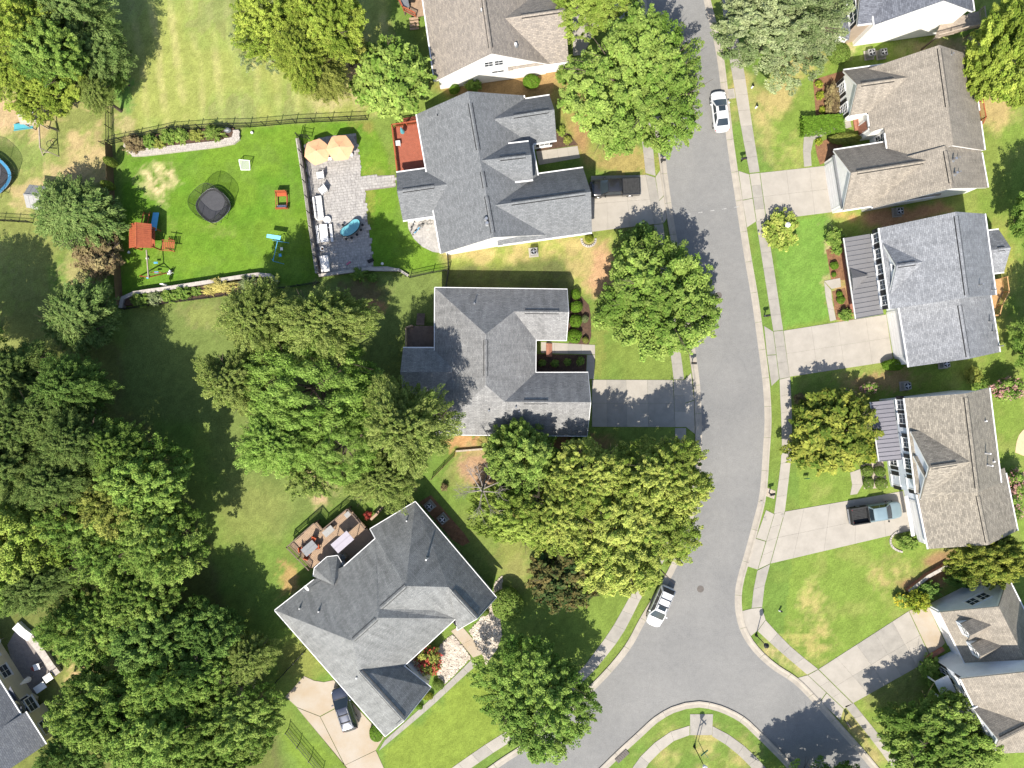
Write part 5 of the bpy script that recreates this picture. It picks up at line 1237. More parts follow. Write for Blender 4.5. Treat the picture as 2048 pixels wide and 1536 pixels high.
# ---- shrubs
for a in [
    (1152, 588, 9, 11, 1.0, 'globeS', 'clip', 'clipped shrub, first from the top beside the hipped house'), (1152, 613, 11, 13, 1.1, 'globeS', 'clip', 'clipped shrub, second from the top beside the hipped house'),
    (1151, 642, 12, 13, 1.2, 'globeS', 'clip', 'clipped shrub, third from the top beside the hipped house'), (1149, 673, 14, 14, 1.3, 'globeS', 'clip', 'largest clipped shrub, lowest in the row beside the hipped house'),
    (1170, 638, 7, 8, .8, 'globeS', 'silver', 'small pale shrub in the mulch beside the clipped row'), (1171, 680, 6, 7, .7, 'globeS', 'olive', 'small olive shrub at the bottom of the mulch strip'),
    (1084, 726, 8, 9, .9, 'bush', 'mid', 'shrub in the dark courtyard bed, nearest the door'), (1110, 727, 10, 8, .9, 'bush', 'mid', 'second shrub in the dark courtyard bed'), (1135, 724, 9, 8, .9, 'bush', 'maple', 'third shrub in the dark courtyard bed'), (1161, 722, 9, 10, 1.0, 'bush', 'maple', 'shrub in the dark courtyard bed nearest the driveway'),
    (909, 178, 11, 9, 1.1, 'globeS', 'clip', 'small round shrub at the white gable left corner'), (947, 171, 20, 12, 1.6, 'bush', 'mid', 'wide shaded shrub against the white gable'), (1063, 163, 17, 14, 1.4, 'globe', 'clip', 'round shrub at the right of the white gable'), (1126, 150, 16, 20, 2.0, 'bush', 'maple', 'shrub at the corner of the tan roofed house under the shade tree'),
    (1665, 196, 19, 38, 1.4, 'bushB', 'bronze', 'bronze shrub row under the beige house windows'), (1638, 168, 8, 9, .7, 'bush', 'gold', 'yellow shrub, topmost of three beside the bronze row'), (1641, 191, 9, 10, .7, 'bush', 'gold', 'yellow shrub, middle of three beside the bronze row'), (1645, 220, 7, 8, .6, 'bush', 'gold', 'yellow shrub, lowest of three beside the bronze row'),
    (1690, 277, 31, 12, 1.2, 'globe', 'olive', 'long gold green shrub beside the beige house steps'), (1638, 283, 8, 8, .6, 'bush', 'gold', 'small yellow shrub at the walkway bend of the beige house'),
    (1678, 107, 20, 22, 2.0, 'globe', 'maple', 'round green shrub at the corner of the tall white gable'),
    (1563, 461, 40, 43, 1.9, 'bush', 'oak', 'large rounded green shrub around the globe lamp by the pavement'), (1670, 474, 22, 21, 1.7, 'bush', 'maple', 'green shrub at the upper end of the metal porch'), (1674, 499, 13, 11, 1.2, 'bush', 'mid', 'smaller green shrub beside the metal porch'), (1669, 531, 8, 8, .7, 'globeS', 'clip', 'small clipped ball in the porch bed, upper'), (1668, 549, 5, 5, .5, 'globeS', 'clip', 'tiny clipped ball in the porch bed, above the walkway'), (1679, 588, 6, 6, .6, 'globeS', 'clip', 'tiny clipped ball in the porch bed, below the walkway'), (1682, 600, 8, 8, .7, 'globeS', 'clip', 'clipped ball in the porch bed, lower'), (1692, 630, 16, 13, 1.1, 'bush', 'mid', 'leafy shrub at the lower end of the metal porch'),
    (1787, 730, 22, 12, 1.3, 'globe', 'clip', 'rounded hedge shrub at the corner of the light grey house garage'), (1735, 942, 11, 12, .9, 'globeS', 'maple', 'round shrub beside the gold shrub at the pale blue house'), (1737, 966, 10, 13, 1.0, 'globeS', 'mid', 'round dark shrub at the walkway of the pale blue house'), (1760, 943, 10, 11, 1.0, 'globeS', 'mid', 'round shrub under the lower windows, upper'), (1763, 967, 12, 12, 1.0, 'globeS', 'maple', 'round shrub under the lower windows, lower'), (1817, 1084, 26, 17, 1.5, 'bush', 'maple', 'leafy shrub at the garage corner of the pale blue house'),
    (1836, 1203, 26, 24, 2.2, 'bush', 'gold', 'rounded tree shrub at the corner house garage'), (1860, 1335, 24, 26, 1.4, 'bush', 'maple', 'green shrub beside the corner house brick edge'), (1875, 1365, 20, 24, 1.2, 'bush', 'mid', 'shaded shrub below the corner house porch'), (1858, 1180, 30, 18, 1.6, 'bush', 'dark', 'dark shrub against the corner house gable wall'), (1925, 1160, 40, 16, 1.8, 'bush', 'dark', 'dark shrub row top of the corner house wall'),
    (1015, 1209, 31, 34, 2.4, 'globe', 'maple2', 'large clipped ball shrub beside the pebble bed'), (876, 1370, 11, 11, .9, 'globeS', 'maple', 'green shrub at the foot of the red flowering shrub'), (855, 1392, 11, 8, .7, 'globeS', 'gold', 'gold shrub between walk and garage of diagonal house'), (838, 1413, 8, 6, .6, 'globeS', 'clip', 'small green shrub at the garage wall of diagonal house'), (753, 1466, 14, 18, 1.0, 'globe', 'clip', 'oval shrub at the drive corner of diagonal house'), (971, 1225, 6, 8, .7, 'globeS', 'maple', 'small shrub at the wing of diagonal house by the pebbles'),
    (1178, 477, 8, 8, .7, 'globeS', 'gold', 'small yellow shrub in the ringed bed at the garage corner'), (1123, 262, 9, 12, .8, 'bush', 'lime', 'yellow green shrub at the front bed of slate roofed house'), (1135, 280, 10, 9, .7, 'bush', 'olive', 'low olive shrub in the front bed of slate roofed house'),
    (267, 287, 19, 16, 1.1, 'bushB', 'bronze', 'bronze shrub at the left end of the raised top bed'), (300, 283, 13, 12, 1.0, 'bush', 'mid', 'second plant in the raised top bed'), (318, 287, 12, 9, .8, 'bush', 'olive', 'low olive plant at the front of the raised top bed'), (337, 273, 15, 13, 1.1, 'bush', 'maple', 'leafy plant in the middle of the raised top bed'), (362, 272, 13, 13, 1.0, 'bush', 'maple2', 'bright plant right of the middle of the raised top bed'), (392, 271, 14, 10, .7, 'bush', 'olive', 'yellowish plant in the raised top bed'), (428, 266, 19, 13, 1.3, 'blades', 'maple', 'spiky green plant at the right end of the raised top bed'),
    (282, 600, 18, 13, 1.0, 'bush', 'maple', 'green plant at the left end of the lower bed'), (310, 598, 13, 14, 1.0, 'bushB', 'silver', 'grey plant second in the lower bed'), (340, 592, 16, 12, 1.0, 'bush', 'maple', 'green plant third in the lower bed'), (366, 586, 15, 12, 1.1, 'bush', 'mid', 'spreading plant in the lower bed below the bin'), (393, 583, 15, 11, .9, 'bush', 'maple', 'green plant left of the straw grass'), (446, 573, 30, 14, 1.0, 'blades', 'straw', 'straw coloured ornamental grass in the lower bed'), (420, 582, 14, 9, .8, 'blades', 'straw', 'small straw tuft in the lower bed'), (496, 566, 16, 13, 1.2, 'blades', 'silver', 'silvery spiky plant at the right end of the lower bed'),
    (719, 549, 20, 15, 1.2, 'blades', 'mid', 'spiky yucca below the paved patio'), (745, 556, 12, 9, .8, 'bush', 'mid', 'dark plant right of the yucca below the patio'), (1945, 752, 20, 18, 1.8, 'bushB', 'olive', 'olive bush between light grey and pale blue houses'), (1960, 772, 16, 14, 1.6, 'bushB', 'mid', 'green bush behind the pale blue house corner'),
    (1600, 797, 16, 13, .8, 'bushB', 'bronze', 'low brown grass clump above the green and gold magnolia'), (1165, 875, 20, 14, 1.2, 'bush', 'mid', 'dark shrub at the garage corner of the hipped house'), (735, 1030, 9, 9, .8, 'bushB', 'redf', 'red leaf clump added for sun dapples by the deck steps'), (888, 975, 9, 8, .8, 'bushB', 'bronze', 'small bronze plant in shade beside the diagonal house'),  # clump at the deck steps is made up for dappled sunlight there
]: shrub(*a)
shrub(1644, 251, 40, 17, 1.3, 'hedge', 'clip', 'clipped rectangular hedge in front of the beige house', 'hedge', R(4))
shrub(856, 1318, 27, 34, 2.6, 'bushB', 'olive', 'tall shrub with red flowers in front of diagonal house', 'shrub', .3, 'redf')
for x, y, rx, ry, h, lb in ((2012, 776, 36, 26, 3.2, 'pink crape myrtle behind the pale blue house, at its top corner'), (2032, 965, 22, 34, 3.0, 'pink crape myrtle at right edge beside the pale blue house'), (1737, 776, 18, 14, 1.4, 'pink flowering bush at the shaded side of the pale blue house'), (1800, 1200, 13, 18, 1.0, 'yellow flowering plants beside the corner house drive'), (1692, 788, 18, 12, 1.1, 'shaded bush left of the pink flowering bush'), (2020, 1010, 20, 30, 3.0, 'lower pink crape myrtle at the right edge')):
    shrub(x, y, rx, ry, h, 'bushB', 'mid', lb, 'shrub', .2, 'yellowf' if 'yellow' in lb else ('pinkf' if 'pink' in lb else None))
# two narrow arborvitae by the board fence
for x, y, lb in ((222, 324, 'narrow bright arborvitae inside the board fence, upper'), (217, 371, 'narrow bright arborvitae inside the board fence, lower')):
    p = W(x, y, 1.3); t = thing('arborvitae', lb, 'shrub', (p.x, p.y, 0)); MB().tube((0, 0, 0), (0, 0, 1.6), .05, .02, 6).build('stem', M['bark'], t, local=True)
    c = bpy.data.objects.new('foliage', PR['globeS']); COL.objects.link(c); c.parent = t; c.location = (0, 0, 1.35); c.scale = (.48, .48, 1.35); set_mat(c, LM['lime'])
# ================================================================ VEHICLES (built along +X = front, at origin, then placed)
def loft(rings, closed_ends=True):
    mb = MB(); n = len(rings[0])
    for r in rings: mb.v += [tuple(p) for p in r]
    for k in range(len(rings) - 1):
        for i in range(n - 1): a = k * n + i; mb.f.append((a, a + 1, a + n + 1, a + n))
        a = k * n; mb.f.append((a + n - 1, a, a + n, a + 2 * n - 1))
    if closed_ends: mb.f.append(tuple(range(n))[::-1]); mb.f.append(tuple(range((len(rings) - 1) * n, len(rings) * n)))
    return mb

def ring(x, w, z0, z1, crown=.04):
    p = []
    for y, z in ((-w * .86, z0), (-w * .97, z0 + .10), (-w, (z0 + z1) * .5), (-w * .985, z1 - .14), (-w * .93, z1 - .03), (-w * .80, z1 + crown * .35), (-w * .4, z1 + crown * .85), (0, z1 + crown), (w * .4, z1 + crown * .85), (w * .80, z1 + crown * .35), (w * .93, z1 - .03), (w * .985, z1 - .14), (w, (z0 + z1) * .5), (w * .97, z0 + .10), (w * .86, z0)):
        p.append((x, y, z))
    return p

def wheel(root, x, y, r=.34, w=.22):
    t = MB().tube((x, y - w / 2, r), (x, y + w / 2, r), r, r, 20).build('tyre', M['darkrub'], root, local=True)
    s = 1 if y > 0 else -1
    MB().tube((x, y + s * (w / 2 - .02), r), (x, y + s * (w / 2 + .012), r), r * .66, r * .62, 16).build('rim', M['steel'], t, local=True)

def cabin(root, body, xf0, xf1, xr1, xr0, wb, wt, zb, zt, paintm, glassm, sunroof=False, rails=False, midsplit=None):
    """windscreen foot xf0, top xf1, rear top xr1, rear foot xr0"""
    def q(x, w, z): return Vector((x, w, z))
    c = dict(fl=q(xf0, wb, zb), fr=q(xf0, -wb, zb), tl=q(xf1, wt, zt), tr=q(xf1, -wt, zt), rl=q(xr1, wt, zt), rr=q(xr1, -wt, zt), bl=q(xr0, wb, zb), br=q(xr0, -wb, zb))
    # inner solid, paint coloured pillars appear around the inset glass
    mb = MB(); mb.poly([c['fl'], c['fr'], c['tr'], c['tl']]); mb.poly([c['bl'], c['br'], c['rr'], c['rl']]); mb.poly([c['fl'], c['tl'], c['rl'], c['bl']]); mb.poly([c['fr'], c['tr'], c['rr'], c['br']])
    mb.build('pillars', paintm, root, local=True)
    def glass(name, a, b, cc, d, ix, iy, out, bow=0.0):
        # a,b lower; cc,d upper ; inset fractions
        def bl_(u, v): return (a.lerp(b, u)).lerp(d.lerp(cc, u), v)
        n = (b - a).cross(d - a).normalized()
        if n.dot(out) < 0: n = -n
        mb = MB(); k = 6
        for i in range(k + 1):
            u = ix + (1 - 2 * ix) * i / k; o = n * (.012 + bow * (1 - (2 * i / k - 1) ** 2))
            mb.v.append(tuple(bl_(u, iy[0]) + o)); mb.v.append(tuple(bl_(u, iy[1]) + o))
        for i in range(k): mb.f.append((2 * i, 2 * i + 2, 2 * i + 3, 2 * i + 1))
        return mb.build(name, glassm, root, True, local=True)
    glass('windscreen', c['fl'], c['fr'], c['tr'], c['tl'], .045, (.02, .95), Vector((1, 0, .6)), .05)
    glass('rear_window', c['br'], c['bl'], c['rl'], c['rr'], .08, (.10, .9), Vector((-1, 0, .6)), .03)
    for s, (f, t, r, b) in ((1, (c['fl'], c['tl'], c['rl'], c['bl'])), (-1, (c['fr'], c['tr'], c['rr'], c['br']))):
        sp = midsplit or [(.06, .48), (.52, .93)]
        for u0, u1 in sp:
            A = f.lerp(b, u0 + (.02 if u0 < .2 else 0)); Bq = f.lerp(b, u1); C = t.lerp(r, u1); D = t.lerp(r, u0); o = Vector((0, s * .012, .004))
            P = [A.lerp(D, .08), Bq.lerp(C, .08), C.lerp(Bq, .10), D.lerp(A, .10)]
            MB().poly([p + o for p in P]).build('side_window', glassm, root, local=True)
    # roof skin, gently crowned
    mb = MB(); k = 8; m = 6
    for i in range(k + 1):
        for j in range(m + 1):
            u = i / k; v = j / m; x = xf1 + .05 + (xr1 - .05 - xf1 - .05) * u; yy = (wt + .015) * (2 * v - 1)
            e = (1 - (2 * u - 1) ** 4) * (1 - (2 * v - 1) ** 4); mb.v.append((x, yy * (1 - .05 * (2 * u - 1) ** 4), zt - .02 + .07 * e))
    for i in range(k):
        for j in range(m): a = i * (m + 1) + j; mb.f.append((a, a + 1, a + m + 2, a + m + 1))
    r = mb.build('roof_panel', paintm, root, True, local=True)
    if sunroof: MB().box(((xf1 * .78 + xr1 * .22), 0, zt + .055), (.55, wt * 1.25, .02)).build('sunroof', glassm, r, local=True)
    if rails:
        for s in (-1, 1): MB().beam((xf1 - .1, s * wt * .88, zt + .10), (xr1 + .1, s * wt * .88, zt + .10), .05, .04).build('roof_rail', M['grey'], r, local=True)
        for f_ in (.32, .68): x = xf1 + (xr1 - xf1) * f_; MB().beam((x, -wt * .9, zt + .115), (x, wt * .9, zt + .115), .09, .03).build('cross_bar', M['black'], r, local=True)

def lamps(root, xf, xr, w, zf, zr):
    for s in (-1, 1):
        MB().box((xf - .13, s * w * .80, zf + .02), (.26, .20, .10), s * -.55).build('headlight', M['lampclear'], root, local=True, bevel=.03)
        MB().box((xr + .12, s * w * .82, zr - .06), (.16, .22, .14), s * .35).build('tail_light', M['lampred'], root, local=True, bevel=.03)
    MB().box((xr + .01, 0, zr - .25), (.04, .5, .12)).build('number_plate', M['white'], root, local=True)
    MB().box((xf + .12, 0, zf - .12), (.05, w * .8, .14)).build('grille', M['black'], root, local=True)

def mirrors(root, x, w, z, m):
    for s in (-1, 1): MB().box((x, s * (w + .11), z), (.14, .22, .14), s * .2).build('mirror', m, root, local=True, bevel=.03)

def vehicle(kind, label, px, py, hx, hy, paintm, L=None):
    p = W(px, py); root = thing({'sedan': 'sedan', 'suv': 'station_wagon', 'van': 'sport_utility_car', 'truck': 'pickup_truck'}[kind], label, 'pickup' if kind == 'truck' else 'car', (p.x, p.y, .01), math.atan2(hy, hx))
    g = M['glass_blue']
    if kind == 'sedan':
        st = [(2.36, .26, .40, .56), (2.33, .48, .34, .60), (2.24, .67, .27, .65), (2.05, .80, .22, .70), (1.6, .885, .20, .77), (1.0, .915, .20, .84), (.2, .92, .20, .90), (-.8, .92, .20, .92), (-1.5, .915, .22, .94), (-2.0, .84, .26, .94), (-2.18, .72, .32, .92), (-2.28, .55, .38, .86), (-2.32, .32, .44, .78)]
        body = loft([ring(*s) for s in st]).build('body', paintm, root, True, local=True)
        cabin(root, body, 1.28, .38, -.92, -1.80, .83, .62, .86, 1.40, paintm, g, True); xs = (1.42, -1.38); lamps(root, 2.16, -2.2, .86, .64, .80); mirrors(root, .82, .90, .96, paintm); wr = .33
        MB().box((-2.06, 0, .99), (.18, 1.2, .02)).build('boot_lip', paintm, root, local=True)
    elif kind in ('suv', 'van'):
        k = 1.0 if kind == 'suv' else 1.06
        st = [(2.40, .28, .46, .72), (2.37, .50, .40, .78), (2.28, .70, .31, .84), (2.08, .83, .26, .91), (1.6, .915, .24, 1.00), (.8, .94, .24, 1.04), (-.8, .945, .24, 1.06), (-1.7, .94, .26, 1.08), (-2.15, .89, .30, 1.06), (-2.31, .77, .36, 1.0), (-2.38, .58, .46, .9)]
        st = [(a * k, b, c_, d_) for a, b, c_, d_ in st]
        body = loft([ring(*s) for s in st]).build('body', paintm, root, True, local=True)
        cabin(root, body, 1.30 * k, .42 * k, -1.80 * k, -2.28 * k, .89, .69, 1.00, 1.66, paintm, g, kind == 'suv', True, [(.05, .33), (.36, .64), (.67, .92)]); xs = (1.42 * k, -1.42 * k); lamps(root, 2.18 * k, -2.26 * k, .88, .82, 1.1); mirrors(root, .86 * k, .92, 1.10, paintm); wr = .36
        MB().box((1.3 * k, 0, 1.075), (.06, 1.3, .02)).build('wiper', M['black'], root, local=True)
    else:
        L_ = 2.85
        st = [(2.88, .40, .56, .90), (2.84, .64, .48, .95), (2.74, .82, .38, 1.01), (2.45, .93, .32, 1.07), (1.9, .97, .30, 1.12), (1.2, .97, .30, 1.14), (0, .97, .30, 1.14), (-.86, .97, .30, 1.14)]
        body = loft([ring(*s) for s in st]).build('body', paintm, root, True, local=True)
        cabin(root, body, 1.66, .78, -.60, -.86, .89, .70, 1.08, 1.76, paintm, g, False, False); xs = (1.85, -1.75); lamps(root, 2.66, -2.83, .9, .86, .95); mirrors(root, 1.15, .96, 1.2, M['black']); wr = .39
        bed = MB()
        for s in (-1, 1): bed.box((-1.84, s * .90, .76), (1.96, .14, .80))
        bed.box((-2.80, 0, .76), (.10, 1.94, .80)); bed.box((-.90, 0, .76), (.08, 1.94, .82)); b = bed.build('bed', paintm if paintm is M['car_black'] else M['bedliner'], root, local=True, bevel=.03)
        MB().box((-1.85, 0, .62), (1.85, 1.66, .08)).build('bed_floor', M['bedliner'], b, local=True)
        rb = MB()
        for k in range(9): rb.box((-1.85, -.72 + k * .18, .67), (1.8, .06, .03))
        rb.build('bed_rib', M['bedliner'], b, local=True)
        if paintm is M['car_black']:
            for k in range(7): MB().box((-1.04 - k * .265, 0, 1.17), (.255, 1.72, .035)).build('bed_cover_slat', M['bedliner'], b, local=True)
        MB().box((-2.94, 0, .48), (.16, 1.7, .18)).build('bumper', M['grey'], root, local=True, bevel=.03)
    for x in xs:
        for s in (-1, 1): wheel(root, x, s * (.80 if kind != 'truck' else .86), wr)
    return root
vehicle('sedan', 'white sedan parked at the right kerb near the top', 1437, 228, -.11, .99, M['car_white'])
vehicle('truck', 'black pickup truck parked in front of the slate roofed garage', 1227, 379, -1, -.05, M['car_black'])
vehicle('suv', 'white wagon with roof bars parked at the left kerb of the bend', 1318, 1208, -.40, -.92, M['car_white'])
vehicle('truck', 'pale blue pickup with black bed on the driveway at right', 1744, 1023, .988, .155, M['car_blue'])
vehicle('van', 'dark blue car on the driveway of the diagonal house', 692, 1412, -.31, .95, M['car_navy'])

# ================================================================ FENCES
def fence(label, pts, h, mat, z0=0.0, sp=1.9, solid=False, name='fence', gap=.105):
    P = [W(*p) + Vector((0, 0, z0)) for p in pts]; root = thing(name, label, 'fence', P[0])
    for i in range(len(P) - 1):
        a, b = P[i], P[i + 1]; d = b - a; L = d.length; d.normalize(); n = max(1, round(L / sp)); rz = math.atan2(d.y, d.x)
        for k in range(n + (1 if i == len(P) - 2 else 0)):
            q = a + d * (L * k / n); o = MB().box(q + Vector((0, 0, h / 2 + .04)), (.07, .07, h + .08)).build('post', M[mat], root)
            MB().box(q + Vector((0, 0, h + .1)), (.10, .10, .04)).build('post_cap', M[mat], o)
        for z in ((.12, h * .5, h - .08) if not solid else (.3, h - .3)): MB().beam(a + Vector((0, 0, z)), b + Vector((0, 0, z)), .035, .045).build('rail', M[mat], root)
        pk = MB(); m = int(L / (gap if not solid else .15))
        for k in range(m):
            q = a + d * (L * (k + .5) / m)
            if solid: pk.box(q + Vector((0, 0, h / 2)) + Vector((-d.y, d.x, 0)) * .03, (.143, .02, h + .02 * (k % 3)), rz)
            else: pk.box(q + Vector((0, 0, h / 2 + .03)), (.016, .016, h - .05), rz)
        tag(pk.build('boards' if solid else 'pickets', M[mat], root), kind='stuff')
    return root
fence('black picket fence along the bottom of the mown field', [(212, 291), (280, 276), (345, 262), (430, 256), (500, 255), (592, 247), (735, 240)], 1.35, 'black')
fence('brown board fence along the left side of the green play lawn', [(224, 292), (229, 400), (236, 480), (246, 612)], 1.5, 'fencewood', solid=True)
fence('black wire fence left of the mown field', [(222, 198), (224, 288)], 1.3, 'black')
fence('black picket fence on the wall beside the paved patio', [(603, 280), (616, 370), (628, 460), (641, 546)], 1.2, 'black', .85)
fence('open black gate at the top end of the patio fence', [(600, 277), (622, 281)], 1.2, 'black', .5, name='gate')
fence('low black fence below the lower planting bed', [(250, 619), (320, 609), (454, 592), (560, 578), (640, 566)], 1.1, 'black')
fence('black fence at the lower corner of the slate roofed house', [(820, 556), (866, 546), (898, 541)], 1.2, 'black')
fence('short black fence running down from the slate roofed house corner', [(896, 510), (898, 541), (893, 576)], 1.2, 'black')
fence('black wire fence at the left edge below the shed', [(-20, 441), (66, 446)], 1.2, 'black')
fence('black wire fence left of the diagonal house', [(612, 1299), (555, 1360)], 1.2, 'black')
fence('black fence beside the driveway at the bottom', [(577, 1457), (646, 1540)], 1.2, 'black')
fence('short brown fence below the hipped house', [(908, 912), (864, 957)], .9, 'fencewood')

# ================================================================ WALLS AND BEDS
def wall_line(name, label, pts, w, h, mat, cap=None, cat='wall'):
    P = [W(*p) for p in pts]; root = thing(name, label, cat, P[0])
    def L_(o):
        return [Vector((p.x, p.y, 0)) for p in [W(*q) for q in offset_line(pts, o * SC)]]
    a, b = L_(-w / 2), L_(w / 2); mb = MB()
    for i in range(len(P) - 1):
        q = [a[i], a[i + 1], b[i + 1], b[i]]; mb.slab([Vector((v.x, v.y, h)) for v in q], h + .05)
        if cap:
            n = max(1, int((a[i + 1] - a[i]).length / .55))
            for k in range(n):
                t0, t1 = (k + .02) / n, (k + .98) / n; c = [a[i].lerp(a[i + 1], t0), a[i].lerp(a[i + 1], t1), b[i].lerp(b[i + 1], t1), b[i].lerp(b[i + 1], t0)]
                cm = (c[0] + c[1] + c[2] + c[3]) / 4; c = [cm + (v - cm) * 1.06 for v in c]; MB().slab([Vector((v.x, v.y, h + .075)) for v in c], .07).build('cap_stone', cap, root)
    mb.build('wall_body', mat, root); return root
wall_line('retaining_wall', 'block retaining wall along the left of the paved patio', [(599, 282), (613, 370), (625, 460), (638, 548)], .35, .85, M['wallblock'], M['stonecap'])
wall_line('retaining_wall', 'short block wall along the bottom of the paved patio', [(640, 552), (735, 540), (800, 541)], .3, .5, M['wallblock'], M['stonecap'])
wall_line('retaining_wall', 'curved pale stone edging right of the yucca', [(735, 537), (775, 536), (800, 541), (817, 552)], .25, .25, M['stonecap'], M['stonecap'])
wall_line('retaining_wall', 'curved block wall along the lower edge of the green play lawn', smooth_line([(248, 617), (252, 598), (275, 588), (330, 580), (420, 566), (520, 551), (545, 553), (558, 566)], 22), .4, .75, M['wallblock'], M['stonecap'])
wall_line('retaining_wall', 'rough stone strip below the hipped house', [(912, 902), (974, 897)], .2, .35, M['gravel'], None)
bed = setting('planting_bed_lower'); mb = MB(); q = [W(x, y) for x, y in [(252, 612), (256, 600), (276, 592), (330, 584), (420, 571), (520, 556), (541, 558), (550, 575), (454, 592), (320, 609)]]
for v in q: v.z = .5
mb.slab(q, .5); mb.build('soil', M['mulch'], bed)
bed = setting('planting_bed_upper'); mb = MB(); q = [W(x, y) for x, y in [(252, 285), (345, 264), (430, 258), (470, 258), (468, 275), (440, 282), (270, 302), (258, 296)]]
for v in q: v.z = .3
mb.slab(q, .3); mb.build('soil', M['mulch'], bed)
# paver terrace in front of the upper bed
def pavers(root, poly, dx, dy, ang, mat, z, name='pavers', jit=.0, hh=.03, seed=3):
    rr = random.Random(seed); V = [W(*p) for p in poly]; c, s = math.cos(ang), math.sin(ang)
    U = [(v.x * c + v.y * s, -v.x * s + v.y * c) for v in V]; mb = MB()
    x0, x1 = min(u[0] for u in U), max(u[0] for u in U); y0, y1 = min(u[1] for u in U), max(u[1] for u in U)
    def inside(a, b):
        r = False; n = len(U)
        for i in range(n):
            (xa, ya), (xb, yb) = U[i], U[(i + 1) % n]
            if (ya > b) != (yb > b) and a < (xb - xa) * (b - ya) / (yb - ya) + xa: r = not r
        return r
    j = 0; y = y0
    while y < y1:
        x = x0 - dx * (.5 if j % 2 else 0)
        while x < x1:
            w = dx * rr.choice((1, 1, .66, 1.33)); cx, cy = x + w / 2, y + dy / 2
            if inside(cx, cy): mb.box((cx * c - cy * s, cx * s + cy * c, z + rr.uniform(-.006, .006)), (w - .022, dy - .022, hh), ang)
            x += w
        y += dy; j += 1
    return tag(mb.build(name, mat, root), kind='stuff')
pt = setting('patio'); pp = [(607, 290), (655, 272), (712, 268), (722, 353), (790, 350), (791, 374), (728, 382), (735, 440), (748, 541), (640, 550)]
q = [W(x, y) for x, y in pp]; [setattr(v, 'z', .03) for v in q]; MB().slab(q, .05).build('base', M['wallblock'], pt)
pavers(pt, pp, .46, .31, R(7), M['paver'], .045)
pt2 = setting('paver_terrace'); tp = smooth_line([(252, 287), (262, 300), (274, 302), (440, 283), (466, 276), (470, 262), (480, 262), (481, 280), (470, 289), (440, 295), (290, 313), (268, 314), (250, 294)], 40)
q = [W(x, y) for x, y in tp]; [setattr(v, 'z', .36) for v in q]; MB().slab(q, .36).build('base', M['stonecap'], pt2); pavers(pt2, tp, .32, .2, R(6), M['stonecap'], .37)
# round back patio of slate house, mulch strips, stone beds
def sheet(name, pts, mat, z, thick=.0):
    q = [W(x, y) for x, y in pts]; [setattr(v, 'z', z) for v in q]; o = MB().slab(q, max(.01, thick)).build(name, mat); o['kind'] = 'structure'; return o
sheet('patio_round', [(815, 440), (868, 430), (882, 506), (866, 504), (845, 494), (828, 478), (817, 458)], M['paver'], .04)
sheet('mulch_strip', smooth_line([(1142, 585), (1160, 590), (1178, 610), (1182, 650), (1178, 688), (1140, 690), (1136, 640), (1142, 585)], 15)[:-1], M['mulch'], .03)
sheet('mulch_courtyard', [(1066, 708), (1173, 710), (1172, 744), (1066, 744)], M['mulch'], .03)
sheet('mulch_front_bed', [(1082, 283), (1112, 262), (1138, 268), (1156, 290), (1072, 303)], M['mulch'], .03)
sheet('brick_bed', [(1626, 160), (1690, 140), (1700, 240), (1632, 236)], M['straw'], .025)
sheet('mulch_walk_bed', [(1630, 290), (1660, 275), (1690, 285), (1660, 320), (1640, 330), (1634, 312)], M['straw'], .025)
sheet('mulch_porch_bed', [(1664, 583), (1690, 576), (1706, 640), (1672, 640)], M['straw'], .025)
sheet('mulch_porch_bed_upper', [(1652, 500), (1680, 490), (1690, 560), (1662, 560)], M['straw'], .025)
sheet('mulch_window_bed', [(1722, 930), (1765, 918), (1775, 975), (1728, 978)], M['gravel'], .025)
sheet('stone_strip', [(838, 1004), (862, 990), (928, 1066), (940, 1084), (925, 1092), (905, 1080)], M['straw'], .025)
sheet('play_circle', smooth_line([(2030, 905), (2034, 880), (2044, 862), (2070, 850), (2100, 880), (2070, 915), (2030, 905)], 8)[:-1], M['sand'], .03)
sheet('cellar_patio', [(15, 1290), (40, 1245), (72, 1265), (112, 1330), (70, 1388), (40, 1388)], M['wallblock'], .03)
sheet('mailbox_bed', [(1533, 975), (1551, 982), (1548, 998), (1532, 992)], M['gravel'], .025)
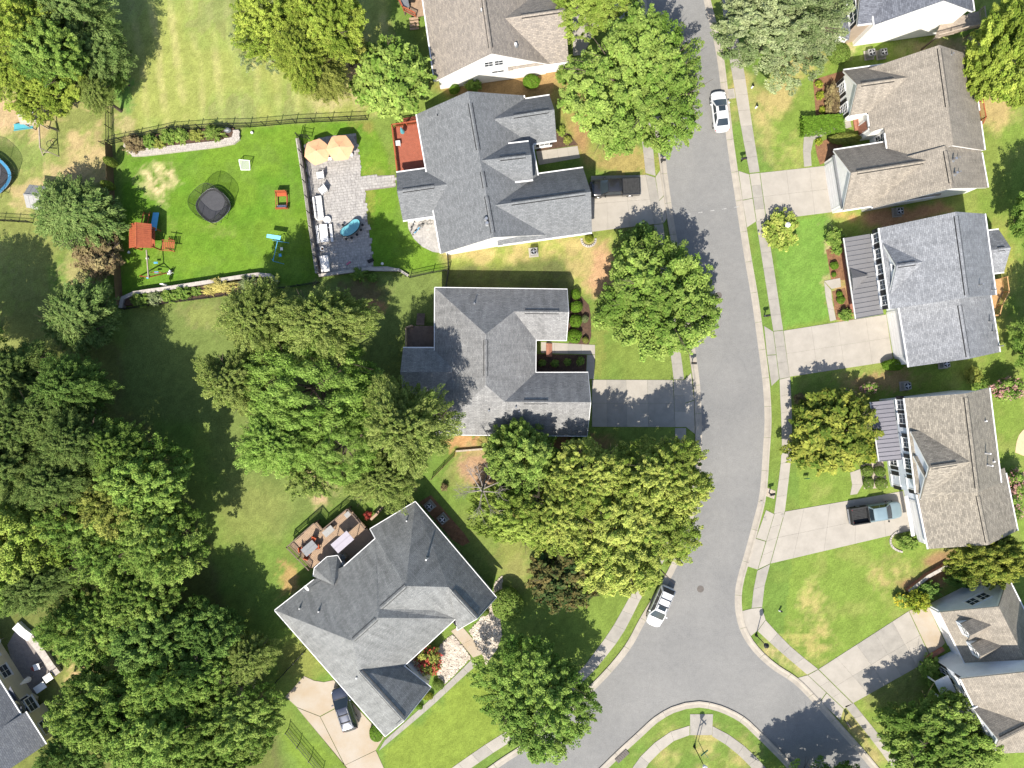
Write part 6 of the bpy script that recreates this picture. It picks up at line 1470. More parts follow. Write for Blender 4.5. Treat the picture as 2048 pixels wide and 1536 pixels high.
# pebble bed
pb = [(938, 1262), (955, 1245), (985, 1205), (990, 1165), (1005, 1150), (1003, 1185), (1000, 1230), (1003, 1270), (993, 1300), (972, 1328), (964, 1305)]
pb2 = [(905, 1268), (925, 1292), (942, 1315), (905, 1352), (884, 1372), (876, 1350), (868, 1330), (880, 1290)]
sheet('stone_bed_base', pb, M['gravel'], .02); sheet('stone_bed_base_left', pb2, M['gravel'], .02)
def pebbles(name, polys, n, seed, label):
    rr = random.Random(seed); mb = MB()
    for poly in polys:
        xs = [p[0] for p in poly]; ys = [p[1] for p in poly]; k = 0
        while k < n:
            x, y = rr.uniform(min(xs), max(xs)), rr.uniform(min(ys), max(ys)); r = False
            for i in range(len(poly)):
                (xa, ya), (xb, yb) = poly[i], poly[(i + 1) % len(poly)]
                if (ya > y) != (yb > y) and x < (xb - xa) * (y - ya) / (yb - ya) + xa: r = not r
            k += 1
            if not r: continue
            p = W(x, y); s = rr.uniform(.07, .17); a = rr.uniform(0, 3.1); b = len(mb.v)
            for (rad, z) in ((1, .02), (.8, .55), (0, .75)):
                if rad == 0: mb.v.append((p.x, p.y, .02 + s * z)); continue
                for i in range(6): t_ = a + i * 1.047; mb.v.append((p.x + math.cos(t_) * s * rad * (1 if i % 2 else .8), p.y + math.sin(t_) * s * .8 * rad, .02 + s * z))
            for i in range(6): j = (i + 1) % 6; mb.f.append((b + i, b + j, b + 6 + j, b + 6 + i)); mb.f.append((b + 6 + i, b + 6 + j, b + 12))
    tag(mb.build(name, M['rock']), label, 'pebbles', kind='stuff')
pebbles('pebbles', [pb, pb2], 3600, 4, 'pale river pebbles covering the bed in front of the diagonal house')

# ================================================================ DECKS
def deck(label, poly, z, ang, mat, rails, railmat, holder='deck', pitch=.145, steps=None, rh=.95):
    V = [W(p[0], p[1], z) for p in poly]; root = thing(holder, label, 'deck', (sum(v.x for v in V) / len(V), sum(v.y for v in V) / len(V), 0))
    c, s = math.cos(ang), math.sin(ang); U = [(v.x * c + v.y * s, -v.x * s + v.y * c) for v in V]; mb = MB(); y = min(u[1] for u in U)
    while y < max(u[1] for u in U):
        yc = y + pitch / 2; xs = []
        for i in range(len(U)):
            (xa, ya), (xb, yb) = U[i], U[(i + 1) % len(U)]
            if (ya > yc) != (yb > yc): xs.append((xb - xa) * (yc - ya) / (yb - ya) + xa)
        xs.sort()
        for k in range(0, len(xs) - 1, 2):
            cx = (xs[k] + xs[k + 1]) / 2; mb.box((cx * c - yc * s, cx * s + yc * c, z - .02), (xs[k + 1] - xs[k], pitch - .022, .04), ang)
        y += pitch
    tag(mb.build('deck_boards', mat, root), kind='stuff')
    cen = Vector((sum(v.x for v in V) / len(V), sum(v.y for v in V) / len(V), z))
    q = [cen + (v - cen) * .97 for v in V]; MB().slab([v - Vector((0, 0, .05)) for v in q], .2).build('joist_frame', M['deck_dark'], root)
    for v in q: MB().box((v.x, v.y, (z - .2) / 2), (.14, .14, z - .2)).build('leg', M['deck_dark'], root)
    for i, j in rails:
        a, b = V[i], V[j]; d = b - a; L = d.length; d.normalize(); rz = math.atan2(d.y, d.x)
        MB().beam(a + Vector((0, 0, rh)), b + Vector((0, 0, rh)), .11, .05).build('handrail', M[railmat], root)
        MB().beam(a + Vector((0, 0, .12)), b + Vector((0, 0, .12)), .04, .06).build('bottom_rail', M[railmat], root)
        pk = MB(); m = int(L / .13)
        for k in range(m): pk.box(a + d * (L * (k + .5) / m) + Vector((0, 0, rh * .55)), (.035, .035, rh * .85), rz)
        tag(pk.build('balusters', M[railmat], root), kind='stuff')
        n = max(1, round(L / 1.7))
        for k in range(n + 1): MB().box(a + d * (L * k / n) + Vector((0, 0, rh * .53)), (.1, .1, rh * 1.08), rz).build('post', M[railmat], root)
    if steps:
        a, b, dx, dy, n = steps; A, B = W(a[0], a[1], z), W(b[0], b[1], z)
        for k in range(n): o = Vector((dx, dy, 0)) * (.28 * (k + .5)) + Vector((0, 0, -z * (k + 1) / (n + 1))); MB().beam(A + o, B + o, .27, .05).build('step', mat, root)
    return root
deck('red brown board deck behind the slate roofed house', [(786, 255), (842, 247), (857, 343), (797, 352)], .95, R(52), M['deck_red'], [(0, 1), (3, 0)], 'red_wood', steps=((806, 247), (846, 240), -.1, 1, 3))
deck('dark wooden deck behind the hipped house', [(814, 656), (826, 652), (868, 652), (868, 698), (814, 698)], 1.1, 0, M['deck_dark'], [(0, 1), (4, 0)], 'deck_tan', steps=((832, 650), (848, 650), 0, 1, 5))
deck('tan deck with dining set behind the diagonal house', [(578, 1091), (633, 1042.6), (646, 1058.7), (698.6, 1014.7), (733, 1055), (755, 1085), (690, 1140), (622, 1136)], 1.05, R(41), M['deck_tan'], [(0, 1), (1, 2), (2, 3), (3, 4), (7, 0)], 'deck_dark', steps=((739, 1042), (752, 1030), .65, .75, 4))
deck('red brown deck at the top edge beside the tan roofed house', [(797, -40), (845, -48), (852, 30), (832, 34), (808, 22), (797, 0)], .9, R(98), M['deck_tan'], [(5, 0), (4, 5), (3, 4)], 'red_wood', steps=((818, 34), (836, 32), 0, -1, 4))
deck('raised grey wooden deck behind the tall white gable', [(1868, 78), (1885, 40), (1958, 22), (1962, 52)], 2.6, R(10), M['oldwood'], [(3, 0), (2, 3)], 'oldwood')
deck('narrow orange railed deck behind the beige house', [(1946, 205), (1955, 206), (1961, 240), (1955, 253), (1950, 253)], .9, R(80), M['deck_pine'], [(0, 1), (1, 2), (2, 3)], 'red_wood')
deck('pine deck with angled railing behind the light grey house', [(1975, 560), (2003, 556), (2007, 585), (1993, 612), (1988, 632), (1970, 632)], .8, R(10), M['deck_pine'], [(1, 2), (2, 3), (3, 4), (4, 5)], 'deck_pine')

# deck furniture of the diagonal house (z = deck level)
def table(label, p, w, d, h, rz, top, legm, cat='table', name='table', slats=0):
    t = thing(name, label, cat, p, rz)
    if slats:
        for k in range(slats): MB().box((0, d * ((k + .5) / slats - .5), h), (w, d / slats - .015, .04)).build('slat', M[top], t, local=True)
    else: MB().box((0, 0, h), (w, d, .04)).build('top', M[top], t, local=True, bevel=.015)
    for sx in (-1, 1):
        for sy in (-1, 1): MB().box((sx * (w / 2 - .08), sy * (d / 2 - .08), h / 2), (.06, .06, h)).build('leg', M[legm], t, local=True)
    return t
def chair(label, p, rz, cush, frame, name='chair', w=.62, group=None):
    t = thing(name, label, 'chair', p, rz, group)
    MB().box((0, 0, .42), (w, w, .10)).build('seat', M[cush], t, local=True, bevel=.03); MB().box((-w * .46, 0, .70), (.10, w, .55), 0, -.2).build('backrest', M[cush], t, local=True, bevel=.03)
    for sx in (-1, 1):
        for sy in (-1, 1): MB().box((sx * w * .42, sy * w * .46, .2), (.05, .05, .4)).build('leg', M[frame], t, local=True)
    for sy in (-1, 1): MB().box((0, sy * w * .5, .60), (w * .9, .05, .05)).build('armrest', M[frame], t, local=True)
    return t
Z = 1.05
def DP(u, v, z=Z): p = W(560 + u / 9.309, 990 + v / 9.309, z); return p
table('glass topped dining table on the tan deck', DP(580, 965), 1.7, 1.05, .72, R(41), 'grey', 'black', slats=2)
for u, v, a, lb in ((440, 985, -49 + 90, 'orange dining chair at the left end of the glass table'), (530, 1115, 90, 'orange dining chair below the glass table'), (650, 805, -110, 'orange dining chair above the glass table'), (715, 940, -150, 'orange dining chair right of the glass table')):
    q = DP(u, v); c = DP(580, 965); chair(lb, q, math.atan2(c.y - q.y, c.x - q.x), 'orange', 'black', w=.55)
t = thing('canopy', 'lilac grey flat canopy standing on the tan deck', 'canopy', DP(1240, 800, Z), R(41)); 
MB().box((0, 0, 2.02), (2.35, 1.28, .05)).build('canopy_top', M['lilac'], t, local=True, bevel=.02); MB().box((0, 0, 2.07), (2.3, .04, .05)).build('ridge_seam', M['lilac'], t, local=True)
for sx in (-1, 1):
    for sy in (-1, 1): MB().box((sx * 1.08, sy * .56, 1.0), (.06, .06, 2.0)).build('post', M['black'], t, local=True)
table('grey serving table at the upper edge of the tan deck', DP(930, 650), 1.3, .75, .7, R(41), 'acgrey', 'black')
table('small pale table at the top corner of the tan deck', DP(1275, 350), .65, .55, .5, R(41), 'acgrey', 'black')
t = thing('grill', 'pale covered grill beside the bay on the tan deck', 'grill', DP(1180, 1150), R(41)); MB().box((0, 0, .45), (.9, .55, .9)).build('cart', M['acgrey'], t, local=True); MB().lathe((0, 0, .9), [(.30, 0), (.28, .14), (.15, .24)], 12, 1.4, .9).build('lid', M['grey'], t, local=True)
# deck of the slate house
t = thing('parasol', 'folded teal parasol standing on the red brown deck', 'parasol', W(807, 268, .95)); MB().tube((0, 0, 0), (0, 0, 1.9), .03).build('pole', M['oldwood'], t, local=True); MB().lathe((0, 0, .7), [(.26, 0), (.20, .5), (.05, 1.25)], 10).build('canopy', M['teal'], t, local=True)
table('small white table on the red brown deck', W(797, 289, .95), .55, .55, .5, .1, 'white', 'white')
table('dark table on the top deck beside the tan roof', W(812, 12, .9), .8, 1.0, .6, .2, 'grey', 'black')
t = thing('grill', 'covered black grill on the top deck by the wall', 'grill', W(824, -2, .9)); MB().box((0, 0, .5), (.7, .9, 1.0)).build('cover', M['black'], t, local=True, bevel=.08); MB().box((0, 0, 1.02), (.6, .8, .06)).build('lid', M['bedliner'], t, local=True)
# ================================================================ PATIO FURNITURE
def parasol(label, px, py, r, h, rot, mat='peach', n=6):
    p = W(px, py, h); t = thing('parasol', label, 'parasol', (p.x, p.y, .03), rot)
    MB().tube((0, 0, 0), (0, 0, h + .05), .03).build('pole', M['oldwood'], t, local=True); MB().lathe((0, 0, 0), [(.28, 0), (.26, .07), (.05, .1)], 12).build('base', M['grey'], t, local=True)
    for k in range(n):
        a0, a1 = 2 * math.pi * k / n, 2 * math.pi * (k + 1) / n; am = (a0 + a1) / 2
        q0 = Vector((math.cos(a0) * r, math.sin(a0) * r, h - .52)); q1 = Vector((math.cos(a1) * r, math.sin(a1) * r, h - .52)); qm = Vector((math.cos(am) * r * .9, math.sin(am) * r * .9, h - .50))
        mb = MB(); top = Vector((0, 0, h)); mid0 = q0 * .5 + top * .5 + Vector((0, 0, -.03)); mid1 = q1 * .5 + top * .5 + Vector((0, 0, -.03))
        mb.poly([top, mid0, mid1]); mb.poly([mid0, q0, qm]); mb.poly([mid0, qm, mid1]); mb.poly([mid1, qm, q1]); mb.build('canopy_panel', M[mat], t, local=True)
        MB().tube((0, 0, h - .02), q0 + Vector((0, 0, -.02)), .012, .012, 4).build('rib', M['oldwood'], t, local=True)
    MB().lathe((0, 0, h - .02), [(.06, 0), (.04, .08), (.01, .12)], 8).build('finial', M['oldwood'], t, local=True)
parasol('peach parasol on the paved patio, the left of the two', 632, 301, 1.52, 2.3, .35)
parasol('peach parasol on the paved patio, the right of the two', 678, 293, 1.55, 2.55, .1)
table('white table under the left peach parasol', W(640, 306), 1.6, .95, .72, .15, 'white', 'white'); table('white table under the right peach parasol', W(682, 302), 1.6, .95, .72, .15, 'white', 'white')
for x, y, lb in ((652, 321, 'white bench below the left parasol'), (694, 313, 'white bench below the right parasol')):
    t = thing('bench', lb, 'bench', W(x, y), .15); MB().box((0, 0, .43), (1.5, .32, .05)).build('seat', M['white'], t, local=True)
    for s in (-1, 1): MB().box((s * .6, 0, .2), (.08, .3, .4)).build('leg', M['white'], t, local=True)
chair('white cushioned patio chair, upper of the two', W(643, 353), R(187), 'cushion', 'grey', w=.85); chair('white cushioned patio chair, tilted, lower of the two', W(648, 382), R(215), 'cushion', 'grey', w=.85)
t = thing('sofa', 'white cushioned outdoor sofa on the paved patio', 'sofa', W(640, 418), R(7))
MB().box((0, 0, .2), (.95, 2.6, .4)).build('base', M['grey'], t, local=True)
for k in range(3): MB().box((.08, -.82 + k * .82, .46), (.72, .78, .16)).build('seat_cushion', M['cushion'], t, local=True, bevel=.05); MB().box((-.40, -.82 + k * .82, .72), (.2, .78, .48)).build('back_cushion', M['cushion'], t, local=True, bevel=.06)
for s in (-1, 1): MB().box((0, s * 1.28, .4), (.9, .12, .5)).build('armrest', M['cushion'], t, local=True, bevel=.04)
MB().lathe((0, 0, .02), [(.42, 0), (.42, .4), (.40, .42)], 20).build('top', M['white'], thing('side_table', 'round white side table between sofa and picnic table', 'table', W(656, 441)), local=True)
MB().lathe((0, 0, .0), [(.25, 0), (.2, .03), (.06, .05)], 14).build('foot', M['grey'], bpy.data.objects['side_table'], local=True)
t = thing('picnic_table', 'white picnic table with two benches on the patio', 'table', W(651, 469), R(6)); 
for k in range(4): MB().box((-.34 + k * .225, 0, .74), (.21, 2.0, .05)).build('top_board', M['white'], t, local=True)
for s in (-1, 1):
    MB().box((s * .78, 0, .44), (.28, 2.0, .05)).build('bench_board', M['white'], t, local=True)
    MB().beam((-.8, s * .7, .02), (.25, s * .7, .72), .08, .1).build('leg', M['white'], t, local=True); MB().beam((.8, s * .74, .02), (-.25, s * .74, .72), .08, .1).build('leg', M['white'], t, local=True)
    MB().beam((-.8, s * .66, .40), (.8, s * .66, .40), .05, .1).build('brace', M['white'], t, local=True)
t = thing('planter_pot', 'small white round pot with dark opening on the patio', 'pot', W(646, 499)); MB().lathe((0, 0, .03), [(.20, 0), (.26, .4), (.24, .42), (.18, .40)], 16).build('pot', M['white'], t, local=True); MB().lathe((.03, 0, .40), [(.17, 0), (.16, .035)], 14).build('soil', M['mulch'], t, local=True)
t = thing('storage_bench', 'long white storage chest at the lower left of the patio', 'chest', W(652, 529), R(7)); MB().box((0, 0, .3), (.85, 1.75, .55)).build('box', M['white'], t, local=True); MB().box((0, 0, .62), (.95, 1.85, .08)).build('lid', M['cushion'], t, local=True, bevel=.03)
for s in (-1, 1): MB().box((.3, s * .5, .67), (.08, .08, .03)).build('hinge', M['grey'], t, local=True)
# kidney shaped teal play table
t = thing('kidney_table', 'teal kidney shaped table with black stools on the patio', 'table', W(704, 459), R(38))
out = []
for k in range(36):
    a = 2 * math.pi * k / 36; x = 1.28 * math.cos(a); y = .68 * math.sin(a); y += -.20 * math.exp(-(x / .55) ** 2) * (1 if y > 0 else -.25) + .12 * (x / 1.3) ** 2; out.append((x, y))
MB().slab([(x, y, .76) for x, y in out], .12).build('top', M['water'], t, local=True); MB().slab([(x * 1.05, y * 1.07, .66) for x, y in out], .1).build('rim', M['black'], t, local=True)
MB().slab([(x * .75, y * .7, .58) for x, y in out], .56).build('body', M['black'], t, local=True)
for k, a in enumerate((-2.5, -2.0, -1.5, -1.0, -.5, 1.9)):
    MB().lathe((1.45 * math.cos(a), .95 * math.sin(a), 0), [(.05, 0), (.04, .45), (.16, .48), (.15, .53)], 8).build('stool', M['black'], t, local=True)
t = thing('toy', 'small pink toy lying on the patio', 'toy', W(697, 527), .6); MB().box((0, 0, .12), (.5, .14, .1)).build('body', M['pink'], t, local=True, bevel=.03); MB().lathe((.22, 0, .03), [(.08, 0), (.11, .1), (.04, .2)], 8).build('head', M['pink'], t, local=True)
t = thing('bag', 'dark bag at the lower right corner of the patio', 'bag', W(742, 522), .4); MB().box((0, 0, .22), (.7, .35, .4)).build('bag_body', M['black'], t, local=True, bevel=.08); MB().beam((-.25, 0, .47), (.25, 0, .47), .04, .03).build('handle', M['bedliner'], t, local=True)
t = thing('bicycle', 'bicycles leaning at the back patio of the slate roofed house', 'bicycle', W(836, 462), .5)
def bike(t, ox, oy, a, m):
    for k in (-.5, .5):
        mb = MB(); c = Vector((ox + math.cos(a) * k, oy + math.sin(a) * k, .33))
        for i in range(16):
            t0, t1 = i * .3927, (i + 1) * .3927; d = Vector((math.cos(a), math.sin(a), 0)); mb.tube(c + d * (.32 * math.cos(t0)) + Vector((0, 0, .32 * math.sin(t0))), c + d * (.32 * math.cos(t1)) + Vector((0, 0, .32 * math.sin(t1))), .022, .022, 5)
        mb.build('wheel', M['black'], t, local=True)
    d = Vector((math.cos(a), math.sin(a), 0)); o = Vector((ox, oy, 0)); A = o - d * .5 + Vector((0, 0, .33)); B = o + d * .5 + Vector((0, 0, .33)); S_ = o - d * .15 + Vector((0, 0, .85)); Hd = o + d * .38 + Vector((0, 0, .9)); P_ = o + Vector((0, 0, .32))
    mb = MB()
    for q, w in ((A, P_), (P_, S_), (A, S_), (S_, Hd), (P_, Hd), (Hd, B)): mb.tube(q, w, .025, .025, 6)
    mb.build('frame', m, t, local=True); MB().box(S_ + Vector((0, 0, .06)), (.25, .14, .06), a).build('saddle', M['black'], t, local=True); s = Vector((-d.y, d.x, 0)); MB().tube(Hd + s * .28 + Vector((0, 0, .1)), Hd - s * .28 + Vector((0, 0, .1)), .018).build('handlebar', M['steel'], t, local=True)
bike(t, 0, 0, .2, M['blueplastic'])
for x, y, a, lb in ((826, 455, 1.2, 'black bicycle on the back patio of the slate roofed house'), (851, 450, .1, 'grey bicycle against the wall of the slate roofed house')):
    tb = thing('bicycle', lb, 'bicycle', W(x, y)); bike(tb, 0, 0, a, M['grey'])
t['label'] = 'blue bicycle on the back patio of the slate roofed house'

# ================================================================ PLAY EQUIPMENT
def trampoline(label, px, py, r, mz, padm, netm, tilt=True):
    p = W(px, py, mz); t = thing('trampoline', label, 'trampoline', (p.x, p.y, 0)); n = 40
    def Rr(a): return r * (1 + .05 * math.cos(4 * a))
    def circ(f, z): return [(math.cos(2 * math.pi * i / n) * Rr(2 * math.pi * i / n) * f, math.sin(2 * math.pi * i / n) * Rr(2 * math.pi * i / n) * f, z) for i in range(n)]
    MB().slab(circ(.86, mz), .02).build('mat', M['tmat'], t, local=True)
    mb = MB(); a, b = circ(.86, mz + .02), circ(1.0, mz + .03); mb.v = a + b; mb.f = [(i, (i + 1) % n, n + (i + 1) % n, n + i) for i in range(n)]; mb.build('pad', M[padm], t, local=True)
    mb = MB(); a = circ(1.0, mz)
    for i in range(n): mb.tube(a[i], a[(i + 1) % n], .03, .03, 5)
    mb.build('frame', M['steel'], t, local=True)
    k = 8; H = mz + 1.75
    mb = MB(); a, b = circ(1.0, mz + .05), circ(1.06, H); mb.v = a + b; mb.f = [(i, (i + 1) % n, n + (i + 1) % n, n + i) for i in range(n)]; mb.build('net', M[netm], t, local=True)
    mb = MB(); b = circ(1.06, H)
    for i in range(n): mb.tube(b[i], b[(i + 1) % n], .018, .018, 5)
    mb.build('top_hoop', M['black'], t, local=True)
    for i in range(0, n, n // k): q = circ(1.06, H)[i]; w = circ(1.04, .0)[i]; MB().tube(w, q, .025, .025, 6).build('pole', M['black'], t, local=True)
    for i in range(2, n, n // 4): w = circ(.98, 0)[i]; MB().tube(w, circ(.98, mz)[i], .03, .03, 6).build('leg', M['steel'], t, local=True)
    return t
tr1 = trampoline('black trampoline with safety net on the green play lawn', 426, 411, 1.85, .85, 'bedliner', 'net')
trampoline('trampoline with bright blue pad at the left edge', -22, 352, 2.4, .85, 'blueplastic', 'net')
# wooden playset with red roof
t = thing('playset', 'redwood playset with plank roof and swing beam at the play lawn', 'playset', W(303, 478)); o = W(303, 478)
RW = M['red_wood']
def PS(px, py, z): return W(px, py, z)
tw = [PS(284, 462, 0), PS(322, 462, 0), PS(322, 500, 0), PS(284, 500, 0)]
for v in tw: MB().box((v.x, v.y, 1.25), (.12, .12, 2.5)).build('post', RW, t)
fl = [v + Vector((0, 0, 1.4)) for v in tw]; MB().slab(fl, .06).build('platform', RW, t)
r0, r1 = PS(268, 468, 3.25), PS(268, 497, 3.25)
e0, e1, e2, e3 = PS(255, 472, 2.5), PS(306, 471, 2.5), PS(308, 496, 2.5), PS(257, 496, 2.5)
cx = (tw[0] + tw[2]) / 2; hw = 1.25; hl = 1.35
for k in range(12):
    y0 = cx.y - hl + k * (2 * hl / 12) + .01; y1 = y0 + 2 * hl / 12 - .02
    for s in (-1, 1): MB().slab([Vector((cx.x, y0, 3.3)), Vector((cx.x, y1, 3.3)), Vector((cx.x + s * hw, y1, 2.45)), Vector((cx.x + s * hw, y0, 2.45))], .03).build('roof_plank', RW, t)
# turn the plank roof so the planks run left-right as in the photo is kept by a ridge board
MB().beam((cx.x, cx.y - hl, 3.3), (cx.x, cx.y + hl, 3.3), .08, .08).build('ridge_board', RW, t)
# climbing frame towards the top
for x in (276, 288): MB().beam(PS(x + 4, 458, 1.4), PS(x + 12, 424, .0), .09, .09).build('climber_post', RW, t); MB().beam(PS(x + 12, 424, 0), PS(x + 10, 430, 1.9), .09, .09).build('climber_post', RW, t)
for k in range(4): f = k / 4; a = PS(280, 458, 1.4).lerp(PS(288, 424, 0), f + .15); b = PS(292, 458, 1.4).lerp(PS(300, 424, 0), f + .15); MB().tube(a, b, .03).build('rung', RW, t)
# balcony / ramp to the right
for k in range(7): x = 326 + k * 3.6; MB().box(PS(x, 491, 1.0) , (.14, .9, .04), -.1).build('ramp_slat', RW, t)
for y in (480, 501): MB().beam(PS(324, y, 1.5), PS(349, y + 1, 1.3), .06, .09).build('ramp_rail', RW, t)
for q in ((349, 481), (349, 503)): MB().box(PS(q[0], q[1], 0) + Vector((0, 0, .65)), (.1, .1, 1.3)).build('post', RW, t)
# slide, blue
MB().slab([PS(300, 461, 1.4), PS(312, 461, 1.4), PS(318, 425, .15), PS(306, 425, .15)], .05).build('slide', M['blueplastic'], t)
# swing beam and A frame
b0, b1 = PS(293, 500, 2.45), PS(297, 556, 2.45); MB().beam(b0, b1, .1, .16).build('swing_beam', M['oldwood'], t)
for x in (280, 345): MB().beam(b1 + Vector((0, .1, 0)), PS(x, 543 if x > 300 else 552, 0), .1, .1).build('swing_leg', RW, t)
MB().beam(PS(300, 545, 1.2), PS(325, 545, .9), .06, .08).build('swing_brace', RW, t)
for f in (.35, .7):
    q = b0.lerp(b1, f); [MB().tube(q + Vector((dx, 0, 0)), q + Vector((dx, 0, -1.9)), .012, .012, 4).build('chain', M['steel'], t) for dx in (-.2, .2)]
    MB().box(q + Vector((0, 0, -1.9)), (.45, .2, .04)).build('swing_seat', M['blueplastic'], t)
# canopied swing set at left
t = thing('swing_set', 'weathered swing set with tan canopy and teal slide at left', 'swing set', W(85, 265)); OW = M['oldwood']
tw = [PS(68, 240, 0), PS(92, 237, 0), PS(98, 258, 0), PS(72, 260, 0)]
for v in tw: MB().box((v.x, v.y, 1.2), (.11, .11, 2.4)).build('post', OW, t)
MB().slab([v + Vector((0, 0, 1.25)) for v in tw], .06).build('platform', OW, t)
cx = (tw[0] + tw[1] + tw[2] + tw[3]) / 4
for s in (-1, 1): MB().slab([cx + Vector((-.8, 0, 2.75)), cx + Vector((.8, 0, 2.75)), cx + Vector((.8, s * .85, 2.35)), cx + Vector((-.8, s * .85, 2.35))], .02).build('canopy', M['cushion'] if s > 0 else OW, t)
MB().slab([PS(66, 244, 1.2), PS(66, 256, 1.2), PS(28, 262, .15), PS(28, 248, .15)], .05).build('slide', M['teal'], t)
for y in (244, 256): MB().beam(PS(66, y, 1.3), PS(28, y + 5, .25), .04, .16).build('slide_edge', M['teal'], t)
b0, b1 = PS(78, 248, 2.3), PS(80, 296, 2.3); MB().beam(b0, b1, .1, .15).build('swing_beam', OW, t)
for q in ((86, 311), (118, 313)): MB().beam(b1, PS(q[0], q[1], 0), .09, .09).build('swing_leg', OW, t)
MB().beam(PS(83, 304, 1.0), PS(100, 305, 1.0), .06, .08).build('brace', OW, t)
MB().slab([PS(98, 256, 1.2), PS(92, 250, 1.2), PS(112, 256, .1), PS(118, 264, .1)], .06).build('ramp', OW, t)
q = b0.lerp(b1, .6); mb = MB()
for i in range(14): a0, a1 = i * .449, (i + 1) * .449; mb.tube(q + Vector((.4 * math.cos(a0), .4 * math.sin(a0), -1.8)), q + Vector((.4 * math.cos(a1), .4 * math.sin(a1), -1.8)), .03, .03, 5)
mb.build('disc_swing', M['black'], t); MB().tube(q, q + Vector((0, 0, -1.8)), .012, .012, 4).build('chain', M['steel'], t)
# red glider seats
t = thing('glider_bench', 'red face to face glider bench on the play lawn', 'bench', W(566, 403), R(2))
for y, h_, a in ((.78, .5, 1), (-.78, .5, -1)):
    MB().box((0, y * .9, .45), (1.2, .45, .06)).build('seat', M['red_wood'], t, local=True); MB().box((0, y * 1.25, .78), (1.2, .06, .6)).build('backrest', M['red_wood'], t, local=True)
    MB().box((0, y * .9, .49), (1.05, .34, .05)).build('cushion', M['cushion'] if y < 0 else M['orange'], t, local=True, bevel=.02)
    for s in (-1, 1): MB().box((s * .62, y * 1.1, .4), (.07, .07, .8)).build('leg', M['red_wood'], t, local=True)
for s in (-1, 1): MB().beam((s * .62, -1.1, .62), (s * .62, 1.1, .62), .06, .07).build('side_rail', M['red_wood'], t, local=True); MB().beam((s * .55, -.8, .12), (s * .55, .8, .12), .06, .06).build('runner', M['red_wood'], t, local=True)
# small blue swing
t = thing('toddler_swing', 'light blue toddler swing frame with canopy on the play lawn', 'swing set', W(560, 498)); BP = M['blueplastic']
MB().slab([PS(534, 468, 1.65), PS(562, 472, 1.65), PS(560, 480, 1.5), PS(533, 475, 1.5)], .05).build('canopy', BP, t)
f0, f1 = PS(555, 482, 1.5), PS(546, 522, 1.5); MB().tube(f0, f1, .035).build('top_bar', BP, t)
for a, q in ((f0, (545, 480)), (f0, (578, 486)), (f1, (544, 518)), (f1, (568, 528))): MB().tube(a, PS(q[0], q[1], 0), .035).build('leg', BP, t)
for f in (.3, .62):
    q = f0.lerp(f1, f); [MB().tube(q + Vector((0, dy, 0)), q + Vector((.25, dy, -1.05)), .012, .012, 4).build('chain', M['steel'], t) for dy in (-.15, .15)]; MB().box(q + Vector((.25, 0, -1.1)), (.3, .36, .08), .1).build('swing_seat', M['white'] if f < .5 else BP, t, bevel=.03)
# goal
t = thing('goal', 'small white football goal on the play lawn', 'goal', W(487, 330)); g = [PS(478, 319, .95), PS(499, 321, .95), PS(500, 340, 0), PS(482, 340, 0)]
gb = [PS(478, 323, 0), PS(499, 325, 0)]; mb = MB()
for a, b in ((g[0], g[1]), (g[0], gb[0]), (g[1], gb[1]), (gb[0], g[3]), (gb[1], g[2]), (g[3], g[2]), (g[0], g[3]), (g[1], g[2])): mb.tube(a, b, .035, .035, 6)
mb.build('frame', M['white'], t); mb = MB(); mb.poly([g[0], g[1], g[2], g[3]]); mb.build('net', M['whitenet'], t)
# bin stand & folding chair by the lower wall
t = thing('bin_stand', 'white upright panel on the wall below the play lawn', 'panel', W(338, 572)); MB().box((0, 0, 1.35), (.42, .1, .8), 0).build('panel', M['white'], t, local=True); MB().box((0, 0, .55), (.08, .08, 1.1)).build('post', M['white'], t, local=True)
chair('small white folding chair at the foot of the swing beam', W(343, 546), 2.3, 'white', 'white', 'folding_chair', .4)
for k, (x, y, m, lb) in enumerate(((297, 555, 'blueplastic', 'blue ball below the swing beam'), (296, 517, 'white', 'white ball beside the swing beam'), (259, 505, 'white', 'white ball left of the playset'), (505, 266, 'white', 'white ball on lawn below the black field fence'), (765, 528, 'white', 'white ball on lawn right of the patio'))):
    t = thing('ball', lb, 'ball', W(x, y)); MB().lathe((0, 0, 0), [(.06, 0), (.15, .08), (.17, .17), (.15, .26), (.05, .34)], 12).build('shell', M[m], t, True, local=True); MB().lathe((0, 0, .155), [(.172, 0), (.172, .03)], 12).build('band', M['grey'], t, local=True)
# sheds
def shed(label, px, py, w, d, h, rz, rmat, wmat):
    p = W(px, py); t = thing('shed', label, 'shed', p, rz)
    MB().box((0, 0, h / 2), (w - .2, d - .2, h)).build('wall', M[wmat], t, local=True); r = h + w * .28; g = MB()
    for s in (-1, 1):
        mb = MB(); n = max(4, int(d / .5))
        for k in range(n): y0 = -d / 2 + d * k / n + .012; y1 = -d / 2 + d * (k + 1) / n - .012; MB().slab([(0, y0, r), (0, y1, r), (s * w / 2, y1, h), (s * w / 2, y0, h)], .04).build('roof_panel', M[rmat], t, local=True)
    MB().beam((0, -d / 2, r), (0, d / 2, r), .16, .06).build('ridge_cap', M[rmat], t, local=True)
    for s in (-1, 1): g.poly([(-w / 2 + .1, s * (d / 2 - .1), h - .03), (w / 2 - .1, s * (d / 2 - .1), h - .03), (0, s * (d / 2 - .1), r - .08)])
    g.build('gable_wall', M[wmat], t, local=True); MB().box((0, -d / 2 + .07, .95), (1.1, .06, 1.8)).build('door', M['white'], t, local=True)
shed('grey plastic shed half hidden by the grey green conifer', 102, 404, 2.6, 2.6, 2.0, 1.45, 'acgrey', 'acgrey')
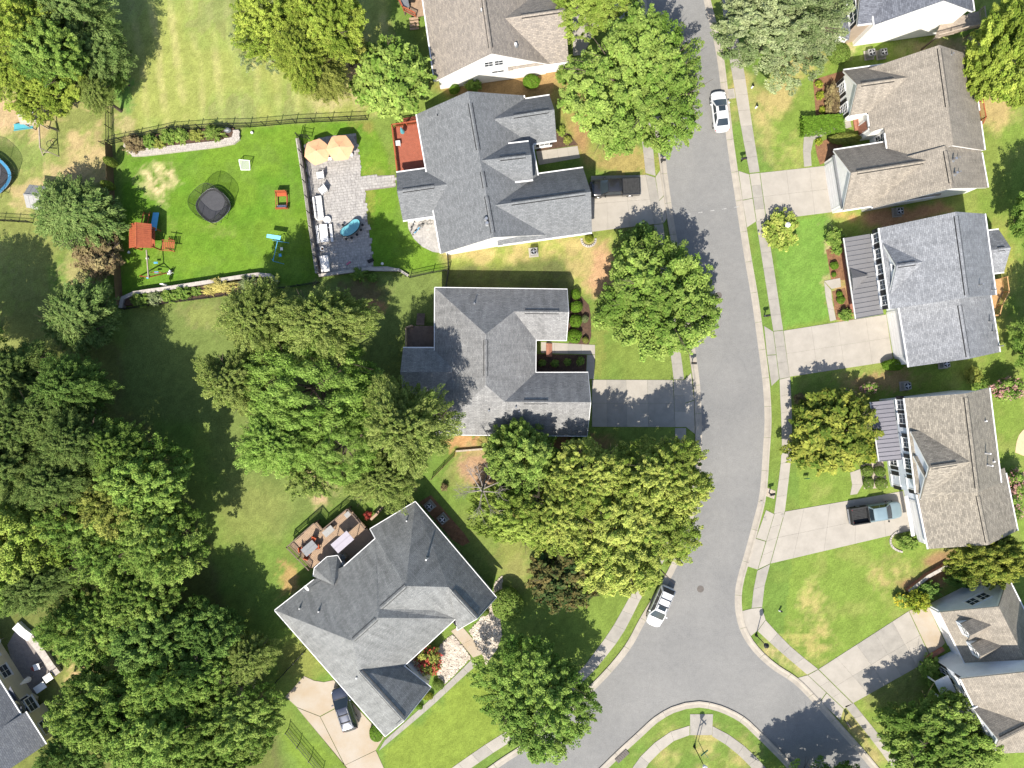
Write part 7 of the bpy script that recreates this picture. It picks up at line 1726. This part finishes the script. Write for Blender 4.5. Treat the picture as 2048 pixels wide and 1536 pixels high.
shed('beige garden shed half hidden among dark trees', 487, 1372, 2.4, 3.0, 2.1, -.62, 'oldwood', 'creamsiding')

# ================================================================ STREET FURNITURE AND SMALL THINGS
def mailbox(label, px, py, rz):
    t = thing('mailbox', label, 'mailbox', W(px, py), rz, 'mailboxes along the street')
    MB().box((0, 0, .55), (.1, .1, 1.1)).build('post', M['black'], t, local=True); b = MB(); n = 8; L = .28
    pr = [(-.12, 0), (.12, 0)] + [(.12 * math.cos(a), .14 + .12 * math.sin(a)) for a in [i * math.pi / n for i in range(n + 1)]]
    b.v = [(L, y, 1.05 + z) for y, z in pr] + [(-L, y, 1.05 + z) for y, z in pr]; m = len(pr); b.f = [tuple(range(m)), tuple(range(m, 2 * m))[::-1]] + [(i, (i + 1) % m, m + (i + 1) % m, m + i) for i in range(m)]
    b.build('box', M['black'], t, local=True); MB().box((.29, 0, 1.14), (.02, .2, .2)).build('door', M['grey'], t, local=True); MB().box((0, .14, 1.25), (.04, .02, .22)).build('flag', M['lampred'], t, local=True); MB().beam((-.05, 0, .7), (.25, 0, 1.02), .06, .06).build('brace', M['black'], t, local=True)
for x, y, a, lb in ((1482, 323, 3.3, 'black mailbox in the verge by the beige house drive'), (1322, 326, 0, 'black mailbox at the kerb under the huge shade tree'), (1383, 727, 0, 'black mailbox at the kerb above the shaded driveway'), (1528, 633, 3.3, 'black mailbox in the verge by the metal porch house'), (1538, 986, 3.4, 'black mailbox in a small stone bed by the pale blue pickup drive'), (1688, 1440, 2.2, 'black mailbox at the kerb below the corner house drive')): mailbox(lb, x, y, a)
def street_lamp(label, px, py, h, globe='black'):
    t = thing('street_lamp', label, 'street lamp', W(px, py)); MB().lathe((0, 0, 0), [(.16, 0), (.14, .25), (.08, .45), (.07, .5)], 10).build('base', M['black'], t, local=True); MB().tube((0, 0, .4), (0, 0, h - .5), .055, .045, 8).build('pole', M['black'], t, local=True)
    MB().lathe((0, 0, h - .55), [(.06, 0), (.19, .12), (.23, .42), (.2, .5)], 10).build('lantern', M['white'] if globe == 'white' else M['grey'], t, local=True); MB().lathe((0, 0, h - .06), [(.30, 0), (.26, .1), (.10, .2), (.03, .3)], 10).build('cap', M[globe], t, local=True)
street_lamp('black street lamp at the right hand road corner', 1512, 1270, 3.4); street_lamp('street lamp with white head at the bottom corner island', 1388.5, 1493, 4.6, 'white'); street_lamp('white globe lamp standing in the large rounded green shrub', 1556, 461, 3.0, 'white')
t = thing('street_sign', 'street sign post with green name blades at the bottom corner', 'street sign', W(1396.5, 1482)); MB().tube((0, 0, 0), (0, 0, 2.75), .035).build('post', M['green'], t, local=True); MB().box((0, 0, 2.6), (1.0, .03, .22), R(40)).build('name_blade', M['green'], t, local=True); MB().box((0, 0, 2.85), (1.0, .03, .22), R(-48)).build('name_blade', M['green'], t, local=True)
def ac(label, px, py, rz=0, s=.8):
    t = thing('air_conditioner', label, 'air conditioner', W(px, py), rz); MB().box((0, 0, .04), (s * 1.35, s * 1.35, .1)).build('pad', M['concrete'], t, local=True); MB().box((0, 0, .45), (s, s, .74)).build('casing', M['acgrey'], t, local=True, bevel=.04)
    MB().lathe((0, 0, .82), [(s * .42, 0), (s * .42, .02), (s * .36, .03)], 18).build('fan_ring', M['black'], t, local=True); g = MB()
    for k in range(4): g.box((math.cos(k * 1.57) * s * .2, math.sin(k * 1.57) * s * .2, .86), (s * .36, s * .12, .01), k * 1.57 + .3)
    g.lathe((0, 0, .855), [(.08, 0), (.07, .03)], 8); g.build('fan', M['steel'], t, local=True)
    for k in range(5): MB().box((s * .505, 0, .2 + k * .13), (.012, s * .9, .03)).build('louvre', M['grey'], t, local=True)
for x, y, a, lb in ((1067, 505, .1, 'air conditioner on a pad below the slate roofed house'), (1737, 111, .15, 'left of two air conditioners below the tall white gable'), (1761, 110, .15, 'right of two air conditioners below the tall white gable'), (1793, 425, .1, 'air conditioner in shade below the beige house'), (1808, 772, .1, 'air conditioner in shade above the pale blue house'), (860, 1011, .7, 'upper of two air conditioners beside the diagonal house'), (886, 1037, .7, 'lower of two air conditioners beside the diagonal house'), (1885, 728, .1, 'dark air conditioner below the light grey house')): ac(lb, x, y, a)
def dish(label, p, az):
    t = thing('satellite_dish', label, 'satellite dish', p, az); MB().tube((0, 0, 0), (0, 0, .5), .03).build('mast', M['grey'], t, local=True)
    mb = MB(); n = 16; c = Vector((.12, 0, .62)); ax = Vector((.7, 0, .7)); u = Vector((0, 1, 0)); v = ax.cross(u)
    for r_, d_ in ((.0, -.10), (.2, -.07), (.36, 0)):
        for i in range(n): a = 2 * math.pi * i / n; mb.v.append(tuple(c + u * (r_ * math.cos(a)) + v * (r_ * math.sin(a)) + ax * d_))
    for k in range(2):
        for i in range(n): j = (i + 1) % n; mb.f.append((k * n + i, k * n + j, (k + 1) * n + j, (k + 1) * n + i))
    mb.build('reflector', M['white'], t, True, local=True); MB().tube(c - v * .34, c + ax * .4 - v * .05, .012, .012, 5).build('feed_arm', M['grey'], t, local=True); MB().box(c + ax * .42 - v * .03, (.08, .08, .08)).build('receiver', M['grey'], t, local=True)
dish('white satellite dish on the right eave of the beige house', W(1951, 181, 3.25), -.3); dish('white satellite dish on the back eave of the diagonal house', W(618, 1172, 3.6), 3.9)
for x, y, a, lb in ((1503, 176, 1.0, 'white yard marker beside the pavement, upper'), (1511, 216, 1.0, 'white yard marker beside the pavement, lower'), (1558, 1221, .4, 'white yard marker on the lower right lawn')):
    t = thing('yard_marker', lb, 'marker', W(x, y), a); MB().tube((0, 0, 0), (.12, 0, .45), .09, .11, 10).build('post', M['white'], t, local=True); MB().tube((.12, 0, .45), (.14, 0, .55), .12, .10, 10).build('cap', M['black'], t, local=True)
t = thing('yard_sign', 'small dark yard sign on the lawn before the magnolia', 'sign', W(1610, 956), .1); MB().box((0, 0, .55), (.6, .03, .4)).build('board', M['green'], t, local=True); [MB().tube((s * .22, 0, 0), (s * .22, 0, .4), .01, .01, 4).build('stake', M['steel'], t, local=True) for s in (-1, 1)]
# ring bed at the garage corner
t = thing('flower_ring', 'curved stone edging around the yellow shrub at the garage corner', 'edging', W(1177, 478)); 
for k in range(11): a = math.pi + k * math.pi / 10; MB().box((math.cos(a) * .8, math.sin(a) * .75 - .1, .06), (.3, .24, .14), a + 1.57).build('stone', M['stonecap'], t, local=True)
t = thing('flower_ring', 'curved stone edging at the garage corner of the pale blue house', 'edging', W(1810, 1082))
for k in range(12): a = 2.0 + k * .22; MB().box((math.cos(a) * 1.7, math.sin(a) * 1.25, .06), (.34, .2, .14), a + 1.57).build('stone', M['stonecap'], t, local=True)
# brick wall at the corner house (dark retaining wall)
wall_line('retaining_wall', 'reddish block wall behind the corner house shrub', [(1812, 1180), (1850, 1150), (1890, 1128)], .35, .6, M['brick'], M['stonecap'])
wall_line('retaining_wall', 'low brick edge between the corner house drive and shrubs', [(1850, 1316), (1884, 1296)], .4, .4, M['brick'], None)
# cream house patio clutter
wall_line('garden_wall', 'bright white garden wall at the cream house patio', [(37, 1248), (52, 1262), (66, 1272)], .9, .5, M['white'], M['white'])
wall_line('garden_wall', 'stone garden wall along the cream house patio', [(66, 1272), (88, 1300), (108, 1330), (120, 1345)], .8, .45, M['stonecap'], M['stonecap'])
for x, y, r_, lb in ((68, 1352, .9, 'folded cream parasol at the cream house patio, right'), (8, 1276, 1.0, 'folded cream parasol at the cream house patio, left edge')):
    t = thing('parasol', lb, 'parasol', W(x, y), .6); MB().tube((0, 0, 0), (0, 0, 2.3), .03).build('pole', M['oldwood'], t, local=True); MB().lathe((0, 0, .9), [(.32, 0), (.3, .3), (.12, 1.1), (.04, 1.4)], 10).build('canopy', M['cushion'], t, local=True)
table('small white table with red flowers on the cream house patio', W(80, 1330), .7, .7, .6, .3, 'white', 'white'); t = thing('flower_pot', 'red flowers in a pot beside the small white table', 'flowers', W(73, 1334)); MB().lathe((0, 0, 0), [(.15, 0), (.2, .3)], 10).build('pot', M['brick'], t, local=True); c = bpy.data.objects.new('flowers', PR['flowers']); COL.objects.link(c); c.parent = t; c.location = (0, 0, .45); c.scale = (.3, .3, .25); set_mat(c, LM['redf'])
table('white grill table at the end of the cream house patio', W(105, 1350), 1.0, .8, .8, .6, 'white', 'brick'); table('brown bench table by the bay of the cream house', W(88, 1370), 1.4, .8, .7, .6, 'cushion', 'brick')
fence('pale low rail at the end of the cream house patio', [(100, 1345), (122, 1330)], .7, 'oldwood')
# grey garden rock at end of the upper bed
t = thing('boulder', 'grey boulder at the right end of the raised top bed', 'rock', W(458, 263)); mb = MB().lathe((0, 0, .25), [(.35, 0), (.42, .2), (.3, .45), (.1, .55)], 9, 1.1, .8); mb.build('rock_body', M['grey'], t, local=True)
